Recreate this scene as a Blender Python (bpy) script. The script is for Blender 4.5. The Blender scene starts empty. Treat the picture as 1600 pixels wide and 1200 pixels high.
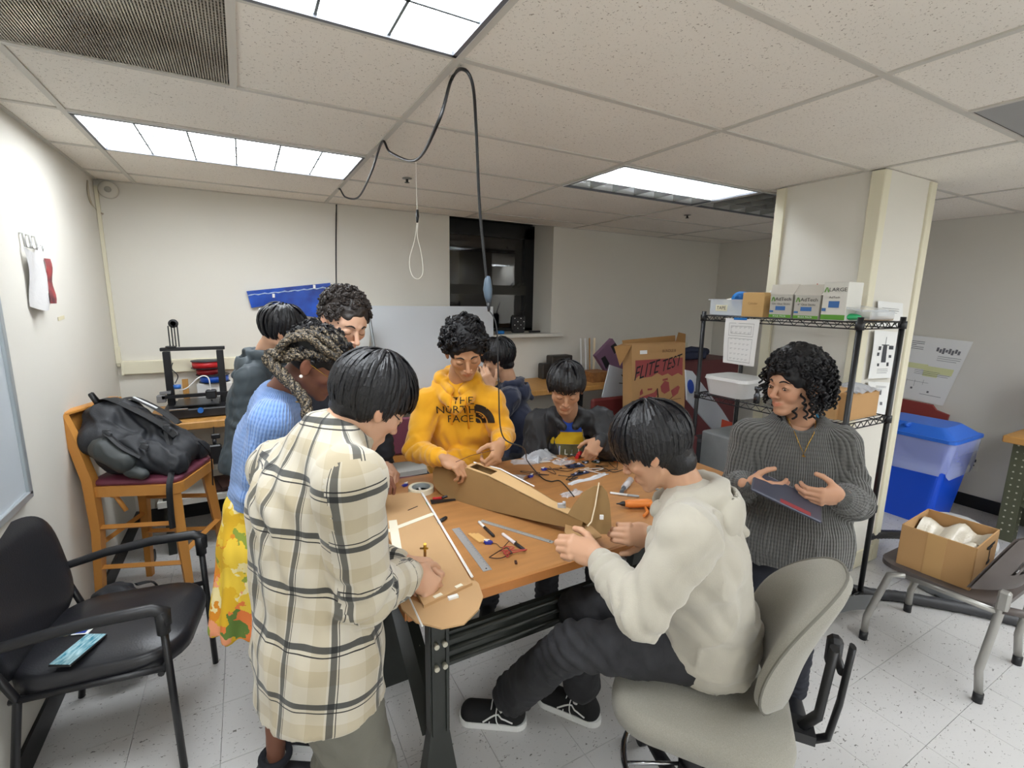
import bpy, bmesh, math, random
import numpy as np
from mathutils import Vector, Matrix, Euler, Quaternion
from mathutils.bvhtree import BVHTree
random.seed(7); np.random.seed(7)
scn = bpy.context.scene
COL = scn.collection
PI = math.pi
V = Vector
# ------------------------------------------------------------ camera, world, exposure
FPX = 748.9
def _cam_axes(yaw, pitch, roll):
    cy, sy = math.cos(yaw), math.sin(yaw)
    f = V((-sy*math.cos(pitch), cy*math.cos(pitch), math.sin(pitch)))
    r = V((cy, sy, 0)); u = r.cross(f)
    c, s = math.cos(roll), math.sin(roll)
    return c*r+s*u, -s*r+c*u, f
CR, CU, CF = _cam_axes(-.5084, -.1779, .0166)
CP = V((-.6351, -1.5132, 1.72))
cd = bpy.data.cameras.new('camera'); cam = bpy.data.objects.new('camera', cd); COL.objects.link(cam)
cd.sensor_width = 36; cd.lens = FPX/1600*36; cd.clip_start = .02; cd.clip_end = 100
cam.matrix_world = Matrix(((CR.x, CU.x, -CF.x, CP.x), (CR.y, CU.y, -CF.y, CP.y), (CR.z, CU.z, -CF.z, CP.z), (0, 0, 0, 1)))
scn.camera = cam
def D(x, y, w):            # a real place in the room, worked out from where a thing stands in the photograph and how far away it is
    return CP + (CF + CR*((x-800)/FPX) - CU*((y-600)/FPX))*w
def onz(x, y, z):
    d = CF + CR*((x-800)/FPX) - CU*((y-600)/FPX)
    return CP + d*((z-CP.z)/d.z)
world = bpy.data.worlds.new('night'); scn.world = world; world.use_nodes = True
world.node_tree.nodes['Background'].inputs[0].default_value = (.012, .014, .02, 1)
world.node_tree.nodes['Background'].inputs[1].default_value = 1
scn.view_settings.view_transform = 'Standard'; scn.view_settings.look = 'None'
scn.view_settings.exposure = 0.95; scn.view_settings.gamma = 1; scn.view_settings.use_curve_mapping = False
LAMP = 8.1

# ------------------------------------------------------------ materials
def srgb(c):
    if isinstance(c, str): c = tuple(int(c[i:i+2], 16)/255 for i in (0, 2, 4))
    return tuple((x/12.92 if x <= .04045 else ((x+.055)/1.055)**2.4) for x in c[:3]) + (1,)
MATS = {}
def mat(name, col, rough=.6, metal=0, var=0, vscale=8, bump=0, bscale=60, spec=.5, sheen=0, coat=0, alpha=1, trans=0, emit=0, coord='Object', stretch=None, col2=None):
    if name in MATS: return MATS[name]
    m = bpy.data.materials.new(name); m.use_nodes = True; nt = m.node_tree; b = nt.nodes['Principled BSDF']
    c = srgb(col); b.inputs['Base Color'].default_value = c; b.inputs['Roughness'].default_value = rough
    b.inputs['Metallic'].default_value = metal; b.inputs['Specular IOR Level'].default_value = spec
    b.inputs['Sheen Weight'].default_value = sheen; b.inputs['Coat Weight'].default_value = coat
    b.inputs['Alpha'].default_value = alpha; b.inputs['Transmission Weight'].default_value = trans
    if emit:
        b.inputs['Emission Color'].default_value = c; b.inputs['Emission Strength'].default_value = emit
    tc = nt.nodes.new('ShaderNodeTexCoord'); src = tc.outputs[coord]
    if stretch:
        mp = nt.nodes.new('ShaderNodeMapping'); mp.inputs['Scale'].default_value = stretch
        nt.links.new(src, mp.inputs[0]); src = mp.outputs[0]
    if var:
        n = nt.nodes.new('ShaderNodeTexNoise'); n.inputs['Scale'].default_value = vscale; n.inputs['Detail'].default_value = 5
        nt.links.new(src, n.inputs[0])
        r = nt.nodes.new('ShaderNodeValToRGB'); r.color_ramp.elements[0].position = .3; r.color_ramp.elements[1].position = .7
        k = 1-var; c2 = srgb(col2) if col2 else (c[0]*k, c[1]*k, c[2]*k, 1)
        r.color_ramp.elements[0].color = c2; r.color_ramp.elements[1].color = c
        nt.links.new(n.outputs[0], r.inputs[0]); nt.links.new(r.outputs[0], b.inputs['Base Color'])
    if bump:
        n = nt.nodes.new('ShaderNodeTexNoise'); n.inputs['Scale'].default_value = bscale; n.inputs['Detail'].default_value = 3
        nt.links.new(src, n.inputs[0]); bp = nt.nodes.new('ShaderNodeBump'); bp.inputs['Strength'].default_value = bump; bp.inputs['Distance'].default_value = .002
        nt.links.new(n.outputs[0], bp.inputs['Height']); nt.links.new(bp.outputs[0], b.inputs['Normal'])
    MATS[name] = m; return m
def nodes_of(m): return m.node_tree, m.node_tree.nodes['Principled BSDF']
def speckle(name, base, spots, scale, thr, rough=.6, size2=None, bump=0, stretch=None, big=.06):
    m = mat(name, base, rough, bump=0); nt, b = nodes_of(m)
    g = nt.nodes.new('ShaderNodeNewGeometry'); src = g.outputs['Position']
    if stretch:
        mp = nt.nodes.new('ShaderNodeMapping'); mp.inputs['Scale'].default_value = stretch; nt.links.new(src, mp.inputs[0]); src = mp.outputs[0]
    n1 = nt.nodes.new('ShaderNodeTexNoise'); n1.inputs['Scale'].default_value = scale; n1.inputs['Detail'].default_value = 2; n1.inputs['Distortion'].default_value = 1.2
    nt.links.new(src, n1.inputs[0])
    r = nt.nodes.new('ShaderNodeValToRGB'); r.color_ramp.elements[0].position = thr; r.color_ramp.elements[1].position = thr+.03
    r.color_ramp.elements[0].color = (0, 0, 0, 1); r.color_ramp.elements[1].color = (1, 1, 1, 1)
    nt.links.new(n1.outputs[0], r.inputs[0])
    n2 = nt.nodes.new('ShaderNodeTexNoise'); n2.inputs['Scale'].default_value = 1.6; n2.inputs['Detail'].default_value = 4; nt.links.new(g.outputs['Position'], n2.inputs[0])
    r2 = nt.nodes.new('ShaderNodeValToRGB'); c = srgb(base); k = 1-big
    r2.color_ramp.elements[0].position = .35; r2.color_ramp.elements[1].position = .65
    r2.color_ramp.elements[0].color = (c[0]*k, c[1]*k, c[2]*k, 1); r2.color_ramp.elements[1].color = c
    nt.links.new(n2.outputs[0], r2.inputs[0])
    mx = nt.nodes.new('ShaderNodeMix'); mx.data_type = 'RGBA'
    nt.links.new(r.outputs[0], mx.inputs[0]); nt.links.new(r2.outputs[0], mx.inputs[6]); mx.inputs[7].default_value = srgb(spots)
    nt.links.new(mx.outputs[2], b.inputs['Base Color'])
    if bump:
        bp = nt.nodes.new('ShaderNodeBump'); bp.inputs['Strength'].default_value = bump; bp.inputs['Distance'].default_value = .002; bp.invert = True
        nt.links.new(r.outputs[0], bp.inputs['Height']); nt.links.new(bp.outputs[0], b.inputs['Normal'])
    return m

# ------------------------------------------------------------ mesh builder
class MB:
    def __init__(s): s.v = []; s.f = []; s.mi = []; s.sm = []; s.m = Matrix.Identity(4); s.cur = 0; s.smooth = False
    def add(s, vs, fs, smooth=None):
        o = len(s.v); M = s.m; s.v += [tuple(M @ V(p)) for p in vs]; s.f += [tuple(i+o for i in f) for f in fs]
        s.mi += [s.cur]*len(fs); s.sm += [s.smooth if smooth is None else smooth]*len(fs); return s
    def box(s, c, d, rot=None, bev=0):
        x, y, z = (a/2 for a in d)
        if bev and min(x, y, z) > bev*1.01:
            b = bev; vs = []; idx = {}
            for sx in (-1, 1):
                for sy in (-1, 1):
                    for sz in (-1, 1):
                        for k in range(3):
                            p = [sx*(x-b), sy*(y-b), sz*(z-b)]; p[k] = (sx*x, sy*y, sz*z)[k]; idx[(sx, sy, sz, k)] = len(vs); vs.append(p)
            fs = []
            g = lambda a, bb, cc, k: idx[(a, bb, cc, k)]
            for sg in (-1, 1):
                q = [(sg, -1, -1), (sg, 1, -1), (sg, 1, 1), (sg, -1, 1)]; fs.append([g(*t, 0) for t in q])
                q = [(-1, sg, -1), (1, sg, -1), (1, sg, 1), (-1, sg, 1)]; fs.append([g(*t, 1) for t in q])
                q = [(-1, -1, sg), (1, -1, sg), (1, 1, sg), (-1, 1, sg)]; fs.append([g(*t, 2) for t in q])
            for a in (-1, 1):
                for bb in (-1, 1):
                    fs.append([g(a, bb, -1, 0), g(a, bb, -1, 1), g(a, bb, 1, 1), g(a, bb, 1, 0)])
                    fs.append([g(a, -1, bb, 0), g(a, -1, bb, 2), g(a, 1, bb, 2), g(a, 1, bb, 0)])
                    fs.append([g(-1, a, bb, 1), g(-1, a, bb, 2), g(1, a, bb, 2), g(1, a, bb, 1)])
                    for cc in (-1, 1): fs.append([g(a, bb, cc, 0), g(a, bb, cc, 1), g(a, bb, cc, 2)])
        else:
            vs = [(sx*x, sy*y, sz*z) for sx in (-1, 1) for sy in (-1, 1) for sz in (-1, 1)]
            fs = [(0, 1, 3, 2), (4, 6, 7, 5), (0, 4, 5, 1), (2, 3, 7, 6), (0, 2, 6, 4), (1, 5, 7, 3)]
        R = Matrix.Identity(3)
        if rot is not None: R = rot if isinstance(rot, Matrix) else Euler(rot).to_matrix()
        R = R.to_3x3(); c = V(c)
        return s.add([R @ V(p)+c for p in vs], fs, False)
    def cyl(s, a, b, r1, r2=None, n=14, cap=True):
        r2 = r1 if r2 is None else r2
        return s.tube([a, b], [r1, r2], n, cap)
    def tube(s, pts, r, n=8, cap=True, flat=1, up=None, closed=False):
        pts = [V(p) for p in pts]; N = len(pts)
        if not hasattr(r, '__len__'): r = [r]*N
        vs = []; prev = None
        for i, p in enumerate(pts):
            if closed: t = pts[(i+1) % N]-pts[i-1]
            else: t = pts[min(i+1, N-1)]-pts[max(i-1, 0)]
            if t.length < 1e-9: t = V((0, 0, 1))
            t.normalize()
            if prev is None:
                q = V(up) if up is not None else (V((0, 0, 1)) if abs(t.z) < .9 else V((1, 0, 0)))
                nrm = (q-t*q.dot(t)).normalized()
            else:
                nrm = prev-t*prev.dot(t)
                nrm = nrm.normalized() if nrm.length > 1e-6 else t.orthogonal().normalized()
            prev = nrm; bn = t.cross(nrm)
            for k in range(n):
                a = 2*PI*k/n; vs.append(p+nrm*(math.cos(a)*r[i]*flat)+bn*(math.sin(a)*r[i]))
        fs = []
        for i in range(N if closed else N-1):
            j = (i+1) % N
            for k in range(n): fs.append((i*n+k, i*n+(k+1) % n, j*n+(k+1) % n, j*n+k))
        s.add(vs, fs, n > 5)
        if cap and not closed:
            o = len(s.v)-len(vs); s.f += [tuple(o+k for k in range(n))[::-1], tuple(o+(N-1)*n+k for k in range(n))]; s.mi += [s.cur]*2; s.sm += [False]*2
        return s
    def lathe(s, prof, c=(0, 0, 0), n=24, axis=None, smooth=True):
        M = Matrix.Identity(3)
        if axis is not None: M = V((0, 0, 1)).rotation_difference(V(axis)).to_matrix()
        c = V(c); vs = []
        for (r, z) in prof:
            for k in range(n):
                a = 2*PI*k/n; vs.append(M @ V((r*math.cos(a), r*math.sin(a), z))+c)
        fs = []
        for i in range(len(prof)-1):
            for k in range(n): fs.append((i*n+k, i*n+(k+1) % n, (i+1)*n+(k+1) % n, (i+1)*n+k))
        fs = [f for f in fs]
        if prof[0][0] > 1e-6: fs.append(tuple(range(n))[::-1])
        if prof[-1][0] > 1e-6: fs.append(tuple((len(prof)-1)*n+k for k in range(n)))
        return s.add(vs, fs, smooth)
    def ell(s, c, r, n=14, rot=None):
        M = Matrix.Identity(3) if rot is None else (rot if isinstance(rot, Matrix) else Euler(rot).to_matrix())
        vs = []; fs = []; h = n//2
        for i in range(h+1):
            t = PI*i/h
            for k in range(n):
                a = 2*PI*k/n; vs.append(M @ V((r[0]*math.sin(t)*math.cos(a), r[1]*math.sin(t)*math.sin(a), r[2]*math.cos(t)))+V(c))
        for i in range(h):
            for k in range(n): fs.append((i*n+k, (i+1)*n+k, (i+1)*n+(k+1) % n, i*n+(k+1) % n))
        return s.add(vs, fs, True)
    def prism(s, poly, th, M=None, smooth=False):
        """polygon in local XY, extruded by th along local Z"""
        M = M or Matrix.Identity(4); n = len(poly)
        vs = [M @ V((x, y, 0)) for x, y in poly]+[M @ V((x, y, th)) for x, y in poly]
        fs = [tuple(range(n))[::-1], tuple(range(n, 2*n))]+[(i, (i+1) % n, n+(i+1) % n, n+i) for i in range(n)]
        return s.add(vs, fs, smooth)
    def grid(s, fn, nu, nv, smooth=True):
        vs = [fn(i/nu, j/nv) for j in range(nv+1) for i in range(nu+1)]
        fs = [(j*(nu+1)+i, j*(nu+1)+i+1, (j+1)*(nu+1)+i+1, (j+1)*(nu+1)+i) for j in range(nv) for i in range(nu)]
        return s.add(vs, fs, smooth)
    def mesh(s, name, mats):
        me = bpy.data.meshes.new(name); me.from_pydata(s.v, [], s.f)
        for m in (mats if isinstance(mats, (list, tuple)) else [mats]): me.materials.append(m)
        me.polygons.foreach_set('material_index', s.mi); me.polygons.foreach_set('use_smooth', s.sm)
        me.validate(); me.update(); return me
def wmat(parent):
    M = Matrix.Identity(4)
    while parent is not None: M = parent.matrix_basis @ M; parent = parent.parent
    return M
def put(name, me, parent=None):
    o = bpy.data.objects.new(name, me); COL.objects.link(o); o.parent = parent; return o
def part(name, mb, mats, parent, world=False, mods=None):
    """a part: mesh in the parent's own frame (or given in room coordinates when world)"""
    me = mb.mesh(name, mats)
    if world: me.transform(wmat(parent).inverted())
    return put(name, me, parent)
def tag(o, label=None, cat=None, group=None, kind=None):
    if label: o['label'] = label
    if cat: o['category'] = cat
    if group: o['group'] = group
    if kind: o['kind'] = kind
    return o
def thing(name, label, cat, loc=(0, 0, 0), rot=(0, 0, 0), group=None):
    o = bpy.data.objects.new(name, None); COL.objects.link(o); o.empty_display_size = .05
    o.location = loc; o.rotation_euler = rot if hasattr(rot, '__len__') else (0, 0, rot)
    return tag(o, label, cat, group)
def single(name, mb, mats, label, cat, loc=None, group=None, kind=None):
    """a top-level thing that is one mesh, given in room coordinates; its origin goes to the middle of its base"""
    me = mb.mesh(name, mats)
    if loc is None:
        a = np.array(mb.v); loc = ((a[:, 0].min()+a[:, 0].max())/2, (a[:, 1].min()+a[:, 1].max())/2, a[:, 2].min())
    me.transform(Matrix.Translation(-V(loc))); o = put(name, me); o.location = loc
    return tag(o, label, cat, group, kind)
def struct(name, mb, mats):
    o = put(name, mb.mesh(name, mats)); o['kind'] = 'structure'; return o
def text_mesh(txt, size, thick=0, mirror=False):
    c = bpy.data.curves.new('t', 'FONT'); c.body = txt; c.size = size; c.extrude = thick; c.align_x = 'CENTER'; c.align_y = 'CENTER'; c.resolution_u = 2
    o = bpy.data.objects.new('t', c); COL.objects.link(o); bpy.context.view_layer.update()
    me = bpy.data.meshes.new_from_object(o.evaluated_get(bpy.context.evaluated_depsgraph_get()))
    bpy.data.objects.remove(o); vs = [v.co.copy() for v in me.vertices]; fs = [tuple(p.vertices) for p in me.polygons]; bpy.data.meshes.remove(me)
    return vs, fs
def frame(o, x, y):
    """matrix with origin o, X axis x, Y axis near y, Z = X x Y"""
    x = V(x).normalized(); y = V(y); z = x.cross(y).normalized(); y = z.cross(x)
    M = Matrix((x, y, z)).transposed().to_4x4(); M.translation = V(o); return M
def addtext(mb, txt, size, M, bold=1, lift=.0006, shear=0):
    vs, fs = text_mesh(txt, size)
    mb.add([M @ V((v.x*bold+shear*v.y, v.y, lift)) for v in vs], fs, False)

# ------------------------------------------------------------ room
WALL = mat('wall_paint', 'e0dcd2', .75, var=.04, vscale=1.2, bump=.12, bscale=220)
WALLR = mat('right_wall_paint', 'd8d4cb', .75, var=.05, vscale=1.1, bump=.12, bscale=220)
CEIL = speckle('ceiling_tile_mineral', 'efe9df', 'a3988b', 130, .65, .9, bump=.5, big=.04)
GRID = mat('ceiling_grid_metal', 'c9c5bc', .5)
FLOOR = speckle('vinyl_tile', 'cccac8', '5f5c58', 58, .665, .33, stretch=(1, 1.9, 1), big=.05)
JOINT = mat('tile_joint', 'a19f9b', .8)
BLACKB = mat('black_rubber_base', '1a1a1c', .5)
CREAM = mat('cream_trim', 'e2dcc4', .55)
XL, XR, YB, YF, ZC = -1.44, 4.75, 2.75, -4.27, 2.444
m = MB(); m.box(((XL+XR)/2, (YB+YF)/2, -.06), (XR-XL+.4, YB-YF+.4, .1)); floor = struct('floor', m, JOINT)
# vinyl floor tiles: those the camera can see well are parts, the rest one part
T = .3048
tile = MB(); tile.box((0, 0, -.005), (T-.0016, T-.0016, .01)); tme = tile.mesh('floor_tile', FLOOR)
rest = MB(); cand = []
for i in range(int((XR-XL)/T)+1):
    for j in range(int((YB-YF)/T)+1):
        x = XL+T*(i+.5); y = YB-T*(j+.5)
        if x > XR+.1 or y < YF-.1: continue
        d = V((x, y, 0))-CP; w = d.dot(CF)
        vis = w > .3 and abs(d.dot(CR)/w*FPX) < 900 and abs(d.dot(CU)/w*FPX) < 760 and x+T/2 < XR+.02
        cand.append((w if vis else 99+w, x, y))
cand.sort()
for n, (w, x, y) in enumerate(cand):
    if w < 99 and n < 270:
        o = put('floor_tile', tme, floor); o.location = (x, y, 0)
    else: rest.box((x, y, -.005), (T-.0016, T-.0016, .01))
o = part('floor_tile_field', rest, FLOOR, floor); o['kind'] = 'stuff'
m = MB(); m.box(((XL+XR)/2, (YB+YF)/2, ZC+.12), (XR-XL+.4, YB-YF+1.2, .1)); ceiling = struct('ceiling', m, mat('dark_plenum', '55524c', .9))
WX0, WX1, WZ0 = 1.06, 2.2, 1.36
m = MB(); m.box((XL-.06, (YB+YF)/2, 1.25), (.12, YB-YF+.3, 2.6)); struct('wall_left', m, WALL)
m = MB(); m.box((XR+.06, (YB+YF)/2, 1.25), (.12, YB-YF+.3, 2.6)); struct('wall_right', m, WALLR)
m = MB(); m.box(((XL+XR)/2, YF-.06, 1.25), (XR-XL, .12, 2.6)); struct('wall_front', m, WALL)
m = MB(); m.box(((XL+WX0)/2, YB+.21, 1.25), (WX0-XL, .42, 2.6)); m.box(((WX1+XR)/2, YB+.21, 1.25), (XR-WX1, .42, 2.6)); m.box(((WX0+WX1)/2, YB+.21, WZ0/2-.02), (WX1-WX0, .42, WZ0-.03)); struct('wall_back', m, WALL)
# window in the recess
m = MB(); m.box((1.66, YB+.17, WZ0-.018), (1.34-.04, .5, .036), bev=.004); struct('trim_1', m, mat('sill_paint', 'dcd9d0', .5))
FRM = mat('black_window_frame', '0e0e0f', .4)
m = MB(); yw = YB+.40
m.box((WX0+.03, yw, 1.9), (.06, .05, 1.1)); m.box((WX1-.06, yw, 1.9), (.12, .05, 1.1)); m.box((1.63, yw, ZC-.03), (1.14, .05, .14)); m.box((1.63, yw, 1.375), (1.14, .05, .03))
win = struct('window_1', m, FRM)
m = MB(); m.box((1.6, yw-.005, 1.80), (1.0, .055, .10)); m.box((1.95, yw-.03, 1.83), (.16, .02, .02)); m.cyl((1.93, yw-.04, 1.83), (1.99, yw-.06, 1.88), .006); m.cyl((2.0, yw-.04, 1.83), (2.06, yw-.06, 1.88), .006); part('middle_rail', m, mat('bronze_rail', '2b2922', .5), win)
GL = mat('window_glass', 'ffffff', .02, trans=1, spec=.9)
m = MB(); m.box((1.6, yw+.005, 1.9), (1.05, .006, 1.08)); part('pane', m, GL, win)
m = MB(); m.box((1.63, yw+.12, 1.9), (1.2, .02, 1.3)); part('night_backing', m, mat('night_dark', '0a0b0e', .9), win)
for nm, c, d in (('baseboard_right', (XR-.006, (YB+YF)/2, .055), (.012, YB-YF, .11)), ('baseboard_left', (XL+.006, (YB+YF)/2, .055), (.012, YB-YF, .11)), ('baseboard_back', ((XL+XR)/2, YB-.006, .055), (XR-XL-.03, .012, .11))):
    m = MB(); m.box(c, d); struct(nm, m, BLACKB)
# ceiling grid, tiles, fixtures
xs = [XL, -1.219, 0, 1.219, 2.438, 3.658, XR]
ys = [YB, 2.438]+[.6096*k for k in range(3, -8, -1)]
special = {}
for key, kind in {(-1.219, 1.829): 'lit', (-1.219, 0.0): 'lit', (1.219, 1.219): 'louver', (2.438, 1.219): 'unlit', (-1.219, .6096): 'grille', (1.219, -.6096): 'return',
                  (1.219, -2.438): 'lit', (-1.219, -2.438): 'lit', (3.658, -1.829): 'lit', (2.438, -1.829): 'lit', (0, -3.048): 'lit'}.items(): special[key] = kind  # the last two are fill lights added out of view to brighten the room
m = MB(); g = .024
for x in xs[1:-1]: m.box((x, (YB+YF)/2, ZC-.001), (g, YB-YF, .006))
for y in ys[1:-1]: m.box(((XL+XR)/2, y, ZC-.0005), (XR-XL, g, .006))
for a, b in ((XL, YB),): pass
m.box((XL+.01, (YB+YF)/2, ZC), (.02, YB-YF, .006)); m.box((XR-.01, (YB+YF)/2, ZC), (.02, YB-YF, .006)); m.box(((XL+XR)/2, YB-.01, ZC), (XR-XL, .02, .006))
m.box((-.6095, .305, ZC-.001), (g, .6096, .006)); m.box((1.829, -.915, ZC-.001), (g, .6096, .006))
struct('trim_2', m, GRID)
def near(a, b): return abs(a-b) < .01
def ctile(x0, x1, y0, y1):
    m = MB(); m.box(((x0+x1)/2, (y0+y1)/2, ZC+.011), (x1-x0-.012, y1-y0-.012, .018), bev=.003); part('ceiling_tile', m, CEIL, ceiling)
LIT = mat('lit_lens', 'f4faff', .5, emit=LAMP); LENSDIV = mat('lens_divider', '6f777c', .5)
TROF = mat('troffer_frame', '6a6c72', .4); LOUV = mat('louver_metal', 'c9ccca', .25, metal=.7); DARKEDGE = mat('fixture_shadow_gap', '3c3e46', .5)
def troffer(x0, x1, y0, y1, kind, label):
    cx, cy = (x0+x1)/2, (y0+y1)/2; t = thing('ceiling_light', label, 'ceiling light', (cx, cy, ZC-.004))
    w, h = x1-x0-.03, y1-y0-.03
    m = MB(); e = .014
    for sx in (-1, 1): m.box((sx*(w/2-e/2), 0, 0), (e, h, .012))
    for sy in (-1, 1): m.box((0, sy*(h/2-e/2), 0), (w, e, .012))
    part('frame', m, TROF, t)
    m = MB(); m.box((0, 0, .085), (w, h, .01))
    for sx in (-1, 1): m.box((sx*(w/2), 0, .04), (.006, h, .09))
    for sy in (-1, 1): m.box((0, sy*(h/2), .04), (w, .006, .09))
    part('housing', m, mat('fixture_housing', 'd8dad8', .4), t)
    iw, ih = w-2*e, h-2*e
    if kind == 'lit':
        for i in range(6):
            for j in range(3):
                q = MB(); q.box((-iw/2+iw*(i+.5)/6, -ih/2+ih*(j+.5)/3, .006), (iw/6-.005, ih/3-.005, .004)); part('lens_panel', q, LIT, t)
        q = MB()
        for i in range(1, 6): q.box((-iw/2+iw*i/6, 0, .004), (.008, ih, .008))
        for j in range(1, 3): q.box((0, -ih/2+ih*j/3, .004), (iw, .008, .008))
        part('lens_divider', q, LENSDIV, t)
    else:
        for i in range(1, 6):
            q = MB(); q.box((-iw/2+iw*i/6, 0, .03), (.003, ih, .055)); part('louver_blade', q, LOUV, t)
        for j in range(1, 3):
            q = MB(); q.box((0, -ih/2+ih*j/3, .03), (iw, .003, .055)); part('louver_blade', q, LOUV, t)
        for j in range(3):
            q = MB(); q.tube([(-iw/2, -ih/2+ih*(j+.5)/3, .068), (iw/2, -ih/2+ih*(j+.5)/3, .068)], .013, 10)
            lit = kind == 'louver' and j in (0, 1)
            part('tube_lamp', q, mat('lit_tube', 'f2f8ff', .5, emit=LAMP*3.2) if lit else mat('dark_tube', 'b9bcbb', .4), t)
    return t
LAB = {(-1.219, 1.829): 'lit white ceiling light with gridded lens above the wooden stool, in full view', (-1.219, 0.0): 'very bright lit ceiling light cut off by the top of the picture',
       (1.219, 1.219): 'ceiling light with silver louvers and one glowing strip near the window', (2.438, 1.219): 'unlit ceiling light with grey louvers beside the column',
       (1.219, -2.438): 'lit ceiling light behind the camera to the right', (-1.219, -2.438): 'lit ceiling light behind the camera to the left', (3.658, -1.829): 'lit ceiling light beyond the right edge', (2.438, -1.829): 'added fill ceiling light, unseen, right of the camera', (0, -3.048): 'added fill ceiling light, unseen, far behind the camera'}
MESHG = mat('grille_metal', 'bdb8ac', .5, var=.5, vscale=3, col2='6e6457')
for i in range(len(xs)-1):
    for j in range(len(ys)-1):
        x0, x1, y1, y0 = xs[i], xs[i+1], ys[j], ys[j+1]
        k = None
        for (a, b), kk in special.items():
            if near(a, x0) and near(b, y1): k = kk
        if k in ('lit', 'louver', 'unlit'):
            troffer(x0, x1, y0, y1, k, [l for (a, b), l in LAB.items() if near(a, x0) and near(b, y1)][0])
        elif k == 'grille':
            ctile(-.6095, x1, y0, y1)
            t = thing('ceiling_grille', 'dusty brown-grey perforated air return grille in the top left ceiling', 'grille', (-.914, .305, ZC))
            q = MB(); q.box((0, 0, .03), (.59, .59, .01)); part('backing', q, mat('grille_dark', '57503f', .9), t)
            q = MB()
            for a in range(74): q.box((-.29+.58*(a+.5)/74, 0, .004), (.0042, .585, .004))
            for a in range(38): q.box((0, -.29+.58*(a+.5)/38, .007), (.585, .004, .003))
            o = part('slat', q, MESHG, t); o['kind'] = 'stuff'
        elif k == 'return':
            ctile(x0, 1.829, y0, y1)
            t = thing('ceiling_vent', 'flat grey ceiling vent panel at the right edge of the ceiling', 'vent', (2.134, -.914, ZC))
            q = MB(); q.box((0, 0, .008), (.585, .585, .01), bev=.003); part('panel', q, mat('vent_grey', '9b9b9a', .5), t)
            
        else: ctile(x0, x1, y0, y1)
# column
m = MB(); m.box((2.735, .215, 1.222), (.57, .59, 2.44)); column = struct('wall_column', m, WALL)
m = MB()
m.box((2.46, .49, 1.22), (.06, .06, 2.43)); m.box((2.465, -.055, 1.22), (.07, .07, 2.43), bev=.004); m.box((3.0, -.065, 1.22), (.07, .06, 2.43), bev=.004); m.box((2.735, -.083, .06), (.57, .012, .11))
part('corner_casing', m, CREAM, column)
# ------------------------------------------------------------ furniture
WOODT = mat('orange_laminate', 'b9834e', .38, var=.2, vscale=5, stretch=(1, 7, 1), bump=.05)
WOODE = mat('table_edge', 'b8763a', .45, var=.15, vscale=9, stretch=(1, 9, 1))
STEEL = mat('dark_green_black_steel', '2a2d29', .38, var=.15, vscale=20)
BOLT = mat('bolt_zinc', 'c9c5b4', .35, metal=.6)
MAPLE = mat('bench_maple', 'c08d4c', .5, var=.16, vscale=6, stretch=(8, 1, 1))
HONEY = mat('honey_wood', 'cf8f45', .42, var=.14, vscale=7, stretch=(1, 1, .25))
MAROON = mat('maroon_vinyl', '6e3445', .5, bump=.1)
BLKV = mat('black_vinyl', '26262a', .33, var=.1, bump=.25, bscale=160)
BLKP = mat('black_plastic', '1d1d20', .42); BLKM = mat('black_metal_paint', '17171a', .4)
GREYF = mat('grey_speckled_fabric', '9a968b', .95, var=.22, vscale=420, bump=.4, bscale=500, sheen=.2)
CHROME = mat('chrome', 'c4c6c9', .18, metal=1)
CARD = mat('cardboard', 'bd9362', .85, var=.06, vscale=5)
KRAFT = mat('kraft_foam_board', 'b08a5c', .8, var=.05, vscale=9); KRAFTL = mat('foam_board_edge', 'e6d4b4', .8); KRAFTD = mat('kraft_foam_side', '9c7b4e', .8, var=.07, vscale=12)
WHITE = mat('white_plain', 'eeeeec', .6); PAPER = mat('white_paper', 'e8e8e6', .8); INK = mat('ink_grey', '6e6e72', .8); INKB = mat('ink_black', '1b1b1e', .7)
# big work table (two tops pushed together)
def bench_leg_frame(t, x, y0, y1, top, rotless=True):
    for y in (y0, y1):
        m = MB(); m.box((x, y, (top+.30)/2+.0), (.066, .045, top-.30)); 
        for s in (-1, 1): m.box((x+s*.024, y-.024, (top+.30)/2), (.008, .012, top-.30))
        # flared foot
        m.add([(x-.033, y-.02, .30), (x+.033, y-.02, .30), (x+.033, y+.02, .30), (x-.033, y+.02, .30), (x-.075, y-.035, 0), (x+.075, y-.035, 0), (x+.075, y+.035, 0), (x-.075, y+.035, 0)],
              [(0, 1, 5, 4), (1, 2, 6, 5), (2, 3, 7, 6), (3, 0, 4, 7), (4, 5, 6, 7)], False)
        part('leg', m, STEEL, t, True)
    m = MB(); a = V((x+.0, y1-.02, .62)); b = V((x+.0, y0+.03, .26)); m.tube([a, b], .045, 4, flat=.3); part('brace', m, STEEL, t, True)
    for k in range(6):
        p = a.lerp(b, (k+.5)/6)
        q = MB(); q.cyl(p+V((-.02, 0, 0)), p+V((.025, 0, 0)), .007, n=8); part('bolt', q, BOLT, t, True)
tt = thing('work_table', 'large orange wood-topped worktable with black steel legs, model plane parts on it', 'table', (.58, .16, 0))
m = MB(); m.box((.58, .16, .841), (1.76, .98, .038), bev=.006); part('table_top', m, WOODT, tt, True)
m = MB(); m.box((.58, -.3305, .840), (1.75, .003, .030)); m.box((-.3005, .16, .840), (.003, .97, .030)); part('edge_band', m, WOODE, tt, True)
bench_leg_frame(tt, -.165, -.2, .41, .82); bench_leg_frame(tt, 1.33, -.2, .44, .82)
m = MB(); m.box((.585, -.2, .59), (1.50, .02, .125))
for z in (.552, .592, .632): m.tube([(-.13, -.212, z), (1.30, -.212, z)], .009, 6)
part('stretcher', m, STEEL, tt, True)
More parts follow.
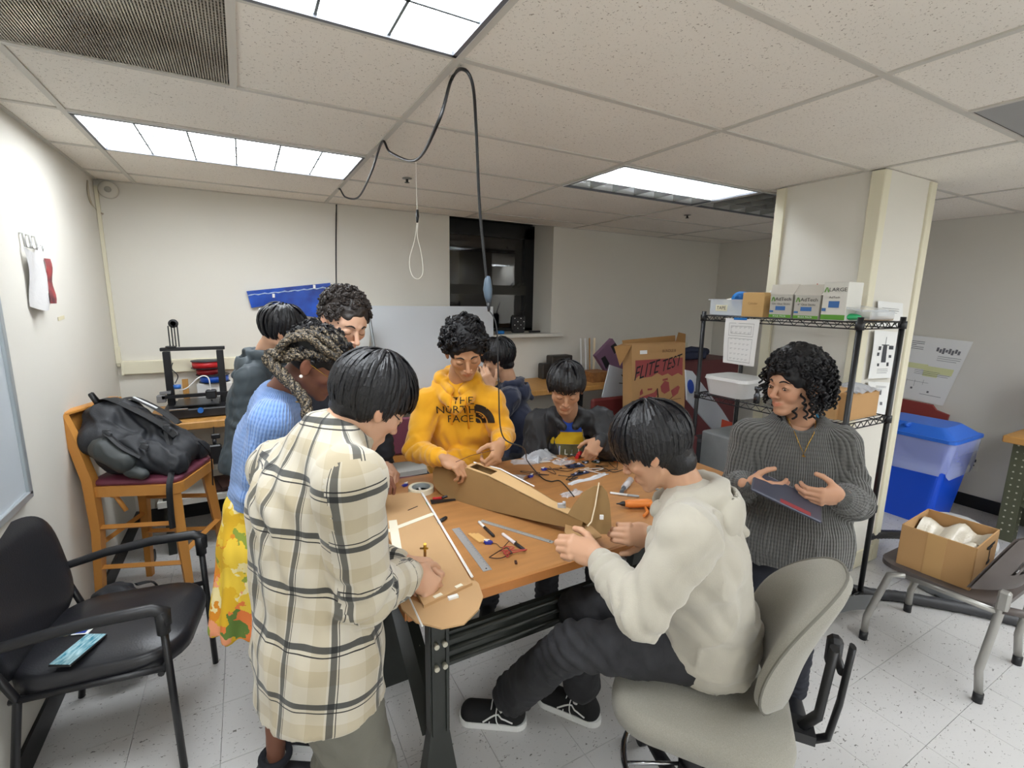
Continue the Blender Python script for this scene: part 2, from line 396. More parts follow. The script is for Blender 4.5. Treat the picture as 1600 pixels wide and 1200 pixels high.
for x in (-.15, -.178, 1.31, 1.34):
    for z in (.552, .632):
        q = MB(); q.cyl((x, -.222, z), (x, -.238, z), .0085, n=10); part('bolt', q, BOLT, tt, True)
m = MB(); m.box((.58, .16, .80), (1.4, .5, .03)); part('under_frame', m, STEEL, tt, True)
# back bench
def bench(name, label, x0, x1, y0, y1, z, shelf=None):
    t = thing(name, label, 'workbench', ((x0+x1)/2, (y0+y1)/2, 0))
    m = MB(); m.box(((x0+x1)/2, (y0+y1)/2, z-.025), (x1-x0, y1-y0, .05), bev=.006); part('bench_top', m, MAPLE, t, True)
    for x in (x0+.08, x1-.08):
        for y in (y0+.08, y1-.06):
            m = MB(); m.box((x, y, (z-.05)/2), (.045, .045, z-.05)); part('leg', m, STEEL, t, True)
    m = MB(); m.box(((x0+x1)/2, y1-.03, .62), (x1-x0-.1, .02, .5)); part('back_panel', m, mat('cream_steel', 'cfccc2', .5), t, True)
    if shelf:
        m = MB(); m.box(((x0+x1)/2, (y0+y1)/2, shelf), (x1-x0-.06, y1-y0-.08, .04)); part('lower_shelf', m, mat('white_shelf', 'd5d3cc', .5), t, True)
    return t
bench('workbench', 'maple-topped bench holding the 3D printer against the back wall', -1.24, .15, 2.08, 2.70, .90, .36)
bench('workbench', 'maple-topped bench under the window with wood sticks on it', .17, 2.62, 2.08, 2.70, .90, .3)
t = thing('workbench', 'maple-edged workbench with olive perforated steel leg at right edge', 'workbench', (4.4, -.9, 0))
m = MB(); m.box((4.42, -.99, .775), (.62, 1.36, .05), bev=.006); part('bench_top', m, MAPLE, t, True)
OLV = mat('olive_steel', '595b48', .45, metal=.3)
for y in (-.40, -1.6):
    for x in (4.2, 4.66):
        m = MB(); m.box((x, y, .375), (.008, .09, .75)); m.box((x+.04, y+.045, .375), (.08, .008, .75)); m.box((x+.04, y-.045, .375), (.08, .008, .75)); part('leg', m, OLV, t, True)
for k in range(14):
    for dx in (0, .03):
        q = MB(); q.cyl((4.194, -.42+dx*1.3, .08+k*.05), (4.2, -.42+dx*1.3, .08+k*.05), .006, n=8); part('leg_hole', q, BOLT, t, True)
for k in range(14):
    q = MB(); q.cyl((4.26, -.444, .08+k*.05), (4.26, -.452, .08+k*.05), .006, n=8); part('leg_hole', q, BOLT, t, True)
m = MB(); m.box((4.44, -.99, .30), (.46, 1.2, .03)); part('lower_shelf', m, OLV, t, True)
m = MB(); m.box((4.66, -1, .5), (.02, 1.2, .4)); part('back_panel', m, mat('cream_steel', 'cfccc2'), t, True)
t = thing('computer_monitor', 'black monitor corner on the workbench at right edge', 'monitor', (4.45, -.62, .8))
m = MB(); m.box((0, 0, .30), (.05, .56, .36), bev=.008, rot=(0, 0, .1)); part('screen_housing', m, BLKP, t)
m = MB(); m.box((0, 0, .006), (.2, .24, .012)); m.cyl((.02, 0, .01), (.02, 0, .2), .02); part('stand', m, BLKP, t)
# bar stool
t = thing('bar_stool', 'honey wooden bar stool with maroon seat holding a black backpack', 'stool', (-1.12, 1.635, 0), math.radians(-21)); ST = t
def q4(m, a, b, w, d):   # tapered square post
    m.tube([a, b], [w, d], 4)
L = MB()
legs = {'fl': ((.17, .17, .70), (.225, .215, 0)), 'fr': ((.17, -.17, .70), (.225, -.215, 0))}
for k, (a, b) in legs.items():
    q = MB(); q.tube([a, b], [.036, .022], 4, up=(0, 1, 1)); part('leg', q, HONEY, t)
for s in (-1, 1):
    q = MB(); q.tube([(-.28, s*.2, 1.12), (-.245, s*.2, 1.0), (-.20, s*.195, .78), (-.195, s*.195, .5), (-.225, s*.215, 0)], [.026, .03, .034, .03, .022], 4, up=(1, 1, 0)); part('leg', q, HONEY, t)
    q = MB(); q.tube([(.185, s*.18, .52), (-.19, s*.195, .52)], .02, 4, flat=.7); part('rung', q, HONEY, t)
    q = MB(); q.tube([(.205, s*.195, .3), (-.2, s*.2, .3)], .02, 4, flat=.7); part('rung', q, HONEY, t)
    q = MB(); q.tube([(-.16, s*.18, .70), (-.1, s*.18, .68), (-.06, s*.18, .60)], .012, 6); part('bracket', q, HONEY, t)
for x, z in ((.2, .36), (-.205, .42)):
    q = MB(); q.tube([(x, .2, z), (x+.0, 0, z), (x, -.2, z)], .02, 4, flat=.7); part('rung', q, HONEY, t)
q = MB(); q.grid(lambda u, v: (-.255-.03*math.sin(PI*u)-.02*v, -.2+.4*u, .98+.14*v), 8, 3); q.grid(lambda u, v: (-.285-.03*math.sin(PI*u)-.02*v, .2-.4*u, .98+.14*v), 8, 3); q.box((-.285, 0, 1.12), (.05, .40, .02), bev=.005); part('back_rail', q, HONEY, t)
def seatpoly(w, d, r=.06, n=6, fw=None):
    pts = []; fw = fw or w
    for cx, cy, a0 in ((d/2-r, fw/2-r, 0), (-d/2+r, w/2-r, 90), (-d/2+r, -w/2+r, 180), (d/2-r, -fw/2+r, 270)):
        for k in range(n+1):
            a = math.radians(a0+90*k/n); pts.append((cx+r*math.cos(a), cy+r*math.sin(a)))
    return pts
q = MB(); q.prism(seatpoly(.42, .44), .055, Matrix.Translation((0, 0, .69))); part('seat_frame', q, HONEY, t)
def pad(poly, z, h, dome=.012, inset=.02):
    q = MB(); n = len(poly); rings = [(1, 0), (1.01, h*.5), (.985, h*.85), (.93, h), (.5, h+dome*.8), (.0, h+dome)]
    vs = []
    for s, dz in rings: vs += [(x*s, y*s, z+dz) for x, y in poly]
    fs = [tuple(range(n))[::-1]]
    for i in range(len(rings)-1): fs += [(i*n+k, i*n+(k+1) % n, (i+1)*n+(k+1) % n, (i+1)*n+k) for k in range(n)]
    q.add(vs, fs, True); return q
part('seat_cushion', pad(seatpoly(.40, .42), .745, .03), MAROON, t)
# black arm chair
t = thing('armchair', 'black vinyl visitor armchair with phone on its seat, front left', 'chair', (-1.14, .66, 0), math.radians(-8)); AC = t
q = pad(seatpoly(.50, .52, r=.15), .40, .065, dome=.02); part('seat', q, BLKV, t)
def backfn(w, h, th, lean, bow, z0, x0, pw=2.6):
    q = MB(); nu, nv = 20, 14
    def P(u, v, side):
        a = (u-.5)*2; b = (v-.5)*2
        r = (abs(a)**pw+abs(b)**pw)**(1/pw)
        edge = max(0, 1-max(abs(a), abs(b))**6)
        # squircle mapping
        k = max(abs(a), abs(b))/(r if r > 1e-6 else 1)
        y = a*k*w/2; z = b*k*h/2
        x = x0-lean*(z+h/2)-bow*(1-(2*y/w)**2) + side*th/2*math.sqrt(max(edge, 0.0))
        return (x, y, z0+h/2+z)
    q.grid(lambda u, v: P(u, v, 1), nu, nv); q.grid(lambda u, v: P(1-u, v, -1), nu, nv); return q
part('backrest', backfn(.56, .46, .06, .16, .03, .42, -.22, 3.6), BLKV, t)
for s in (-1, 1):
    q = MB(); q.tube([(.235, s*.275, 0), (.225, s*.275, .60)], .0125, 10); q.cyl((.225, s*.275, .56), (.224, s*.275, .645), .02, .021); part('leg', q, BLKM, t)
    q = MB(); q.tube([(-.26, s*.245, 0), (-.20, s*.245, .40), (-.27, s*.255, .60)], .0125, 10); part('leg', q, BLKM, t)
    q = MB(); q.tube([(.235, s*.275, .59), (.235, s*.275, .635), (.20, s*.278, .655), (.05, s*.28, .652), (-.12, s*.278, .63), (-.26, s*.262, .60), (-.31, s*.25, .575)], [.016, .02, .021, .02, .018, .016, .015], 10); part('armrest', q, BLKP, t)
    q = MB(); q.tube([(.225, s*.27, .42), (-.22, s*.245, .40)], .011, 8); part('side_rail', q, BLKM, t)
q = MB(); q.tube([(.20, -.27, .40), (.20, .27, .40)], .011, 8); q.tube([(-.2, -.24, .39), (-.2, .24, .39)], .011, 8); part('cross_rail', q, BLKM, t)
# grey task chair (cream hoodie person sits on it)
t = thing('drafting_chair', 'grey fabric drafting chair with chrome foot ring, under cream hoodie person', 'chair', (.525, -.665, 0), math.radians(128)); GC = t
q = pad(seatpoly(.46, .50, r=.13, fw=.44), .485, .075, dome=.015); part('seat', q, GREYF, t)
def shellback(w, h, th, z0, x0):
    q = MB(); nu, nv = 24, 20
    def P(u, v, side):
        a = (u-.5)*2; b = (v-.5)*2
        r = (abs(a)**2.4+abs(b)**2.4)**(1/2.4); k = max(abs(a), abs(b))/(r if r > 1e-6 else 1)
        edge = max(0, 1-max(abs(a), abs(b))**5); wy = w*(1-.12*b)
        y = a*k*wy/2; z = b*k*h/2
        x = x0-.30*(z+h/2)*(.5+.5*(z+h/2)/h) + .07*(2*y/w)**2-.02*math.sin(PI*(z+h/2)/h)*-1 + side*th/2*math.sqrt(edge)
        return (x, y, z0+h/2+z)
    q.grid(lambda u, v: P(u, v, 1), nu, nv); q.grid(lambda u, v: P(1-u, v, -1), nu, nv)
    e = []
    for k in range(44):
        a = 2*PI*k/44; c, s_ = math.cos(a), math.sin(a); mx = max(abs(c), abs(s_)); e.append(P(.5+.5*c/mx, .5+.5*s_/mx, 1))
    return q, e
q, edge = shellback(.38, .43, .085, .59, -.20); bk = part('backrest', q, GREYF, t)
q = MB(); q.tube([V(p) for p in edge], .004, 5, closed=True); part('piping', q, mat('piping_grey', '6d6a62', .9), bk)
q = MB(); q.box((-.25, 0, .50), (.12, .07, .03)); q.tube([(-.27, 0, .50), (-.315, 0, .56), (-.33, 0, .78)], .02, 8, flat=.6); part('back_bar', q, BLKP, t)
q = MB(); q.box((0, 0, .475), (.3, .22, .03), bev=.006); q.cyl((.02, 0, .46), (.02, 0, .36), .02); q.cyl((0, 0, .40), (0, 0, .08), .032); q.cyl((0, 0, .26), (0, 0, .06), .042); part('gas_column', q, BLKP, t)
q = MB(); q.tube([(.215*math.cos(2*PI*k/40), .215*math.sin(2*PI*k/40), .24) for k in range(40)], .011, 8, closed=True); part('foot_ring', q, CHROME, t)
q = MB()
for k in range(5):
    a = 2*PI*k/5+.35; c, s_ = math.cos(a), math.sin(a)
    q.tube([(.04*c, .04*s_, .25), (.21*c, .21*s_, .24)], .006, 6)
part('ring_spoke', q, CHROME, t)
for k in range(5):
    a = 2*PI*k/5+.3; c, s_ = math.cos(a), math.sin(a)
    q = MB(); q.tube([(.03*c, .03*s_, .10), (.17*c, .17*s_, .085), (.31*c, .31*s_, .068)], [.032, .026, .018], 8, flat=.8); bl = part('base_leg', q, BLKP, t)
    q = MB(); q.cyl((.31*c-.018*s_, .31*s_+.018*c, .03), (.31*c+.018*s_, .31*s_-.018*c, .03), .028, n=14); q.cyl((.31*c, .31*s_, .04), (.31*c, .31*s_, .07), .01); part('caster', q, BLKM, bl)
q = MB(); q.tube([(-.10, 0, .475), (-.30, 0, .47), (-.345, 0, .50), (-.36, 0, .62), (-.37, 0, .80)], .016, 8, flat=.5); part('back_bar', q, BLKP, t)
q = MB(); q.cyl((-.36, -.02, .70), (-.36, -.12, .70), .012); q.box((-.365, -.14, .68), (.04, .045, .10), bev=.012); part('adjustment_knob', q, BLKP, t)
# plastic chair at right with the carton on it
t = thing('plastic_chair', 'grey-brown plastic chair with slotted back and silver legs, holding open carton', 'chair', (2.31, -.69, 0), math.radians(90)); PC = t
GP = mat('taupe_plastic', '5b5350', .45); SIL = mat('silver_paint', 'a7a5a0', .35, metal=.5)

q = MB(); poly = seatpoly(.46, .46, r=.09); q.prism(poly, .022, Matrix.Translation((0, 0, .43))); part('seat', q, GP, t)
q = MB()
def pb(u, v, o=0): # curved slotted back
    a = (u-.5)*2; b = v; w = .25*(1-.25*b*b) ; return (-.235-.10*b+.10*a*a-.0+o, a*w, .50+.31*b-.05*a*a*b)
nu, nv = 26, 14
for side in (0, 1):
    vs = [pb(i/nu, j/nv, side*.012) for j in range(nv+1) for i in range(nu+1)]
    fs = [(j*(nu+1)+i, j*(nu+1)+i+1, (j+1)*(nu+1)+i+1, (j+1)*(nu+1)+i) for j in range(nv) for i in range(nu) if not (4 < i < nu-5 and 5 <= j <= 10 and j % 2 == 0 and i % 2 == 0) and not (4 < i < nu-5 and 4 <= j <= 11 and i % 2 == 0)]
    q.add(vs, fs if side == 0 else [f[::-1] for f in fs], True)
part('backrest', q, GP, t)
for s_ in (-1, 1):
    q = MB(); q.tube([(-.235, s_*.235, .52), (-.235, s_*.235, .45), (-.21, s_*.235, .15), (-.225, s_*.235, .03)], .016, 10); q.box((-.24, s_*.235, .50), (.04, .035, .09), bev=.008); part('leg', q, SIL, t)
    q = MB(); q.tube([(.10, s_*.22, .425), (.16, s_*.235, .40), (.225, s_*.24, .13), (.225, s_*.24, .03)], .016, 10); part('leg', q, SIL, t)
    q = MB(); q.tube([(-.23, s_*.235, .44), (.12, s_*.22, .42)], .014, 8); part('side_rail', q, SIL, t)
    for x, y in ((-.225, .235), (.225, .24)):
        q = MB(); q.cyl((x, s_*y, 0), (x, s_*y, .045), .0185, n=12); part('leg_tip', q, BLKP, t)
q = MB(); q.tube([(-.24, .24, .46), (-.31, .16, .45), (-.34, 0, .45), (-.31, -.16, .45), (-.24, -.24, .46)], .017, 10); part('rear_hoop', q, GP, t)
# carton on the chair
t = thing('carton', 'open brown carton with bubble wrap on the plastic chair', 'box', (2.30, -.655, .453), math.radians(4))
w_, d_, h_ = .34, .27, .205
for nm, c, d in (('side_panel', (-w_/2, 0, h_/2), (.006, d_, h_)), ('side_panel', (w_/2, 0, h_/2), (.006, d_, h_)), ('side_panel', (0, d_/2, h_/2), (w_, .006, h_)), ('side_panel', (0, -d_/2, h_/2), (w_, .006, h_)), ('bottom_panel', (0, 0, .004), (w_, d_, .006))):
    q = MB(); q.box(c, d); part(nm, q, CARD, t)
q = MB(); q.box((-w_/2-.0042, 0, h_/2), (.0015, .07, h_)); part('packing_tape', q, mat('packing_tape', 'c49c68', .3), t)
q = MB(); addtext(q, 'T', .10, frame((-.02+.07, -d_/2-.0035, h_*.55), (1, 0, 0), (0, 0, 1)), 1.2); q.box((.05, -d_/2-.0045, h_*.78), (.12, .001, .012)); q.box((.05, -d_/2-.0045, h_*.36), (.05, .001, .015)); part('printed_mark', q, INKB, t)
q = MB(); rr = random.Random(3)
q.grid(lambda u, v: (-.15+.30*u, -.12+.24*v, .145+.03*math.sin(7*u+3*v)+.02*math.sin(13*v+2*u)), 18, 14); single('bubble_wrap', MB().add([wmat(t) @ V(p) for p in q.v], q.f, True), mat('bubble_film', 'cfc7b6', .25, bump=1, bscale=90), 'crumpled bubble wrap inside the open carton', 'packaging')
# blue bin
t = thing('recycling_bin', 'tall blue recycling bin with clear liner against the right wall', 'bin', (4.17, .20, 0))
BLUE = mat('blue_bin_plastic', '0b4fd8', .4); BLUEL = mat('blue_lid_plastic', '2f6fdc', .42)
def taper(m, b0, b1, z0, z1, r=.05):
    p0 = seatpoly(b0[1], b0[0], r=r); p1 = seatpoly(b1[1], b1[0], r=r); n = len(p0)
    m.add([(x, y, z0) for x, y in p0]+[(x, y, z1) for x, y in p1], [tuple(range(n))[::-1], tuple(range(n, 2*n))]+[(i, (i+1) % n, n+(i+1) % n, n+i) for i in range(n)], False)
q = MB(); taper(q, (.42, .46), (.52, .62), 0, .70); part('body', q, BLUE, t)
q = MB(); taper(q, (.56, .66), (.56, .66), .695, .72); taper(q, (.53, .63), (.36, .44), .72, .79); q.box((-.1, 0, .775), (.3, .03, .03), bev=.008); part('lid', q, BLUEL, t)
LINER = mat('clear_liner', 'dfe6ff', .18, alpha=.42, bump=1.2, bscale=14)
q = MB()
def lin(u, v):
    a = 2*PI*u; n = len(_lp); i = u*n; p = V(_lp[int(i) % n]).lerp(V(_lp[(int(i)+1) % n]), i % 1) if False else V(_lp[int(round(i)) % n])
    s_ = .99+.03*math.sin(9*a+5*v)*v - .10*v*.3; return (p.x*s_*(1.04-.05*v), p.y*s_*(1.04-.05*v), .70-.27*v-.03*v*math.sin(3*a))
_lp = seatpoly(.63, .53, r=.05); q.grid(lin, len(_lp), 8); part('liner', q, LINER, t)
# shop vacuum / grey tub with hose
t = thing('shop_vacuum', 'grey shop vacuum tub behind the plastic chair', 'vacuum', (3.02, -.46, 0))
GT = mat('grey_tub', '85888c', .45); 
q = MB(); q.lathe([(.15, 0), (.16, .02), (.17, .16), (.19, .30), (.195, .31), (.195, .33), (.17, .34)], n=32); part('tub', q, GT, t)
q = MB(); q.lathe([(.20, .33), (.20, .36), (.17, .42), (.10, .455), (0, .46)], n=32); part('motor_head', q, mat('light_grey_lid', 'b7b8b8', .45), t)
q = MB(); q.cyl((-.06, -.05, .452), (-.06, -.05, .468), .018); part('switch', q, BLKP, t)
def hose(pts, r, name, label, mt, rings=1):
    P = catmull(pts, 10); R = [r*(1+.10*(i % 2)) for i in range(len(P))]
    m = MB(); m.tube(P, R, 10); return single(name, m, mt, label, 'hose')
def catmull(pts, n=8, closed=False):
    pts = [V(p) for p in pts]; out = []; N = len(pts)
    for i in range(N if closed else N-1):
        g = (lambda k: pts[k % N]) if closed else (lambda k: pts[min(max(k, 0), N-1)])
        p0, p1, p2, p3 = g(i-1), g(i), g(i+1), g(i+2)
        for k in range(n):
            s_ = k/n; out.append(.5*((2*p1)+(-p0+p2)*s_+(2*p0-5*p1+4*p2-p3)*s_**2+(-p0+3*p1-3*p2+p3)*s_**3))
    if not closed: out.append(pts[-1])
    return out
hose([D(1412, 836, 3.35), D(1395, 835, 3.3), D(1365, 836, 3.25), D(1335, 846, 3.2), D(1316, 868, 3.15), D(1309, 905, 3.12), D(1312, 925, 3.1)], .028, 'vacuum_hose', 'black ribbed hose arching behind the wire shelf post', BLKP)
hose([V((2.12, -.02, .11)), V((2.5, -.30, .03)), V((2.62, -.40, .03)), V((2.85, -.66, .03)), V((2.95, -.82, .03)), V((3.1, -1.0, .03))], .03, 'floor_hose', 'flat black hose lying on the floor under the plastic chair', mat('hose_dark', '3a3a3d', .5))
# wire shelf rack
t = thing('wire_rack', 'black wire shelving rack loaded with boxes in front of the column', 'shelf', (2.18, .165, 0)); RK = t
X0, X1, Y0, Y1 = 1.965, 2.39, -.29, .62
for x in (X0, X1):
    for y in (Y0, Y1):
        q = MB(); q.cyl((x, y, .03), (x, y, 1.655), .0135, n=12); pp = part('post', q, BLKM, t, True)
        q = MB(); q.cyl((x, y, 0), (x, y, .028), .011, n=10); q.cyl((x, y, .0), (x, y, .006), .018, n=10); part('levelling_foot', q, CHROME, pp, True)
SHZ = [1.629, 1.121, .602, .07]
for z in SHZ:
    sh = MB(); sh.box(((X0+X1)/2, (Y0+Y1)/2, z-.004), (.001, .001, .001))
    for zz in (z, z-.032):
        for a, b in (((X0, Y0), (X1, Y0)), ((X0, Y1), (X1, Y1)), ((X0, Y0), (X0, Y1)), ((X1, Y0), (X1, Y1))): sh.tube([(a[0], a[1], zz), (b[0], b[1], zz)], .0035, 5)
    for x in (X0, X1):
        n = 26; sh.tube([(x, Y0+.02+(Y1-Y0-.04)*k/n, z-(.032 if k % 2 else 0)) for k in range(n+1)], .0026, 4)
    for y in (Y0, Y1):
        n = 12; sh.tube([(X0+.02+(X1-X0-.04)*k/n, y, z-(.032 if k % 2 else 0)) for k in range(n+1)], .0026, 4)
    for x in (X0, X1):
        for y in (Y0, Y1): sh.cyl((x, y, z-.036), (x, y, z+.004), .020, n=12)
    sp = part('wire_shelf', sh, BLKM, t, True)
    w2 = MB()
    for k in range(1, 36): w2.tube([(X0, Y0+(Y1-Y0)*k/36, z+.002), (X1, Y0+(Y1-Y0)*k/36, z+.002)], .0018, 4)
    o = part('cross_wire', w2, BLKM, sp, True); o['kind'] = 'stuff'
# ------------------------------------------------------------ figures: smooth surfaces grown from blended round shapes
HASH = np.random.RandomState(5).rand(32, 32, 32).astype(np.float32)
def vnoise(p, sc, seed=0):
    q = np.asarray(p, dtype=np.float64)*sc+seed*7.13; i = np.floor(q).astype(int); f = q-i; f = f*f*(3-2*f); r = 0
    for dx in (0, 1):
        for dy in (0, 1):
            for dz in (0, 1):
                w = (f[:, 0] if dx else 1-f[:, 0])*(f[:, 1] if dy else 1-f[:, 1])*(f[:, 2] if dz else 1-f[:, 2])
                r = r+w*HASH[(i[:, 0]+dx) % 32, (i[:, 1]+dy) % 32, (i[:, 2]+dz) % 32]
    return r*2-1
def nrm(a): a = np.asarray(a, float); return a/(np.linalg.norm(a)+1e-12)
class SDF:
    def __init__(s, vox, pad=.03):
        s.h = vox; s.ops = []; s.pad = pad; s.lo = np.array([9e9]*3); s.hi = -s.lo
    def _b(s, lo, hi, grow=True):
        if grow: s.lo = np.minimum(s.lo, lo); s.hi = np.maximum(s.hi, hi)
    def cap(s, a, b, ra, rb=None, k=.02, side=None, ratio=1, sub=False, ratio2=None):
        a = np.array(a, float); b = np.array(b, float); rb = ra if rb is None else rb; ratio2 = ratio if ratio2 is None else ratio2
        R = max(ra, rb)*max(1, ratio, ratio2)
        if not sub: s._b(np.minimum(a, b)-R, np.maximum(a, b)+R)
        s.ops.append(('c', a, b, ra, rb, k, None if side is None else nrm(side), ratio, ratio2, sub, np.minimum(a, b)-R, np.maximum(a, b)+R)); return s
    def ell(s, c, r, k=.015, rot=None, sub=False):
        c = np.array(c, float); r = np.array(r, float); R = np.eye(3) if rot is None else np.array(rot if isinstance(rot, (Matrix, np.ndarray)) else Euler(rot).to_matrix())
        m = r.max()
        if not sub: s._b(c-m, c+m)
        s.ops.append(('e', c, r, R, k, sub, c-m, c+m)); return s
    def clip(s, p, n, k=.004):
        s.ops.append(('p', np.array(p, float), nrm(n), k)); return s
    def run(s):
        h = s.h; lo = s.lo-s.pad; n = np.ceil((s.hi+s.pad-lo)/h).astype(int)+1
        F = np.full(n, .2, np.float32)
        ax = [lo[i]+h*np.arange(n[i]) for i in range(3)]
        for o in s.ops:
            if o[0] == 'p':
                _, p, nn, k = o
                d = ((ax[0][:, None, None]-p[0])*nn[0]+(ax[1][None, :, None]-p[1])*nn[1]+(ax[2][None, None, :]-p[2])*nn[2]).astype(np.float32)
                hh = np.clip(.5+.5*(d-F)/k, 0, 1); F = F*(1-hh)+d*hh+k*hh*(1-hh); continue
            k = o[5] if o[0] == 'c' else o[4]; sub = o[9] if o[0] == 'c' else o[5]; l, u = o[-2], o[-1]; mg = k+3*h+.01
            i0 = np.maximum(np.floor((l-mg-lo)/h).astype(int), 0); i1 = np.minimum(np.ceil((u+mg-lo)/h).astype(int)+1, n)
            if (i1 <= i0).any(): continue
            X = ax[0][i0[0]:i1[0]][:, None, None]; Y = ax[1][i0[1]:i1[1]][None, :, None]; Z = ax[2][i0[2]:i1[2]][None, None, :]
            if o[0] == 'c':
                _, a, b, ra, rb, k, side, q1, q2, sub, _, _ = o
                ab = b-a; L = ab@ab+1e-12; x, y, z = X-a[0], Y-a[1], Z-a[2]
                t = np.clip((x*ab[0]+y*ab[1]+z*ab[2])/L, 0, 1); x = x-t*ab[0]; y = y-t*ab[1]; z = z-t*ab[2]
                if side is not None:
                    c = (x*side[0]+y*side[1]+z*side[2]); g = (1/(q1+(q2-q1)*t)-1)*c; x = x+g*side[0]; y = y+g*side[1]; z = z+g*side[2]
                d = np.sqrt(x*x+y*y+z*z)-(ra+(rb-ra)*t)
            else:
                _, c, r, R, k, sub, _, _ = o
                x, y, z = X-c[0], Y-c[1], Z-c[2]
                u0 = (x*R[0, 0]+y*R[1, 0]+z*R[2, 0])/r[0]; u1 = (x*R[0, 1]+y*R[1, 1]+z*R[2, 1])/r[1]; u2 = (x*R[0, 2]+y*R[1, 2]+z*R[2, 2])/r[2]
                q = np.sqrt(u0*u0+u1*u1+u2*u2); g = np.sqrt((u0/r[0])**2+(u1/r[1])**2+(u2/r[2])**2); d = q*(q-1)/(g+1e-6)
            S = F[i0[0]:i1[0], i0[1]:i1[1], i0[2]:i1[2]]; d = d.astype(np.float32)
            if sub:
                d = -d; hh = np.clip(.5+.5*(d-S)/k, 0, 1); S[:] = S*(1-hh)+d*hh+k*hh*(1-hh)
            else:
                hh = np.clip(.5+.5*(S-d)/k, 0, 1); S[:] = S*(1-hh)+d*hh-k*hh*(1-hh)
        return s.nets(F, lo)
    def nets(s, F, lo):
        h = s.h; I = F < 0; n = np.array(F.shape)
        c = np.zeros(n-1, int)
        for dx in (0, 1):
            for dy in (0, 1):
                for dz in (0, 1): c += I[dx:n[0]-1+dx, dy:n[1]-1+dy, dz:n[2]-1+dz]
        act = (c > 0) & (c < 8); idx = -np.ones(n-1, int); ii = np.argwhere(act); idx[act] = np.arange(len(ii))
        P = np.zeros((len(ii), 3)); W = np.zeros(len(ii)); C = [(a, b, d) for a in (0, 1) for b in (0, 1) for d in (0, 1)]
        val = {cc: F[ii[:, 0]+cc[0], ii[:, 1]+cc[1], ii[:, 2]+cc[2]] for cc in C}
        for a in C:
            for axs in range(3):
                if a[axs]: continue
                b = list(a); b[axs] = 1; b = tuple(b); va, vb = val[a], val[b]; m = (va < 0) != (vb < 0)
                t = np.where(m, va/(va-vb+1e-12), 0); p = np.array(a, float)[None]+0*P; p[:, axs] += t
                P += p*m[:, None]; W += m
        P = (P/W[:, None]+ii)*h+lo
        Q = []
        for axs in range(3):
            o1, o2 = [(1, 2), (2, 0), (0, 1)][axs]
            sl = [slice(1, n[k]-1) for k in range(3)]; sl[axs] = slice(0, n[axs]-1); sl2 = list(sl); sl2[axs] = slice(1, n[axs])
            A = I[tuple(sl)]; B = I[tuple(sl2)]; e = np.argwhere(A != B); base = e.copy(); off = np.array([1, 1, 1]); off[axs] = 0; base = base+off
            fl = A[tuple(e.T)]
            def g(d1, d2):
                q = base.copy(); q[:, o1] -= d1; q[:, o2] -= d2; return idx[tuple(q.T)]
            quad = np.stack([g(1, 1), g(0, 1), g(0, 0), g(1, 0)], 1)
            quad[~fl] = quad[~fl][:, ::-1]; Q.append(quad)
        return P, np.concatenate(Q)
def np_mesh(name, P, Q, mats, col=None, uv=None, mi=None, smooth=1):
    me = bpy.data.meshes.new(name); me.from_pydata(P.tolist(), [], Q.tolist())
    me.polygons.foreach_set('use_smooth', [True]*len(Q))
    for m in (mats if isinstance(mats, (list, tuple)) else [mats]): me.materials.append(m)
    if mi is not None: me.polygons.foreach_set('material_index', mi)
    if col is not None:
        a = me.color_attributes.new('Col', 'FLOAT_COLOR', 'POINT'); a.data.foreach_set('color', np.c_[col, np.ones(len(col))].ravel())
    if uv is not None:
        l = me.uv_layers.new(name='UVMap'); l.data.foreach_set('uv', uv.reshape(-1).astype(np.float32))
    me.update(); return me
def vnormals(P, Q):
    n = np.cross(P[Q[:, 2]]-P[Q[:, 0]], P[Q[:, 3]]-P[Q[:, 1]]); N = np.zeros_like(P)
    for k in range(4): np.add.at(N, Q[:, k], n)
    return N/(np.linalg.norm(N, axis=1, keepdims=True)+1e-12)
def relax(P, Q, it=1):
    for _ in range(it):
        S = np.zeros_like(P); C = np.zeros(len(P))
        for k in range(4): np.add.at(S, Q[:, k], P[Q[:, (k+1) % 4]]); np.add.at(C, Q[:, k], 1)
        P = P*.5+.5*S/C[:, None]
    return P
# skin
def skin_mat(name, tone):
    m = mat(name, tone, .5, spec=.35); nt, b = nodes_of(m)
    b.inputs['Subsurface Weight'].default_value = .08; b.inputs['Subsurface Radius'].default_value = (.02, .008, .004)
    a = nt.nodes.new('ShaderNodeAttribute'); a.attribute_name = 'Col'
    x = nt.nodes.new('ShaderNodeMix'); x.data_type = 'RGBA'; x.blend_type = 'MULTIPLY'; x.inputs[0].default_value = 1
    x.inputs[6].default_value = srgb(tone); nt.links.new(a.outputs['Color'], x.inputs[7]); nt.links.new(x.outputs[2], b.inputs['Base Color'])
    return m
HAIRM = mat('black_hair', '0e0d12', .42, spec=.45, var=.3, vscale=60, bump=.5, bscale=220)
HAIRC = mat('dark_curly_hair', '110f12', .55, spec=.35, var=.3, vscale=60)
HAIRB = mat('dark_brown_hair', '2e2622', .5, spec=.5, var=.35, vscale=60, bump=.5, bscale=200)
BROW = mat('brow_hair', '1f1814', .7); EYEW = mat('eye_white', 'dcd6cf', .25); IRIS = mat('iris_dark', '1c120d', .15); LASH = mat('lash', '15100e', .6)
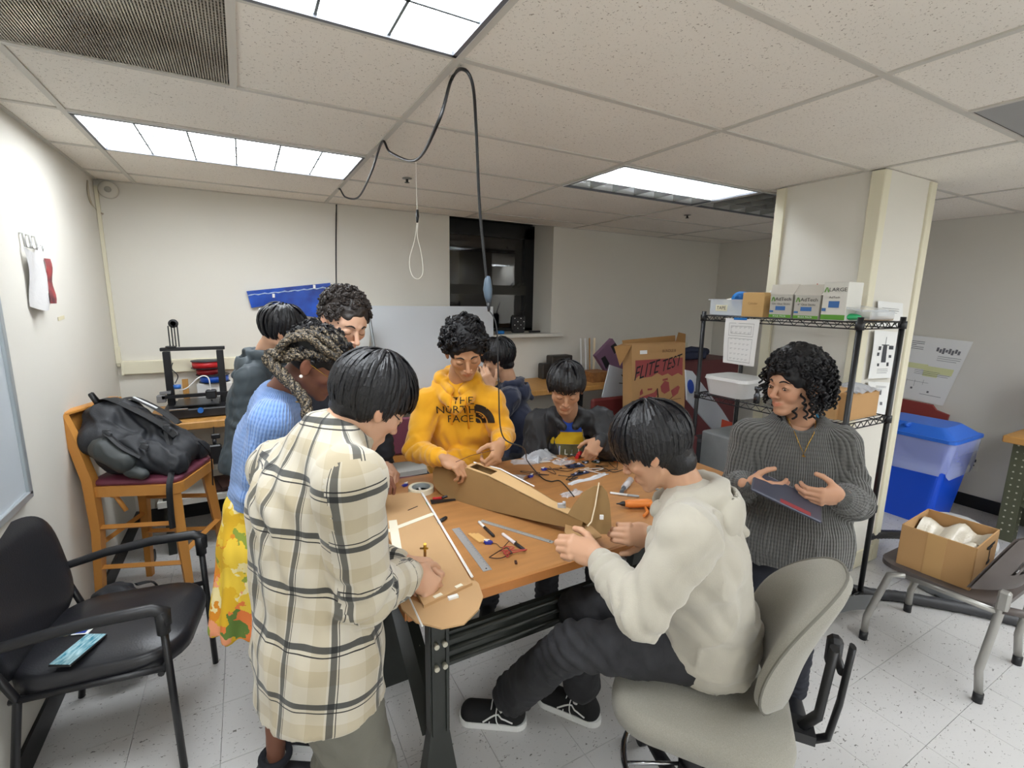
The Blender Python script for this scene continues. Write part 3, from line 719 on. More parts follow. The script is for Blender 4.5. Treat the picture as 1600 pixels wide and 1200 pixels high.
def headmesh(neck_local, spec):
    """head in its own frame: X side, Y face, Z up, origin between the ears; neck runs to neck_local"""
    s = SDF(.0031); w = spec.get('w', 1)
    s.ell((0, -.014, .035), (.075*w, .094, .083)); s.ell((0, .012, .02), (.066*w, .076, .07), k=.02)
    s.ell((0, .028, -.035), (.056*w, .056, .072), k=.025)
    s.cap((-.047*w, .0, -.058), (-.014, .064, -.098), .017, .014, k=.022); s.cap((.047*w, .0, -.058), (.014, .064, -.098), .017, .014, k=.022)
    s.ell((0, .072, -.097), (.019, .015, .014), k=.015)
    for x in (-1, 1):
        s.ell((x*.040*w, .058, -.022), (.022, .018, .017), k=.02)
        s.cap((x*.012, .083, .020), (x*.044*w, .064, .022), .010, .009, k=.012)
        s.ell((x*.031, .096, .0), (.017, .017, .011), k=.014, sub=True)
        s.ell((x*.0315, .0735, -.001), (.0165, .0155, .0135), k=.003)   # closed / lowered lid
    nl = spec.get('nose', 1)
    s.cap((0, .083, .012), (0, .080+.026*nl, -.030), .0075, .0095, k=.009); s.ell((0, .080+.029*nl, -.032), (.0095, .009, .0085), k=.006)
    for x in (-1, 1): s.ell((x*.0125, .080+.017*nl, -.036), (.0075, .009, .0065), k=.006); s.ell((x*.006, .080+.020*nl, -.043), (.0035, .006, .004), k=.003, sub=True)
    s.ell((0, .074, -.068), (.027, .018, .017), k=.014)
    sm = spec.get('smile', 0)
    for x in (-1, 1):
        s.cap((0, .0915, -.0620), (x*.0225, .083-.004*sm, -.0655+.006*sm), .0048, .0026, k=.004)
        s.cap((0, .0910, -.0715), (x*.0205, .083-.004*sm, -.0685+.006*sm), .0058, .0028, k=.004)
        if sm: s.ell((x*.040, .064, -.040), (.017, .014, .014), k=.016)
    s.cap((-.022, .0945-.006, -.0665+.004*sm), (.022, .0945-.006, -.0665+.004*sm), .0015, k=.003, sub=True)
    for x in (-1, 1):
        R = Euler((.15, 0, x*.35)).to_matrix(); s.ell((x*.0795*w, -.010, -.004), (.0075, .018, .031), k=.006, rot=R)
        s.ell((x*.088*w, -.006, .004), (.0045, .009, .016), k=.004, rot=R, sub=True); s.ell((x*.077*w, -.002, -.027), (.006, .010, .010), k=.006)
    nb = np.array(neck_local); s.cap((0, -.028, -.055), nb*.55+np.array((0, -.026, -.06))*.45, .048*w, .046*w, k=.015); s.cap(nb*.55+np.array((0, -.026, -.06))*.45, nb, .046*w, .054*w, k=.03)
    P, Q = s.run(); P = relax(P, Q, 1)
    C = np.ones((len(P), 3)); x, y, z = P.T
    def blob(c, r, col, st):
        d = ((x-c[0])/r[0])**2+((y-c[1])/r[1])**2+((z-c[2])/r[2])**2; a = (np.exp(-d*1.2)*st)[:, None]; C[:] = C*(1-a)+C*np.array(col)*a
    lc = spec.get('lip', (.86, .52, .50))
    d = (x/.024)**2+((z+.0668-.16*sm*np.abs(x))/.0088)**2; a = np.clip(1.35-d, 0, 1)*(y > .07)*.85; C[:] = C*(1-a[:, None])+C*np.array(lc)*a[:, None]
    for sx in (-1, 1): blob((sx*.042, .06, -.03), (.03, .03, .022), (1, .80, .76), .6); blob((sx*.082, -.01, 0), (.02, .03, .04), (1, .78, .72), .6)
    blob((0, .108, -.03), (.016, .02, .016), (1, .80, .76), .7)
    if spec.get('beard'):
        a = (np.clip((-.045-z)/.02, 0, 1)*np.clip((y-0.0)/.02, 0, 1)*np.clip((z+.135)/.02, 0, 1))*spec['beard']; a = a*(1-np.clip(1.5-d, 0, 1)); C *= (1-a[:, None]*np.array((.45, .42, .38)))
        blob((0, .095, -.052), (.024, .02, .007), (.4, .36, .34), spec['beard']*1.2)
    return P, Q, C
def handmesh(curl, spread=.06, thumb=.5, size=1.0, left=False, each=None):
    """hand: origin wrist, fingers along +Y, back of the hand +Z, thumb at +X; curl 0 flat .. 1 fist"""
    s = SDF(.0028, .02)
    s.cap((0, -.012, .0), (0, .006, 0), .022, .021, k=.01, side=(1, 0, 0), ratio=1.15)
    s.cap((.004, .012, 0), (.008, .078, .002), .017, .0155, k=.012, side=(1, 0, 0), ratio=1.6, ratio2=2.15)
    s.ell((.028, .032, -.010), (.015, .026, .014), k=.014); s.ell((-.026, .035, -.008), (.011, .028, .012), k=.012)
    Ls = [(.043, .026, .021), (.048, .030, .023), (.044, .028, .022), (.034, .020, .019)]; X = [.030, .0105, -.009, -.027]; Y = [.082, .087, .083, .075]; R = [.0092, .0094, .0089, .0079]
    for i in range(4):
        c = (each[i] if each else curl); ang = -(spread*(i-1.4)) ; p = np.array((X[i], Y[i], .002)); d0 = np.array((math.sin(-ang), math.cos(ang), 0)); a = 0
        for j, L in enumerate(Ls[i]):
            a += c*(1.15, 1.5, .9)[j]+.08; d = d0*math.cos(a)+np.array((0, 0, -1))*math.sin(a); q = p+d*L
            s.cap(p, q, R[i]*(1.02-.07*j), R[i]*(.96-.08*j), k=.0035 if j else .008); p = q
    p = np.array((.026, .018, -.010)); dd = [nrm((.75, .62, -.35)), nrm((.45+.3*(1-thumb), .80, -.45*thumb-.1)), nrm((.15+.3*(1-thumb), .9, -.7*thumb))]
    for j, (L, r) in enumerate(((.036, .0125), (.030, .0108), (.024, .0098))):
        q = p+dd[j]*L; s.cap(p, q, r, r*.92, k=.008 if j == 0 else .004); p = q
    P, Q = s.run(); P = P*size
    if left: P[:, 0] *= -1; Q = Q[:, ::-1]
    C = np.ones((len(P), 3)); t = np.clip((P[:, 1]/size-.12)/.05, 0, 1)[:, None]; C *= 1-t*np.array((.0, .10, .12))
    return P, Q, C
def basis(y, z):
    """3x3 whose columns are X, Y, Z with Y along y and Z near z"""
    y = nrm(y); z = np.array(z, float); z = nrm(z-y*(z@y)); x = np.cross(y, z); return np.stack([x, y, z], 1)
def locks(mb, Mh, rnd, n, style, length=.12, w=.010, part_side=0, cz=.035, crown=(0, -.05, .125), bang=.05, side=.05, back=.06, vol=.006):
    """strands of hair laid over the skull, flowing away from the crown"""
    c = np.array((0, -.014, .035)); R = np.array((.080, .101, .092)); cr = nrm((np.array(crown)-c)/R)
    for i in range(n):
        # seed on unit sphere
        while True:
            u = nrm(rnd.gauss(0, 1) and np.array((rnd.gauss(0, 1), rnd.gauss(0, 1), rnd.gauss(0, 1))))
            p = c+R*u
            if u[2] > -.68 and not (p[1] > .055 and p[2] < .075) and not (abs(p[0]) > .055 and p[1] > .02 and p[2] < .05) and not (p[2] < .0 and p[1] > -.015): break
        L = length*rnd.uniform(.7, 1.1); st = 6; pts = []; rad = []; q = u.copy(); off = rnd.uniform(vol-.004, vol+.008)
        for k in range(st+1):
            pt = c+R*(1+off/.09+.03*math.sin(PI*k/st))*q
            pts.append(pt)
            g = q-cr*(q@cr); g = q*(q@cr)-cr; g = nrm(g+1e-6)       # away from crown along the sphere
            if p[1] > .0: g = nrm(g+np.array((part_side*.5, .35, 0)))
            g = g-q*(g@q); g = nrm(g)
            step = L/st/.09; q = nrm(q+g*step)
            lim = -.45 if pt[1] < -.02 else (.10 if pt[1] > .06 else -.25)
            if pt[1] > .05 and pt[2] < (.075-bang): break
            if pt[2] < -.045-back and pt[1] < 0: break
            if abs(pt[0]) > .05 and pt[1] > -.02 and pt[2] < .0-side*0+(.02 if pt[1] > .02 else -.01): break
        if len(pts) < 3: continue
        m_ = len(pts); rad = [w*(.55+.6*math.sin(PI*(k+.6)/(m_+.4)))*(1 if k < m_-1 else .25) for k in range(m_)]
        pts = [Mh @ V(a) for a in pts]; cc = Mh @ V(c)
        mb.tube(pts, rad, 5, flat=.42, up=(pts[0]-cc))
def skull_cap(Mh, grow=.006, line=.075, nape=-.06, vox=.0045, fringe=0, noise=.003, seed=1, sides=.0, top=0):
    s = SDF(vox); c = (0, -.016, .036+top/2); s.ell(c, (.0775+grow, .097+grow, .087+grow+top/2))
    if nape < -.05: s.cap((0, -.045, 0), (0, -.045, nape+.02), .048+grow, .042+grow, k=.03, side=(1, 0, 0), ratio=1.2)
    s.ell((0, .13, -.055), (.085, .115, .052+line), k=.012, sub=True)
    s.ell((0, .045, -.09+sides), (.2, .05, .10), k=.012, sub=True)
    s.clip((0, 0, nape), (0, .25, -1), k=.01)
    for x in (-1, 1): s.ell((x*.085, -.008, -.01), (.022, .024, .034), k=.006, sub=True)
    P, Q = s.run()
    if noise: N = vnormals(P, Q); P = P+N*(vnoise(P, 55, seed)*noise)[:, None]
    return apply(Mh, P), Q
def apply(M, P):
    M = np.array(M); return P@M[:3, :3].T+M[:3, 3]
def curls(mb, Mh, rnd, n, r=(.010, .017), shell=.012, zmin=-.02, face=.075, tube=.0035, turns=1.6, long=0, lift=.0):
    c = np.array((0, -.016, .036)); R = np.array((.080, .100, .090))
    k = 0
    while k < n:
        u = nrm(np.array((rnd.gauss(0, 1), rnd.gauss(0, 1), rnd.gauss(0, 1)))); p = c+R*u*(1+rnd.uniform(0, shell)/.09)
        if p[2] < zmin or (p[1] > .045 and p[2] < face) or (p[1] > -.02 and p[2] < .02+.0*zmin and not long): continue
        if long and p[1] > (.035 if p[2] < .1 else .0): continue
        k += 1; rr = rnd.uniform(*r); ax = nrm(u+np.array([rnd.gauss(0, .5) for _ in range(3)])); e1 = nrm(np.cross(ax, (.3, .2, .9))); e2 = np.cross(ax, e1)
        L = rnd.uniform(.5, 1)*long; out = nrm(u*np.array((1, 1, .1))); N = int(9*turns) if not long else int(7*turns*(1+L*16)); pts = []; ph = rnd.random()*6
        for j in range(N+1):
            t = j/N; a = ph+2*PI*turns*(1+(L*18 if long else 0))*t
            if long:
                f = p+out*lift*math.sin(min(1, t*1.6)*PI/2)+np.array((0, 0, -L*t)); q1 = nrm(np.cross((0, 0, 1), out)); pts.append(f+rr*.62*(q1*math.cos(a)+out*math.sin(a)))
            else: pts.append(p+rr*(1-.5*t)*(e1*math.cos(a)+e2*math.sin(a))+ax*(.012*t))
        pts = [Mh @ V(q) for q in pts]; mb.tube(pts, [tube*(1 if 0 < j < N else .4) for j in range(N+1)], 5)
# cloth
def cloth_uv(P, Q, bones):
    """bones: (a, b, front) -> u around the limb in metres, v along it; every face takes its nearest bone"""
    c = P[Q].mean(1); best = np.full(len(c), 9e9); pick = np.zeros(len(c), int); 
    for i, (a, b, fr, wgt) in enumerate(bones):
        a = np.array(a); ab = np.array(b)-a; t = np.clip(((c-a)@ab)/(ab@ab), 0, 1); d = np.linalg.norm(c-a-t[:, None]*ab, axis=1)/wgt
        m = d < best; best[m] = d[m]; pick[m] = i
    uv = np.zeros((len(Q), 4, 2)); acc = 0
    for i, (a, b, fr, wgt) in enumerate(bones):
        m = pick == i
        if not m.any(): continue
        a = np.array(a); ab = np.array(b)-a; y = nrm(ab); B = basis(y, fr); pts = P[Q[m]]-a
        def ang(p): return np.arctan2(p@B[:, 0], p@B[:, 2])
        ac = ang(c[m]-a)[:, None]; an = ang(pts); an = ac+(an-ac+PI) % (2*PI)-PI
        r = .16*wgt; uv[m, :, 0] = an*r+3*i; uv[m, :, 1] = pts@y+.07*i
    return uv
def wrinkle(P, Q, folds, seed=0, amp=.004, sc=14):
    """folds: (centre, radius, direction, amplitude, wavelength) soft creases; plus a general unevenness"""
    N = vnormals(P, Q); d = vnoise(P, sc, seed)*amp+vnoise(P, sc*.45, seed+3)*amp*1.2
    for (c, r, ax, am, wl) in folds:
        q = P-np.array(c); w = np.exp(-(q**2).sum(1)/(r*r)); ph = q@nrm(ax)/wl*2*PI+3.0*vnoise(P, 9, seed+5); s_ = np.sin(ph); d = d+w*am*(s_-.4*s_*s_)
    S = P*np.array((1, 1, .55)); rg = 1-np.abs(vnoise(S, sc*1.3, seed+9)+.25*vnoise(S, sc*3, seed+11)); d = d+amp*3.2*np.clip(rg-.5, 0, 1)**2*2
    return P+N*d[:, None]
def knit(name, col, col2, freq=95, depth=.003, rough=.9, horiz=False):
    m = mat(name, col, rough, sheen=.3); nt, b = nodes_of(m)
    uv = nt.nodes.new('ShaderNodeUVMap'); w = nt.nodes.new('ShaderNodeTexWave'); w.wave_type = 'BANDS'; w.bands_direction = 'Y' if horiz else 'X'; w.inputs['Scale'].default_value = freq
    w.inputs['Distortion'].default_value = .6; w.inputs['Detail Scale'].default_value = 40
    nt.links.new(uv.outputs[0], w.inputs[0])
    w2 = nt.nodes.new('ShaderNodeTexWave'); w2.bands_direction = 'X' if horiz else 'Y'; w2.inputs['Scale'].default_value = freq*.8; nt.links.new(uv.outputs[0], w2.inputs[0])
    ml = nt.nodes.new('ShaderNodeMath'); ml.operation = 'MULTIPLY_ADD'; ml.inputs[1].default_value = .35; nt.links.new(w2.outputs['Fac'], ml.inputs[0]); nt.links.new(w.outputs['Fac'], ml.inputs[2])
    bp = nt.nodes.new('ShaderNodeBump'); bp.inputs['Strength'].default_value = 1; bp.inputs['Distance'].default_value = depth
    nt.links.new(ml.outputs[0], bp.inputs['Height']); nt.links.new(bp.outputs[0], b.inputs['Normal'])
    r = nt.nodes.new('ShaderNodeValToRGB'); r.color_ramp.elements[0].color = srgb(col2); r.color_ramp.elements[1].color = srgb(col)
    nt.links.new(ml.outputs[0], r.inputs[0]); nt.links.new(r.outputs[0], b.inputs['Base Color']); return m
def plaid(name):
    m = mat(name, 'd8cfba', .9, sheen=.2); nt, b = nodes_of(m)
    uv = nt.nodes.new('ShaderNodeUVMap'); sp = nt.nodes.new('ShaderNodeSeparateXYZ'); nt.links.new(uv.outputs[0], sp.inputs[0])
    def band(sock, per, off, stops):
        a = nt.nodes.new('ShaderNodeMath'); a.operation = 'MULTIPLY_ADD'; a.inputs[1].default_value = 1/per; a.inputs[2].default_value = off; nt.links.new(sock, a.inputs[0])
        f = nt.nodes.new('ShaderNodeMath'); f.operation = 'FRACT'; nt.links.new(a.outputs[0], f.inputs[0])
        r = nt.nodes.new('ShaderNodeValToRGB'); r.color_ramp.interpolation = 'CONSTANT'; e = r.color_ramp.elements
        while len(e) < len(stops): e.new(.5)
        for i, (p, c) in enumerate(stops): e[i].position = p; e[i].color = srgb(c)
        nt.links.new(f.outputs[0], r.inputs[0]); return r.outputs[0]
    st = [(0, 'ffffff'), (.18, 'f3efe6'), (.45, 'ffffff'), (.66, '34343a'), (.682, 'ffffff'), (.735, '62666c'), (.845, 'ffffff')]
    sv = [(0, 'fffdf8'), (.30, 'f3eee3'), (.62, 'ffffff'), (.66, '7b7d7f'), (.77, 'ffffff'), (.80, '44444a'), (.815, 'ffffff')]
    x = nt.nodes.new('ShaderNodeMix'); x.data_type = 'RGBA'; x.blend_type = 'MULTIPLY'; x.inputs[0].default_value = 1
    nt.links.new(band(sp.outputs[1], .125, 0.1, st), x.inputs[6]); nt.links.new(band(sp.outputs[0], .13, .3, sv), x.inputs[7])
    x2 = nt.nodes.new('ShaderNodeMix'); x2.data_type = 'RGBA'; x2.blend_type = 'MULTIPLY'; x2.inputs[0].default_value = 1; nt.links.new(x.outputs[2], x2.inputs[6]); x2.inputs[7].default_value = srgb('beb7a8')
    nt.links.new(x2.outputs[2], b.inputs['Base Color']); return m
LOG = []
class Person:
    """J: joints in room coordinates: pelvis, chest, neck, head, and pairs (left/right as on the body) sh, el, wr, hip, kn, an"""
    def __init__(s, label, tone, J, face, up, base, headspec=None, scale=1.0):
        s.J = {k: np.array(v, float) for k, v in J.items()}; s.scale = scale
        s.t = thing('person', label, 'person', base); s.tone = tone; s.skin = skin_mat('skin_'+tone, tone)
        f = nrm(face); u = np.array(up, float); B = np.stack([np.cross(f, nrm(u-f*(u@f))), f, nrm(u-f*(u@f))], 1)
        M = np.eye(4); M[:3, :3] = B*scale; M[:3, 3] = s.J['head']; s.Mh = Matrix(M.tolist()); s.B = B
        s.P = []; s.Q = []; s.C = []; s.n = 0
        nl = (np.linalg.inv(M) @ np.r_[s.J['neck'], 1])[:3]
        P, Q, C = headmesh(nl, headspec or {}); s.headP = apply(s.Mh, P); s.headQ = Q; s.add(s.headP, Q, C)
        j = s.J; k = SDF(.014, .03)
        sh = j['shL']-j['shR']
        k.cap(j['neck'], j['chest'], .045, .07, k=.03, side=sh, ratio=1.3); k.cap(j['chest'], j['pelvis'], .075, .075, k=.03, side=sh, ratio=1.5)
        for a in 'LR':
            k.cap(j['chest']*.3+j['neck']*.7, j['sh'+a], .035, .035, k=.02); k.cap(j['sh'+a], j['el'+a], .032, .026, k=.02); k.cap(j['el'+a], j['wr'+a], .028, .0235, k=.02)
            if 'hip'+a in j: k.cap(j['pelvis'], j['hip'+a], .06, .06, k=.03); k.cap(j['hip'+a], j['kn'+a], .055, .042, k=.02); k.cap(j['kn'+a], j['an'+a], .042, .030, k=.02)
        P, Q = k.run(); s.add(P, Q, np.ones((len(P), 3)))
    def add(s, P, Q, C): s.P.append(P); s.Q.append(Q+s.n); s.C.append(C); s.n += len(P)
    def hand(s, side, d, back, curl=.5, thumb=.6, size=1, each=None, spread=.05):
        """d: where the fingers point, back: where the back of the hand looks"""
        P, Q, C = handmesh(curl, spread, thumb, size*s.scale, False, each); y = nrm(d); B = basis(y, back)
        # thumb side: a right hand seen from its back with fingers up has the thumb on the left
        if side == 'R': P = P*np.array((-1, 1, 1)); Q = Q[:, ::-1]
        P = P@B.T+s.J['wr'+side]; s.add(P, Q, C); return s
    def body(s):
        P = np.concatenate(s.P); Q = np.concatenate(s.Q); C = np.concatenate(s.C)
        me = np_mesh('body', P-np.array(s.t.location), Q, s.skin, C); put('body', me, s.t); return s
    def sub(s, name, P, Q, m, uv=None, label=None, parent=None, col=None):
        P = P-np.array(s.t.location); o = put(name, np_mesh(name, P, Q, m, col, uv), parent or s.t)
        if label: o['label'] = label
        return o
    def mbpart(s, name, mb, m, label=None):
        o = part(name, mb, m, s.t, True)
        if label: o['label'] = label
        return o
    def features(s, eyes='down', brow=1, glasses=None):
        bv = BVHTree.FromPolygons([tuple(p) for p in s.headP], [tuple(q) for q in s.headQ])
        fy = V(s.B[:, 1])
        def on(x, z, lift=.001, dirv=None):
            o = s.Mh @ V((x, .2, z)); h = bv.ray_cast(o, -fy); return (h[0]+fy*lift) if h[0] else s.Mh @ V((x, .09, z))
        m = MB()
        for sx in (-1, 1):
            pts = [on(sx*(.014+.034*t), .0215+.006*math.sin(PI*min(1, t*1.15))-.002*t, .0008) for t in (0, .2, .4, .6, .8, 1)]
            m.tube(pts, [.0022*brow, .0034*brow, .0034*brow, .003*brow, .0024*brow, .001], 5)
        s.mbpart('eyebrows', m, BROW)
        m = MB()
        for sx in (-1, 1):
            zz = -.0065 if eyes == 'down' else -.003
            pts = [on(sx*(.018+.028*t), zz-.0045*math.sin(PI*t)+.001, .0006) for t in (0, .25, .5, .75, 1)]; m.tube(pts, [.0007, .0013, .0015, .0014, .0007], 4)
            if eyes == 'open': pts = [on(sx*(.018+.028*t), zz+.0065*math.sin(PI*t), .0006) for t in (0, .25, .5, .75, 1)]; m.tube(pts, [.0008, .0016, .0018, .0016, .0008], 4)
        s.mbpart('eyelashes', m, LASH)
        if eyes == 'open':
            for sx in (-1, 1):
                m = MB(); c = s.Mh @ V((sx*.0315, .0755, -.0035)); m.ell(c, (.0125, .0145, .0052), 14, rot=Matrix(s.B.tolist())); m.cur = 1; m.ell(s.Mh @ V((sx*.0315-.002, .0865, -.003)), (.0042, .0045, .0042), 12, rot=Matrix(s.B.tolist())); s.mbpart('eye', m, [EYEW, IRIS])
        s.on = on; return s
    def garment(s, name, sdf, m, folds=(), bones=None, amp=.003, sc=13, seed=1, clips=(), label=None, it=1):
        P, Q = sdf.run(); P = relax(P, Q, it); P = wrinkle(P, Q, folds, seed, amp, sc)
        uv = cloth_uv(P, Q, bones) if bones else None; o = s.sub(name, P, Q, m, uv, label); o_bv = BVHTree.FromPolygons([tuple(p) for p in P], [tuple(q) for q in Q]); return o, o_bv
    def top(s, vox=.0085, r=1.0, sleeve=1.0, hem=.12, wide=1.55, chest=.115, belly=.115, cuff=.034, neckr=.062, hemcut=None, **kw):
        j = s.J; sh = j['shL']-j['shR']; k = SDF(vox, .04); up = j['chest']-j['pelvis']; un = nrm(up); hemp = j['pelvis']-un*hem
        k.cap(j['chest'], j['pelvis'], chest*r, belly*r, k=.05, side=sh, ratio=wide, ratio2=wide*.95); k.cap(j['pelvis'], hemp, belly*r, belly*r*1.04, k=.05, side=sh, ratio=wide*.95)
        k.cap(j['neck']-nrm(j['neck']-j['chest'])*.03, j['chest'], .075*r, .10*r, k=.05, side=sh, ratio=1.25, ratio2=wide*.9)
        for a in 'LR':
            k.cap(j['neck']*.75+j['chest']*.25, j['sh'+a], .062*r, .064*r, k=.05); k.cap(j['sh'+a], j['el'+a], .066*r*sleeve, .054*r*sleeve, k=.025)
            w = j['wr'+a]; e = j['el'+a]; d = nrm(w-e); k.cap(e, w-d*.055, .054*r*sleeve, .045*r*sleeve, k=.02); k.cap(w-d*.05, w-d*.012, cuff, cuff*.94, k=.008)
        if hemcut is not False: k.clip(hemp if hemcut is None else hemcut, -un)
        return k
    def bones(s, front=None):
        j = s.J; f = s.B[:, 1] if front is None else np.array(front); B = [(j['pelvis'], j['neck'], f, 1.25)]
        for a in 'LR': B += [(j['sh'+a], j['el'+a], (0, 0, 1) if abs(nrm(j['el'+a]-j['sh'+a])[2]) < .7 else f, .42), (j['el'+a], j['wr'+a], (0, 0, 1), .38)]
        return B
    def bottoms(s, m, vox=.009, r=1.0, name='trousers', folds=None, label=None, ankle=.062, top=.02, cutank=0, **kw):
        j = s.J; k = SDF(vox, .04); sd = j['hipL']-j['hipR']
        k.cap(j['pelvis']+np.array((0, 0, top)), (j['hipL']+j['hipR'])/2, .098*r, .105*r, k=.04, side=sd, ratio=1.35); fo = list(folds or [])
        for a in 'LR':
            h, n, an = j['hip'+a], j['kn'+a], j['an'+a]; k.cap(h, n, .092*r, .070*r, k=.03); an = an+(n-an)*cutank*2; k.cap(n, an, .068*r, ankle*r, k=.02)
            if folds is None: fo += [(n, .12, n-h, .006, .035), (an, .10, an-n, .008, .03), (h, .12, n-h, .004, .05)]
        for a in 'LR': pass
        return s.garment(name, k, m, fo, [(j['hip'+a], j['kn'+a], s.B[:, 1], .5) for a in 'LR']+[(j['kn'+a], j['an'+a], s.B[:, 1], .45) for a in 'LR'], label=label, **kw)
    def shoe(s, side, d, m=None, sole=None, z=None, size=1):
        a = s.J['an'+side]; d = nrm(np.array((d[0], d[1], 0))); z0 = 0 if z is None else z; c = np.array((a[0], a[1], z0)); sd = np.array((-d[1], d[0], 0))
        k = SDF(.0055); k.cap(c-d*.035*size+(0, 0, .05), c+d*.13*size+(0, 0, .035), .037*size, .036*size, k=.02, side=sd, ratio=1.0, ratio2=1.22); k.cap(c-d*.03*size+(0, 0, .05), c-d*.02*size+(0, 0, .085), .037*size, .038*size, k=.02); k.clip(c+(0, 0, .022), (0, 0, -1))
        P, Q = k.run(); o = s.sub('shoe', P, Q, m or BLKP)
        q = MB(); poly = [(.045*math.cos(t)*(1.0 if math.cos(t) < 0 else 1), math.sin(t)) for t in np.linspace(0, 2*PI, 25)[:-1]]
        poly = [((-.035+.045*math.cos(t) if math.cos(t) < 0 else .13+.042*math.cos(t)-.0), math.sin(t)*(.038 if math.cos(t) < 0 else .045)) for t in np.linspace(PI/2, 5*PI/2, 25)[:-1]]
        M = frame(c+(0, 0, .001), d, sd); q.prism([(x*size, y*size) for x, y in poly], .026, M); so = part('sole', q, sole or WHITE, o, False)
        so.data.transform(Matrix.Translation(-V(s.t.location))); return o, c, d, sd
def hood_down(k, neck, back, up, side, r=.045, w=.11, drop=.05):
    neck, back, up, side = map(lambda v: np.array(v, float), (neck, back, up, side)); back = nrm(back); up = nrm(up); side = nrm(side)
    pts = []
    for i in range(9):
        a = PI*(i/8); pts.append(neck+side*math.cos(a)*.085+back*(math.sin(a)*.10-.02)+up*(.005+.012*math.sin(a)))
    for a, b in zip(pts[:-1], pts[1:]): k.cap(a, b, r*.62, r*.62, k=.007)
    Bh = np.stack([side, back, up], 1); k.ell(neck+back*.095-up*drop, (w*.80, w*.36, w*.60), k=.007, rot=Bh); k.ell(neck+back*.10+up*.002, (w*.42, w*.14, w*.30), k=.008, rot=Bh, sub=True)
    for q_ in (-1, 1): k.cap(neck+side*q_*.075+back*.02+up*.015, neck+back*.15-up*.09, .020, .014, k=.004); k.cap(neck+side*q_*.05-back*.02+up*.0, neck+side*q_*.075+back*.07-up*.03, .022, .018, k=.004)
    for sx in (-1, 1): k.cap(neck+side*sx*.08-back*.01, neck+side*sx*.03-back*.085-up*.035, .022, .018, k=.015)
    return k
# ------------------------------------------------------------ the people
cr, cf, zz = np.array(CR), np.array(CF), np.array((0., 0, 1))
cfh = nrm(cf*(1, 1, 0)); crh = nrm(cr*(1, 1, 0))
def Dn(*a): return np.array(D(*a))
def On(*a): return np.array(onz(*a))
def add(v, z): v = np.array(v, float); v[2] = z; return v
def hairstraight(p, n, seed, m=HAIRM, cap={}, **kw):
    P, Q = skull_cap(p.Mh, **cap); o = p.sub('hair', P, Q, m)
    mb = MB(); locks(mb, p.Mh, random.Random(seed), n, 'straight', **kw); me = part('hair_strands', mb, m, p.t, True); me.parent = o; me.matrix_basis = Matrix.Identity(4); return o
def haircurly(p, n, seed, m=HAIRC, cap={}, **kw):
    P, Q = skull_cap(p.Mh, **cap); o = p.sub('hair', P, Q, m)
    mb = MB(); curls(mb, p.Mh, random.Random(seed), n, **kw); me = part('hair_curls', mb, m, p.t, True); me.parent = o; me.matrix_basis = Matrix.Identity(4); return o
def ring(mb, c, n, r, t, ratio=1, side=None, k=20):
    B = basis(side if side is not None else (1, .01, 0), n)
    mb.tube([V(np.array(c)+B[:, 1]*math.cos(2*PI*i/k)*r*ratio+B[:, 0]*math.sin(2*PI*i/k)*r) for i in range(k)], t, 6, closed=True)
def foldset(J, a, wl=.035, am=.006):
    e = J['el'+a]; s_, w = J['sh'+a], J['wr'+a]; return [(e, .085, nrm(nrm(s_-e)+nrm(e-w))*1.0, am, wl), (w*.75+e*.25, .06, w-e, am*.7, wl*.8), (s_*.8+e*.2, .09, (e-s_)+.3*np.array((0, 0, 1)), am*.6, wl*1.3)]
JEANS = mat('black_denim', '2f2f33', .85, var=.35, vscale=14, bump=.4, bscale=400, col2='1d1d20')
BLUEJ = mat('blue_denim', '2c3650', .85, var=.3, vscale=14, bump=.4, bscale=400)
# 1 -- yellow hoodie
YEL = mat('yellow_fleece', 'e0a012', .9, var=.08, vscale=10, bump=.25, bscale=300, sheen=.3)
J = dict(head=Dn(726, 548, 2.13), neck=Dn(716, 598, 2.26), chest=Dn(718, 668, 2.37), pelvis=add(Dn(722, 742, 2.52), .87), shR=Dn(668, 630, 2.25), shL=Dn(766, 628, 2.27),
         elR=Dn(650, 703, 2.20), wrR=Dn(694, 716, 2.03), elL=Dn(786, 678, 2.30), wrL=Dn(783, 694, 2.09))
b = J['pelvis']; 
for a, s_ in (('R', -1), ('L', 1)):
    h = b+crh*s_*.09; J['hip'+a] = add(h, .83); J['kn'+a] = add(h+crh*s_*.03-cfh*.02, .46); J['an'+a] = add(h+crh*s_*.05, .08)
p = Person('person in bright yellow hoodie standing behind the table holding a thin wire', 'b98a68', J, -cfh*.85+crh*.22-zz*.50, zz*.9-cfh*.35, (b[0], b[1], 0), dict(beard=.25, nose=1.15, lip=(.85, .55, .5)))
p.hand('R', crh*.75-cfh*.35-zz*.3, zz*.8-cfh*.3+crh*.2, curl=.55, thumb=.7, size=.95); p.hand('L', -cfh*.65-zz*.6-crh*.25, zz*.3-cfh*.5+crh*.7, curl=.7, thumb=.9, size=.95)
p.body().features()
k = p.top(r=1.0, wide=1.45, hem=.06, chest=.118, belly=.118)
for s_ in (-1, 1):
    k.cap(J['neck']+crh*s_*.085-zz*.01+cfh*.0, J['neck']+crh*s_*.05-cfh*.085-zz*.055, .032, .026, k=.02); k.cap(J['neck']+crh*s_*.05-cfh*.085-zz*.055, J['neck']-cfh*.115-zz*.10, .026, .018, k=.015)
    k.cap(J['neck']+crh*s_*.085-zz*.01, J['neck']+crh*s_*.03+cfh*.09+zz*.01, .034, .036, k=.02)
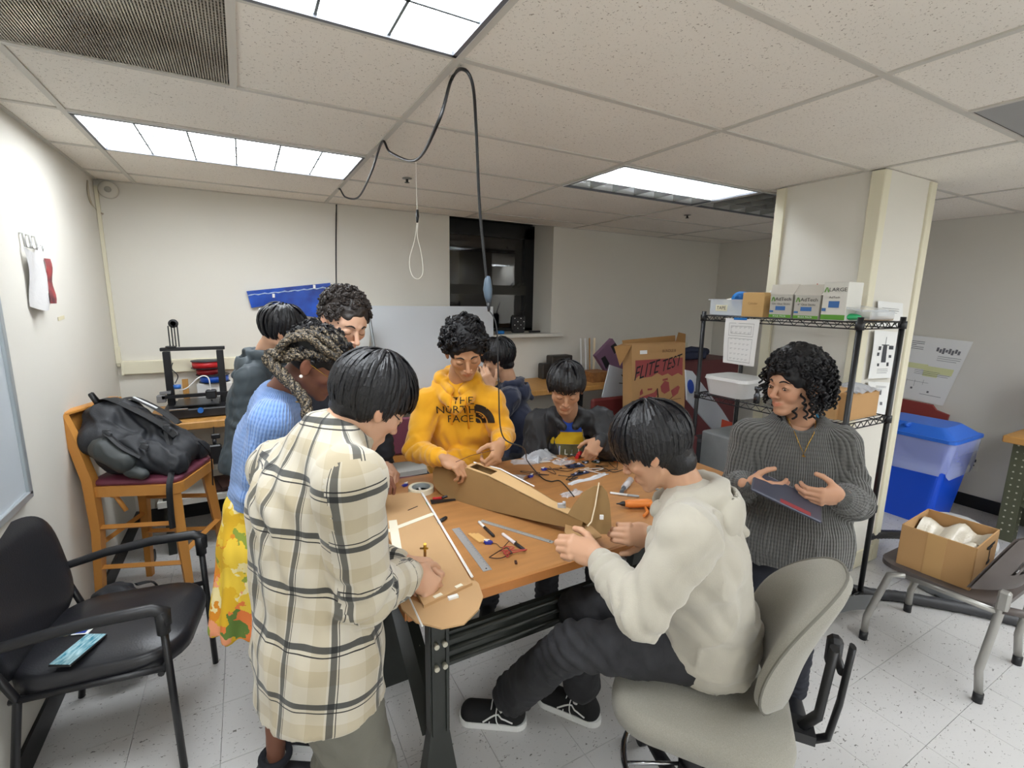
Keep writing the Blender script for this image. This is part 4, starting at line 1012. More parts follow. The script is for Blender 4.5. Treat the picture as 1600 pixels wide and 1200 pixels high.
k2 = hood_down(SDF(.0075, .03), J['neck']+zz*.015, cfh, zz, crh, w=.13, drop=.02); [k2.cap(J['neck']+crh*s_*.083+zz*.01, J['neck']+crh*s_*.035-cfh*.085-zz*.05, .024, .016, k=.01) for s_ in (-1, 1)]; p.garment('hood', k2, YEL, [], None, amp=.004); k.ell(J['neck']-cfh*.10+zz*.035, (.042, .05, .062), k=.015, sub=True); k.ell(J['chest']-cfh*.13-zz*.12, (.13, .05, .05), k=.03)
o, bv = p.garment('hoodie', k, YEL, foldset(J, 'R', .045, .008)+foldset(J, 'L', .045, .008)+[(J['chest']-cfh*.12-zz*.1, .14, crh+zz*.6, .005, .06)], p.bones(), amp=.004); HO = o
def onto(bv, origin, d, lift=.0015):
    h = bv.ray_cast(V(origin), V(d)); return h[0]+h[1]*lift if h[0] else None
def print_on(p, bv, items, center, xdir, ydir, ray, name, m, parent, subdiv=.012, thick=0):
    """items: list of (verts, faces) in local 2D metres; pressed onto the cloth"""
    q = MB(); X, Y = V(xdir).normalized(), V(ydir).normalized(); rd = V(ray).normalized()
    for vs, fs in items:
        bm = bmesh.new(); bvs = [bm.verts.new((v[0], v[1], 0)) for v in vs]
        for f in fs:
            try: bm.faces.new([bvs[i] for i in f])
            except Exception: pass
        bmesh.ops.triangulate(bm, faces=bm.faces[:])
        for _ in range(4):
            e = [e for e in bm.edges if e.calc_length() > subdiv]
            if not e: break
            bmesh.ops.subdivide_edges(bm, edges=e, cuts=1); bmesh.ops.triangulate(bm, faces=[f for f in bm.faces if len(f.verts) > 3])
        out = []; 
        for v in bm.verts:
            o_ = V(center)+X*v.co.x+Y*v.co.y-rd*.3; h = bv.ray_cast(o_, rd); out.append((h[0]-rd*.0018) if h[0] else V(center)+X*v.co.x+Y*v.co.y)
        bm.verts.index_update(); q.add(out, [tuple(v.index for v in f.verts) for f in bm.faces], True); bm.free()
    o_ = part(name, q, m, p.t, True)
    if parent: o_.parent = parent; o_.matrix_basis = Matrix.Identity(4)
    return o_
def t2(txt, size, x, y, sx=1, rot=0):
    vs, fs = text_mesh(txt, size); c, s_ = math.cos(rot), math.sin(rot); return [((v.x*sx)*c-v.y*s_+x, (v.x*sx)*s_+v.y*c+y) for v in vs], fs
def arcband(cx, cy, r0, r1, a0, a1, n=14):
    vs = [(cx+r*math.cos(a0+(a1-a0)*i/n), cy+r*math.sin(a0+(a1-a0)*i/n)) for i in range(n+1) for r in (r0, r1)]; return vs, [(2*i, 2*i+1, 2*i+3, 2*i+2) for i in range(n)]
def rect(x0, y0, x1, y1): return [(x0, y0), (x1, y0), (x1, y1), (x0, y1)], [(0, 1, 2, 3)]
ray = cfh*1.0-zz*.25
items = [t2('THE', .050, .030, .044, 1.05, .03), t2('NORTH', .050, -.006, .0, 1.05, .03), t2('FACE', .050, .012, -.044, 1.05, .03), arcband(.082, -.062, .058, .092, 0.02, PI/2), arcband(.082, -.062, .030, .052, 0.02, PI/2), arcband(.082, -.062, .006, .024, .02, PI/2), rect(.076, -.064, .080, .03)]
print_on(p, bv, items[:3]+items[3:6], Dn(716, 641, 2.25), crh, zz-cfh*.1, ray, 'chest_print', mat('print_black', '241a10', .8), o)
q = MB()
for x0, x1, y1 in ((-.03, -.035, -.15), (.035, .045, -.17)):
    pts = []
    for i in range(9):
        t_ = i/8; a = V(J['neck']+crh*(x0*(1-t_)+x1*t_+.01)-zz*(.04+(-y1)*t_)-cfh*.4); h = bv.ray_cast(a, V(cfh)); 
        if h[0]: pts.append(h[0]-V(cfh)*.004)
    q.tube(pts, .0038, 6)
p.mbpart('drawstrings', q, mat('drawstring_orange', 'ea9a10', .8))
p.bottoms(mat('dark_trousers', '26262c', .85), r=.95)
for a in 'LR': p.shoe(a, -cfh, m=mat('black_suede', '141416', .8))
haircurly(p, 330, 11, cap=dict(grow=.012, line=.068, nape=-.045, noise=.008, top=.02), r=(.009, .015), shell=.030, tube=.0045, zmin=-.01, face=.085)
single('wire_strand', MB().tube([Dn(712, 722, 1.98), Dn(735, 712, 1.98), Dn(772, 703, 2.0)], .0012, 5), mat('dark_red_wire', '4a1c16', .5), 'thin dark wire stretched between the hands of the yellow hoodie person', 'wire')
# 2 -- black jacket, seated
J = dict(head=Dn(884, 606, 2.52), neck=Dn(888, 646, 2.68), chest=Dn(888, 704, 2.80), pelvis=add(Dn(885, 790, 2.98), .56), shR=Dn(840, 660, 2.72), shL=Dn(938, 656, 2.70),
         elR=Dn(832, 742, 2.66), wrR=Dn(868, 772, 2.62), elL=Dn(953, 706, 2.62), wrL=Dn(937, 688, 2.42))
b = J['pelvis']
for a, s_ in (('R', -1), ('L', 1)):
    h = b+crh*s_*.09; J['hip'+a] = add(h, .54); J['kn'+a] = add(h+crh*s_*.04-cfh*.40, .50); J['an'+a] = add(h+crh*s_*.05-cfh*.36, .08)
p = Person('person in black jacket over blue t-shirt seated at the far side of the table', 'b58a6c', J, -cfh*.88-crh*.05-zz*.42, zz*.9-cfh*.3, (b[0], b[1], 0), dict(w=1.08, nose=.9, lip=(.85, .6, .55)), scale=1.04)
p.hand('L', -cfh*.35-zz*.55-crh*.45, -cfh*.6+zz*.7+crh*.2, curl=.8, thumb=.9, size=.92, each=(.6, .8, .85, .9)); p.hand('R', -cfh*.5+crh*.6, zz, curl=.4)
p.body().features()
k = SDF(.0085, .04); sd = crh
k.cap(J['chest'], J['pelvis']+zz*.05, .112, .115, k=.05, side=sd, ratio=1.35); k.cap(J['neck']-zz*.055, J['chest'], .07, .105, k=.05, side=sd, ratio=1.4)
k.ell(J['neck']-cfh*.075+zz*.0, (.058, .05, .062), k=.012, sub=True)
ot, bvt = p.garment('t_shirt', k, mat('blue_tshirt', '2f57c4', .85, var=.1), (), None)
ray = cfh*1.0-zz*.2
print_on(p, bvt, [rect(-.105, -.11, .105, .02)], Dn(887, 700, 2.66), crh, zz-cfh*.15, ray, 'shirt_print', mat('print_olive', '6d6a4a', .8, var=.4, vscale=18), ot)
print_on(p, bvt, [rect(-.105, -.02, .105, .055)], Dn(887, 689, 2.66), crh, zz-cfh*.15, ray, 'shirt_print', mat('print_yellow', 'd9b21c', .8), ot)
m2 = mat('print_white_line', 'e2e6da', .8)
q = [rect(-.05, -.05, -.045, .02), rect(-.05, -.052, .06, -.046), rect(.055, -.05, .06, .02), rect(-.02, -.03, -.015, 0), rect(.02, -.03, .025, 0), rect(-.02, -.032, .025, -.027), arcband(.0, -.05, .012, .018, PI, 2*PI)]
print_on(p, bvt, [([(x, y) for x, y in v], f) for v, f in q], Dn(889, 703, 2.64), crh, zz-cfh*.15, ray, 'line_print', m2, ot)
k = p.top(r=1.0, wide=1.5, hem=.02, chest=.128, belly=.13, cuff=.038, sleeve=1.12)
k.ell(J['chest']-cfh*.19-zz*.02, (.085, .13, .30), k=.02, sub=True, rot=basis(cfh, zz)); k.ell(J['neck']-cfh*.09+zz*.0, (.075, .07, .085), k=.015, sub=True)
k.ell(J['pelvis']-cfh*.16, (.08, .12, .3), k=.02, sub=True, rot=basis(cfh, zz)) 
hood_down(k, J['neck']-zz*.02, cfh, zz, crh, r=.055, w=.12)
o, _ = p.garment('jacket', k, mat('black_nylon', '1f2024', .55, bump=.3, bscale=60), foldset(J, 'R', .05, .010)+foldset(J, 'L', .05, .010), p.bones(), amp=.006)
q = MB(); pts = [J['neck']+crh*.065-cfh*.11-zz*.06, J['chest']+crh*.085-cfh*.135+zz*.02, J['chest']+crh*.082-cfh*.145-zz*.12]; q.tube([V(a) for a in pts], .0022, 5); p.mbpart('zip', q, mat('zip_silver', 'b9bbbd', .3, metal=.8))
p.bottoms(mat('dark_trousers', '26262c'), r=.95)
for a in 'LR': p.shoe(a, -cfh, m=MATS['black_suede'])
hairstraight(p, 420, 21, cap=dict(grow=.006, line=.066, nape=-.05, noise=.004, top=.006), length=.11, w=.009, bang=.028, back=.03, vol=.010)
# 3 -- navy hoodie, turned away at the back bench
J = dict(head=Dn(777, 560, 3.12), neck=Dn(796, 600, 3.18), chest=Dn(806, 660, 3.2), pelvis=add(Dn(808, 730, 3.25), .72), shL=Dn(796, 622, 3.05), shR=Dn(800, 610, 3.38),
         elL=Dn(772, 662, 2.98), wrL=Dn(766, 606, 2.98), elR=Dn(770, 640, 3.35), wrR=Dn(758, 600, 3.2))
b = J['pelvis']
for a, s_ in (('R', 1), ('L', -1)):
    h = b+cfh*s_*.09; J['hip'+a] = add(h, .70); J['kn'+a] = add(h-crh*.10, .42); J['an'+a] = add(h-crh*.02, .08)
p = Person('person in navy hoodie facing away to the left beside the window sill', 'c59a7c', J, -crh*.9+cfh*.1-zz*.35, zz*.95-crh*.25, (b[0], b[1], 0), dict(w=1.0))
p.hand('L', -crh*.4+zz*.9, -cfh, curl=.5); p.hand('R', -crh*.4+zz*.8, cfh, curl=.5); p.body().features()
NAVY = mat('navy_fleece', '1f2740', .9, var=.1, bump=.2, bscale=300, sheen=.3)
k = p.top(r=1.0, wide=1.35, hem=.02); k2 = hood_down(SDF(.009, .03), J['neck']+zz*.0, crh, zz, cfh, w=.12); p.garment('hood', k2, NAVY, [], None, amp=.004); p.garment('hoodie', k, NAVY, foldset(J, 'L', .05, .008), p.bones(-crh), amp=.005)
p.bottoms(MATS['dark_trousers'], r=.95)
for a in 'LR': p.shoe(a, -crh)
hairstraight(p, 420, 31, cap=dict(grow=.007, line=.055, nape=-.075, noise=.003, sides=.0), length=.15, w=.008, bang=.045, back=.06, vol=.010)
# 4 -- man in black pullover
J = dict(head=Dn(538, 503, 1.97), neck=Dn(512, 566, 2.02), chest=Dn(500, 640, 2.08), pelvis=add(Dn(470, 790, 2.12), .93), shR=Dn(448, 604, 1.93), shL=Dn(560, 592, 2.16),
         elR=Dn(468, 690, 1.98), wrR=Dn(540, 720, 1.98), elL=Dn(592, 668, 2.28), wrL=On(604, 722, .935))
b = J['pelvis']
for a, s_ in (('R', -1), ('L', 1)):
    h = b+cfh*s_*.09; J['hip'+a] = add(h, .89); J['kn'+a] = add(h+crh*.04, .48); J['an'+a] = add(h, .08)
p = Person('tall person with short brown curly hair and black pullover leaning one hand on the table', 'cfa58b', J, crh*.66-cfh*.55-zz*.42, zz*.9+crh*.25-cfh*.1, (b[0], b[1], 0), dict(beard=.55, nose=1.25, lip=(.85, .5, .48)), scale=1.04)
p.hand('L', crh*.55-cfh*.55-zz*.45, zz*.75+crh*.5+cfh*.2, curl=.55, thumb=.6, size=1.0); p.hand('R', crh, zz, curl=.3); p.body().features()
BLKK = mat('black_knit', '1e2027', .9, bump=.3, bscale=300)
k = p.top(r=1.0, wide=1.4, hem=.04, cuff=.036); p.garment('pullover', k, BLKK, foldset(J, 'L', .05, .007), p.bones(crh), amp=.004)
q = MB(); w_ = J['wrL']; e_ = J['elL']; ring(q, w_-nrm(w_-e_)*.0, nrm(w_-e_), .031, .006, 1.0, None); q.cyl(V(w_+zz*.024+crh*.008), V(w_+zz*.036+crh*.012), .017); p.mbpart('wristwatch', q, mat('watch_dark', '2a2a2c', .3, metal=.5))
p.bottoms(MATS['dark_trousers'], r=1.0)
for a in 'LR': p.shoe(a, crh)
haircurly(p, 330, 41, m=HAIRB, cap=dict(grow=.004, line=.076, nape=-.045, noise=.005, top=.004), r=(.006, .010), shell=.010, tube=.0042, zmin=-.01, face=.09)
# 5 -- blue sweater, braids
J = dict(head=Dn(496, 566, 1.64), neck=Dn(440, 614, 1.68), chest=Dn(428, 690, 1.72), pelvis=add(Dn(408, 850, 1.74), .86), shR=Dn(425, 662, 1.55), shL=Dn(440, 640, 1.88),
         elR=Dn(402, 770, 1.60), wrR=Dn(470, 790, 1.66), elL=Dn(500, 720, 1.85), wrL=Dn(560, 740, 1.85))
b = J['pelvis']
for a, s_ in (('R', -1), ('L', 1)):
    h = b+cfh*s_*.08; J['hip'+a] = add(h, .82); J['kn'+a] = add(h+crh*.06, .45); J['an'+a] = add(h+crh*.09-cfh*.10, .09)
p = Person('person with thick braids, light blue knit sweater and floral skirt, bent over the table', '7a5140', J, crh*.80+cfh*.10-zz*.55, zz*.72+crh*.62, (b[0], b[1], 0), dict(nose=.85, lip=(.8, .5, .5), w=1.02))
p.hand('R', crh, zz, curl=.4); p.hand('L', crh, zz, curl=.4); p.body().features()
k = p.top(r=1.0, wide=1.38, hem=.0, hemcut=J['pelvis']+zz*.13, chest=.118, belly=.125, sleeve=1.0); k.ell(J['neck']+crh*.03+zz*.03, (.075, .06, .05), k=.02, sub=True)
BLK = knit('blue_knit', '84a6de', '5b80c0', 28, .003); p.garment('sweater', k, BLK, foldset(J, 'R', .07, .006), p.bones(crh), amp=.004)
FL = mat('floral_cotton', 'd9b63a', .85); nt, bb = nodes_of(FL)
tc = nt.nodes.new('ShaderNodeTexCoord'); vo = nt.nodes.new('ShaderNodeTexVoronoi'); vo.inputs['Scale'].default_value = 17; vo.inputs['Randomness'].default_value = 1
nz = nt.nodes.new('ShaderNodeTexNoise'); nz.inputs['Scale'].default_value = 22; nz.inputs['Detail'].default_value = 3; mpx = nt.nodes.new('ShaderNodeMix'); mpx.data_type = 'RGBA'; mpx.inputs[0].default_value = .12
nt.links.new(tc.outputs['Object'], nz.inputs[0]); nt.links.new(tc.outputs['Object'], mpx.inputs[6]); nt.links.new(nz.outputs['Color'], mpx.inputs[7]); nt.links.new(mpx.outputs[2], vo.inputs['Vector'])
rp = nt.nodes.new('ShaderNodeValToRGB'); rp.color_ramp.interpolation = 'CONSTANT'; e = rp.color_ramp.elements
sep = nt.nodes.new('ShaderNodeSeparateColor'); nt.links.new(vo.outputs['Color'], sep.inputs[0])
for i, c in enumerate(('dcae22', '8b9a3a', 'e07a3c', 'e6c23c', '5f7a34', 'e79a72', 'ead9a0', 'd98a20')):
    if i > 1: e.new(.5)
for i, c in enumerate(('dcae22', '8b9a3a', 'e07a3c', 'e6c23c', '5f7a34', 'e79a72', 'ead9a0', 'd98a20')): e[i].position = i/8; e[i].color = srgb(c)
nt.links.new(sep.outputs[0], rp.inputs[0]); nt.links.new(rp.outputs[0], bb.inputs['Base Color'])
k = SDF(.009, .04); c0 = J['pelvis']+zz*.12; c1 = add(b, .58)
k.cap(c0, c0-zz*.12, .10, .115, k=.04, side=cfh, ratio=1.3); k.cap(c0-zz*.12, c1-crh*.03, .115, .135, k=.03, side=cfh, ratio=1.35); k.clip(c1-zz*.02, (0, 0, -1))
P, Q = k.run(); N = vnormals(P, Q); an = np.arctan2(P[:, 1]-b[1], P[:, 0]-b[0]); t_ = np.clip((c0[2]-P[:, 2])/.4, 0, 1); P = P+N*((.012*np.sin(an*13+3*vnoise(P, 6)))*t_)[:, None]; p.sub('skirt', P, Q, FL)
q = MB(); q.tube([V(J['neck']+crh*.02-cfh*.055+zz*.015), V(J['neck']-crh*.04-cfh*.02+zz*.02), V(J['neck']-crh*.045+cfh*.03+zz*.02)], .0015, 5)
q.tube(catmull([J['neck']-crh*.045-cfh*.035+zz*.02, J['neck']+crh*.02-cfh*.065-zz*.005, J['neck']+crh*.085-cfh*.055-zz*.02], 6), .0016, 5); p.mbpart('necklace', q, mat('gold', 'caa24a', .25, metal=1))
q = MB(); q.ell(p.Mh @ V((.087, -.006, -.040)), (.006, .006, .006), 8); p.mbpart('earring', q, mat('pearl', 'efece4', .2))
q = MB(); q.tube([p.Mh @ V(a) for a in ((.082, -.0, .010), (.078, .05, .004), (.062, .085, -.002))], .0012, 5); q.tube([p.Mh @ V((.037+.024*math.cos(a), .094-.01*abs(math.cos(a)), -.006+.02*math.sin(a))) for a in np.linspace(0, 2*PI, 17)[:-1]], .0012, 5, closed=True); p.mbpart('glasses', q, MATS['gold'])
for a in 'LR': p.shoe(a, crh, m=mat('dark_boot', '26262a', .6))
q = MB(); ring(q, J['anR']+zz*.03, zz, .045, .012); p.mbpart('sock', q, BLKK)
# braided hair: bumpy cap plus ropes twisting round the head
BRD = mat('braid_hair', '8a7a62', .55, var=.9, vscale=210, col2='0c0a0b', bump=1, bscale=260); BRD.node_tree.nodes['Color Ramp'].color_ramp.elements[0].position = .48; BRD.node_tree.nodes['Color Ramp'].color_ramp.elements[1].position = .62
P, Q = skull_cap(p.Mh, grow=.008, line=.062, nape=-.035, noise=.004, sides=.01); hb = p.sub('hair', P, Q, HAIRC)
def rope(mb, path, r0, r1, pitch=.045):
    pts = catmull(path, 10); L = [0]
    for a, b_ in zip(pts[:-1], pts[1:]): L.append(L[-1]+(b_-a).length)
    for s_ in range(3):
        out = []; rad = []; up = V((.3, .2, .9))
        for i, a in enumerate(pts):
            t_ = (pts[min(i+1, len(pts)-1)]-pts[max(i-1, 0)]).normalized(); n1 = t_.cross(up).normalized(); n2 = t_.cross(n1); f = i/(len(pts)-1); r = r0+(r1-r0)*f; a_ = 2*PI*(L[i]/pitch*.5+s_/3)
            out.append(a+n1*math.cos(a_)*r*.62+n2*math.sin(a_)*r*.62*.8); rad.append(r*.66*(1+.08*math.sin(40*f)))
        mb.tube(out, rad, 7)
q = MB(); H = lambda x, y, z: p.Mh @ V((x, y, z))
for j, x0 in enumerate((-.05, -.025, .0, .025, .048, .066)):
    y0 = .062-.25*abs(x0)*.5; z0 = .092-.45*max(0, abs(x0)-.02); tx = .055+.01*j
    rope(q, [H(x0, y0, z0), H(x0*1.25+.004, .01, .118-1.6*x0*x0*6), H(x0*1.3+.008, -.05, .112-6*x0*x0), H(x0*.9+.02, -.095, .065-.3*abs(x0)), H(tx*.8, -.106, .01), H(.058, -.092, -.035)], .0125, .012, .038)
for j in range(3): rope(q, [H(.072-.004*j, .035-.03*j, .055-.02*j), H(.084, -.01-.025*j, .045-.022*j), H(.074, -.065-.005*j, .02-.02*j), H(.056, -.10, -.02-.01*j)], .012, .012, .038)
for j in range(3): rope(q, [H(-.05+.03*j, -.085-.012*j, .055), H(-.03+.03*j, -.112, .02), H(.01+.015*j, -.112, -.015), H(.05, -.10, -.04)], .014, .013, .038)
rope(q, [H(.060, -.100, -.02), H(.072, -.115, -.055), V(Dn(474, 622, 1.54)), V(Dn(479, 655, 1.52)), V(Dn(484, 682, 1.52))], .024, .011, .05)
ob = part('braids', q, BRD, p.t, True); ob.parent = hb; ob.matrix_basis = Matrix.Identity(4)
q = MB(); curls(q, p.Mh, random.Random(5), 120, r=(.006, .010), shell=.01, tube=.0035, zmin=.0, face=.07); ob = part('hair_curls', q, HAIRC, p.t, True); ob.parent = hb; ob.matrix_basis = Matrix.Identity(4)
# 6 -- plaid shirt
fw = nrm(crh*.80+cfh*.60); rt = nrm(crh*.60-cfh*.80)
J = dict(head=Dn(580, 629, 1.25), neck=Dn(524, 676, 1.22), chest=Dn(482, 780, 1.25), pelvis=Dn(497, 1005, 1.24), shR=Dn(548, 752, 1.06), shL=Dn(436, 728, 1.36),
         elR=Dn(566, 930, 1.13), wrR=Dn(646, 893, 1.37), elL=Dn(530, 870, 1.50), wrL=Dn(628, 876, 1.45))
b = J['pelvis']
for a, s_ in (('R', 1), ('L', -1)):
    h = b+rt*s_*.095+fw*.01; J['hip'+a] = add(h, b[2]-.05); J['kn'+a] = add(h+rt*s_*.02+fw*.07, .44); J['an'+a] = add(h+rt*s_*.03+fw*.02, .08)
p = Person('person in cream and grey plaid overshirt with grey trousers, back turned, pressing on the board', 'cba084', J, crh*.56+cfh*.56-zz*.62, zz*.80+crh*.45+cfh*.30, (b[0], b[1], 0), dict(nose=.95), scale=1.0)
p.hand('R', crh*.55+cfh*.15-zz*.75, zz*.35+crh*.6-cfh*.6, curl=.55, thumb=.6, each=(.25, .6, .85, .9)); p.hand('L', crh*.8+cfh*.2-zz*.2, zz*.9+cfh*.2, curl=.45, thumb=.5); p.body().features()
k = p.top(r=1.06, wide=1.40, hem=.14, chest=.125, belly=.130, cuff=.040, sleeve=1.05)
for i in range(8):
    a0, a1 = PI*2*i/8, PI*2*(i+1)/8; f = lambda a: J['neck']+fw*(.062*math.cos(a)+.012)+rt*.068*math.sin(a)-zz*(.0-.030*(-math.cos(a)))-fw*.0
    k.cap(f(a0), f(a1), .020, .020, k=.01)
PL = plaid('plaid_flannel'); o, bvp = p.garment('overshirt', k, PL, foldset(J, 'R', .055, .010)+[(J['chest']-zz*.1-fw*.1, .2, crh+zz*.5, .008, .08), (J['pelvis'], .2, crh-zz*.3, .006, .11)], p.bones(fw), amp=.004, sc=8)
GT2 = mat('grey_twill', '6c6a60', .88, var=.12, vscale=9, bump=.3, bscale=300)
p.bottoms(GT2, r=1.08, ankle=.07, folds=[(J['knR'], .2, zz+crh, .006, .06), (J['knL'], .2, zz-crh, .006, .06), (J['hipR'], .15, zz*.5+crh, .005, .05)])
for a in 'LR': p.shoe(a, fw)
hairstraight(p, 1100, 61, cap=dict(grow=.007, line=.062, nape=-.055, noise=.003, top=.004), length=.10, w=.0060, bang=.03, back=.03, vol=.007)
q = MB(); q.tube([p.on(.048, -.002, .004), p.on(.030, -.014, .008), p.on(.016, -.004, .010)], .0016, 5); q.tube([p.Mh @ V((.080, .0, .010)), p.on(.056, .002, .006)], .0018, 5); p.mbpart('glasses', q, BLKP)
# 7 -- cream hoodie, seated in front
fw = nrm(-crh*.93+cfh*.36); lt = nrm(-crh*.36-cfh*.93)
J = dict(head=Dn(1019, 699, 1.39), neck=Dn(1078, 775, 1.38), chest=Dn(1088, 868, 1.37), pelvis=np.array((.585, -.63, .665)), shL=Dn(1072, 838, 1.18), shR=Dn(1072, 800, 1.50),
         elL=Dn(1003, 958, 1.20), wrL=Dn(934, 868, 1.39), elR=Dn(1085, 880, 1.56), wrR=Dn(1016, 834, 1.62))
b = J['pelvis']; b[2] = .68
J['hipL'] = b+lt*.09-zz*.01+fw*.03; J['hipR'] = b-lt*.09-zz*.01+fw*.03
J['knL'] = Dn(893, 1008, 1.50); J['knR'] = Dn(905, 950, 1.72); J['anL'] = On(790, 1092, .11); J['anR'] = On(908, 1082, .11)
p = Person('person in cream hoodie and black jeans seated on the grey chair, gluing the tail', 'c99c7e', J, -crh*.74+cfh*.34-zz*.55, zz*.80-crh*.52+cfh*.2, (b[0], b[1], 0), dict(nose=.9), scale=1.0)
p.hand('L', -crh*.8+cfh*.2+zz*.12, -cfh*.75+zz*.55, curl=.5, thumb=1.0, each=(.5, .55, .6, .65)); p.hand('R', -crh*.9-cfh*.15+zz*.1, zz*.3-cfh*.7+crh*.2, curl=.55, thumb=.75); p.body().features()
CRM = mat('cream_fleece', 'b5afa1', .92, var=.07, vscale=10, bump=.25, bscale=320, sheen=.3)
k = p.top(r=1.05, wide=1.38, hem=.03, chest=.128, belly=.140, cuff=.036, sleeve=1.06, hemcut=b-zz*.02)
k2 = hood_down(SDF(.0075, .03), J['neck']+zz*.005+fw*.0, -fw, zz, lt, r=.055, w=.138, drop=.045)
for s_ in (-1, 1): k2.cap(J['neck']+lt*s_*.082, J['neck']+lt*s_*.04+fw*.085-zz*.045, .030, .022, k=.012)
o, bvc = p.garment('hoodie', k, CRM, foldset(J, 'L', .05, .009)+foldset(J, 'R', .05, .008)+[(b+zz*.06, .16, zz, .008, .06), (J['chest']+lt*.1, .15, crh+zz, .007, .08)], p.bones(fw), amp=.005, sc=9); p.garment('hood', k2, CRM, [], None, amp=.0035, sc=10, it=3)
q = MB(); w_, e_ = J['wrL'], J['elL']
addtext(q, 'x', .03, frame(V(w_*.75+e_*.25-cfh*.045+zz*.022), V(e_-w_), zz+cfh*.2)); 
p.bottoms(JEANS, r=.98, ankle=.078, cutank=.07, folds=[(J['knL'], .14, zz+crh, .008, .04), (J['anL'], .12, zz*.4+crh, .010, .035), (J['knR'], .12, zz+crh, .006, .05)])
q = MB(); 
for a, b_ in ((J['hipL'], J['knL']), (J['knL'], J['anL'])): pass
for a, dd in (('L', -crh*.95+cfh*.12), ('R', -crh*.9+cfh*.5)):
    so, c, d, sd = p.shoe(a, dd, m=MATS['black_suede'], size=1.12)
    bvs = BVHTree.FromPolygons([tuple(v.co+V(p.t.location)) for v in so.data.vertices], [tuple(f.vertices) for f in so.data.polygons])
    for sg in (-1, 1):
        pts = []
        for t_ in np.linspace(0, 1, 9):
            o_ = c+d*(.085-.12*t_)+sd*sg*.12+(0, 0, .035+.028*math.sin(PI*t_)*(1 if t_ < .6 else .6)+.01*t_); h = bvs.ray_cast(V(o_), V(-sd*sg))
            if h[0]: pts.append(h[0]+V(sd*sg)*.0008)
        q = MB(); q.tube(pts, [.0035]*len(pts), 5); oo = part('side_stripe', q, WHITE, p.t, True)
    q = MB()
    for i in range(6):
        x = .065-.016*i; q.tube([V(c+d*x+sd*sg_+(0, 0, .072+.006*i-.006*(abs(sg_) > .02))) for sg_ in (-.024, -.012, 0, .012, .024)], .0028, 5)
    q.tube(catmull([c+d*0+(0, 0, .105), c+d*.03+sd*.03+(0, 0, .09), c+d*.03+sd*.05+(0, 0, .05), c+d*.01+sd*.052+(0, 0, .02)], 5), .0025, 5); q.tube(catmull([c+d*0+(0, 0, .105), c+d*.05-sd*.02+(0, 0, .09), c+d*.055+sd*.02+(0, 0, .08), c+d*.06+sd*.048+(0, 0, .03)], 5), .0025, 5)
    part('laces', q, WHITE, p.t, True)
    q = MB(); an = J['an'+a]; kn = J['kn'+a]; q.tube([V(add(c, .06)), V(an), V(an+(kn-an)*.12)], [.040, .036, .042], 12); part('sock', q, mat('white_sock', 'e6e4e2', .9), p.t, True)
hairstraight(p, 1300, 71, cap=dict(grow=.008, line=.052, nape=-.085, noise=.003, sides=-.005, top=.002), length=.17, w=.0062, bang=.065, back=.055, vol=.008)
# 8 -- charcoal sweater, curly hair
fw = nrm(-crh*.35-cfh*.93); lt = nrm(crh*.93-cfh*.35)
J = dict(head=Dn(1241, 600, 1.90), neck=Dn(1250, 656, 1.95), chest=Dn(1240, 725, 1.96), pelvis=Dn(1234, 832, 1.98), shR=Dn(1172, 684, 1.99), shL=Dn(1312, 696, 1.90),
         elR=Dn(1152, 762, 1.98), wrR=Dn(1166, 757, 1.78), elL=Dn(1333, 784, 1.84), wrL=Dn(1316, 776, 1.68))
b = J['pelvis']
for a, s_ in (('R', -1), ('L', 1)):
    h = b+lt*s_*.08; J['hip'+a] = add(h, b[2]-.04); J['kn'+a] = add(h+fw*.03, .42); J['an'+a] = add(h, .08)
p = Person('smiling person with curly black hair in charcoal ribbed sweater holding a tablet by the shelf', 'b5886c', J, -crh*.92-cfh*.34-zz*.10, zz, (b[0], b[1], 0), dict(smile=1, nose=1.05, lip=(.9, .55, .52)), scale=1.02)
p.hand('R', crh*.85-zz*.12-cfh*.15, -cfh*.8-zz*.35+crh*.1, curl=.22, thumb=.2, size=.92); p.hand('L', -crh*.85-zz*.05-cfh*.0, -cfh*.9-zz*.1, curl=.45, thumb=.4, size=.92); p.body().features(eyes='open')
CH = knit('charcoal_knit', '5a5955', '33322f', 26, .004)
k = p.top(r=1.04, wide=1.5, hem=.10, chest=.122, belly=.140, cuff=.036, sleeve=1.12); k.ell(J['neck']+fw*.045+zz*.03, (.078, .066, .066), k=.02, sub=True)
o, bvw = p.garment('sweater', k, CH, foldset(J, 'R', .05, .007)+foldset(J, 'L', .045, .009), p.bones(fw), amp=.005, sc=8)
q = MB(); pts = []
for i in range(13):
    t_ = i/12*2-1; o_ = J['neck']+lt*t_*.05+fw*.3+zz*(.01-.115*(1-abs(t_))); pts.append(V(o_))
pp = []
bvh = BVHTree.FromPolygons([tuple(a) for a in p.headP], [tuple(a) for a in p.headQ])
for a in pts:
    h1 = bvw.ray_cast(a, V(-fw)); h2 = bvh.ray_cast(a, V(-fw)); c_ = [h for h in (h1[0], h2[0]) if h]
    if c_: pp.append(min(c_, key=lambda h: (h-a).length)+V(fw)*.003)
q.tube(pp, .0013, 5)
if len(pp) > 6: c_ = pp[len(pp)//2]; q.box(c_+V((0, 0, -.012)), (.004, .004, .022)); q.box(c_+V((0, 0, -.008)), (.014, .004, .004), rot=(0, 0, math.atan2(lt[1], lt[0])))
p.mbpart('necklace', q, MATS['gold'])
q = MB(); q.tube(catmull([V(J['neck']+lt*.05+zz*.03-fw*.0), V(J['neck']+lt*.075+zz*.005+fw*.02), V(J['neck']+lt*.07-zz*.015+fw*.05)], 4), .010, 6, flat=.4); p.mbpart('undershirt_collar', q, mat('teal_cloth', '2c6f93', .8))
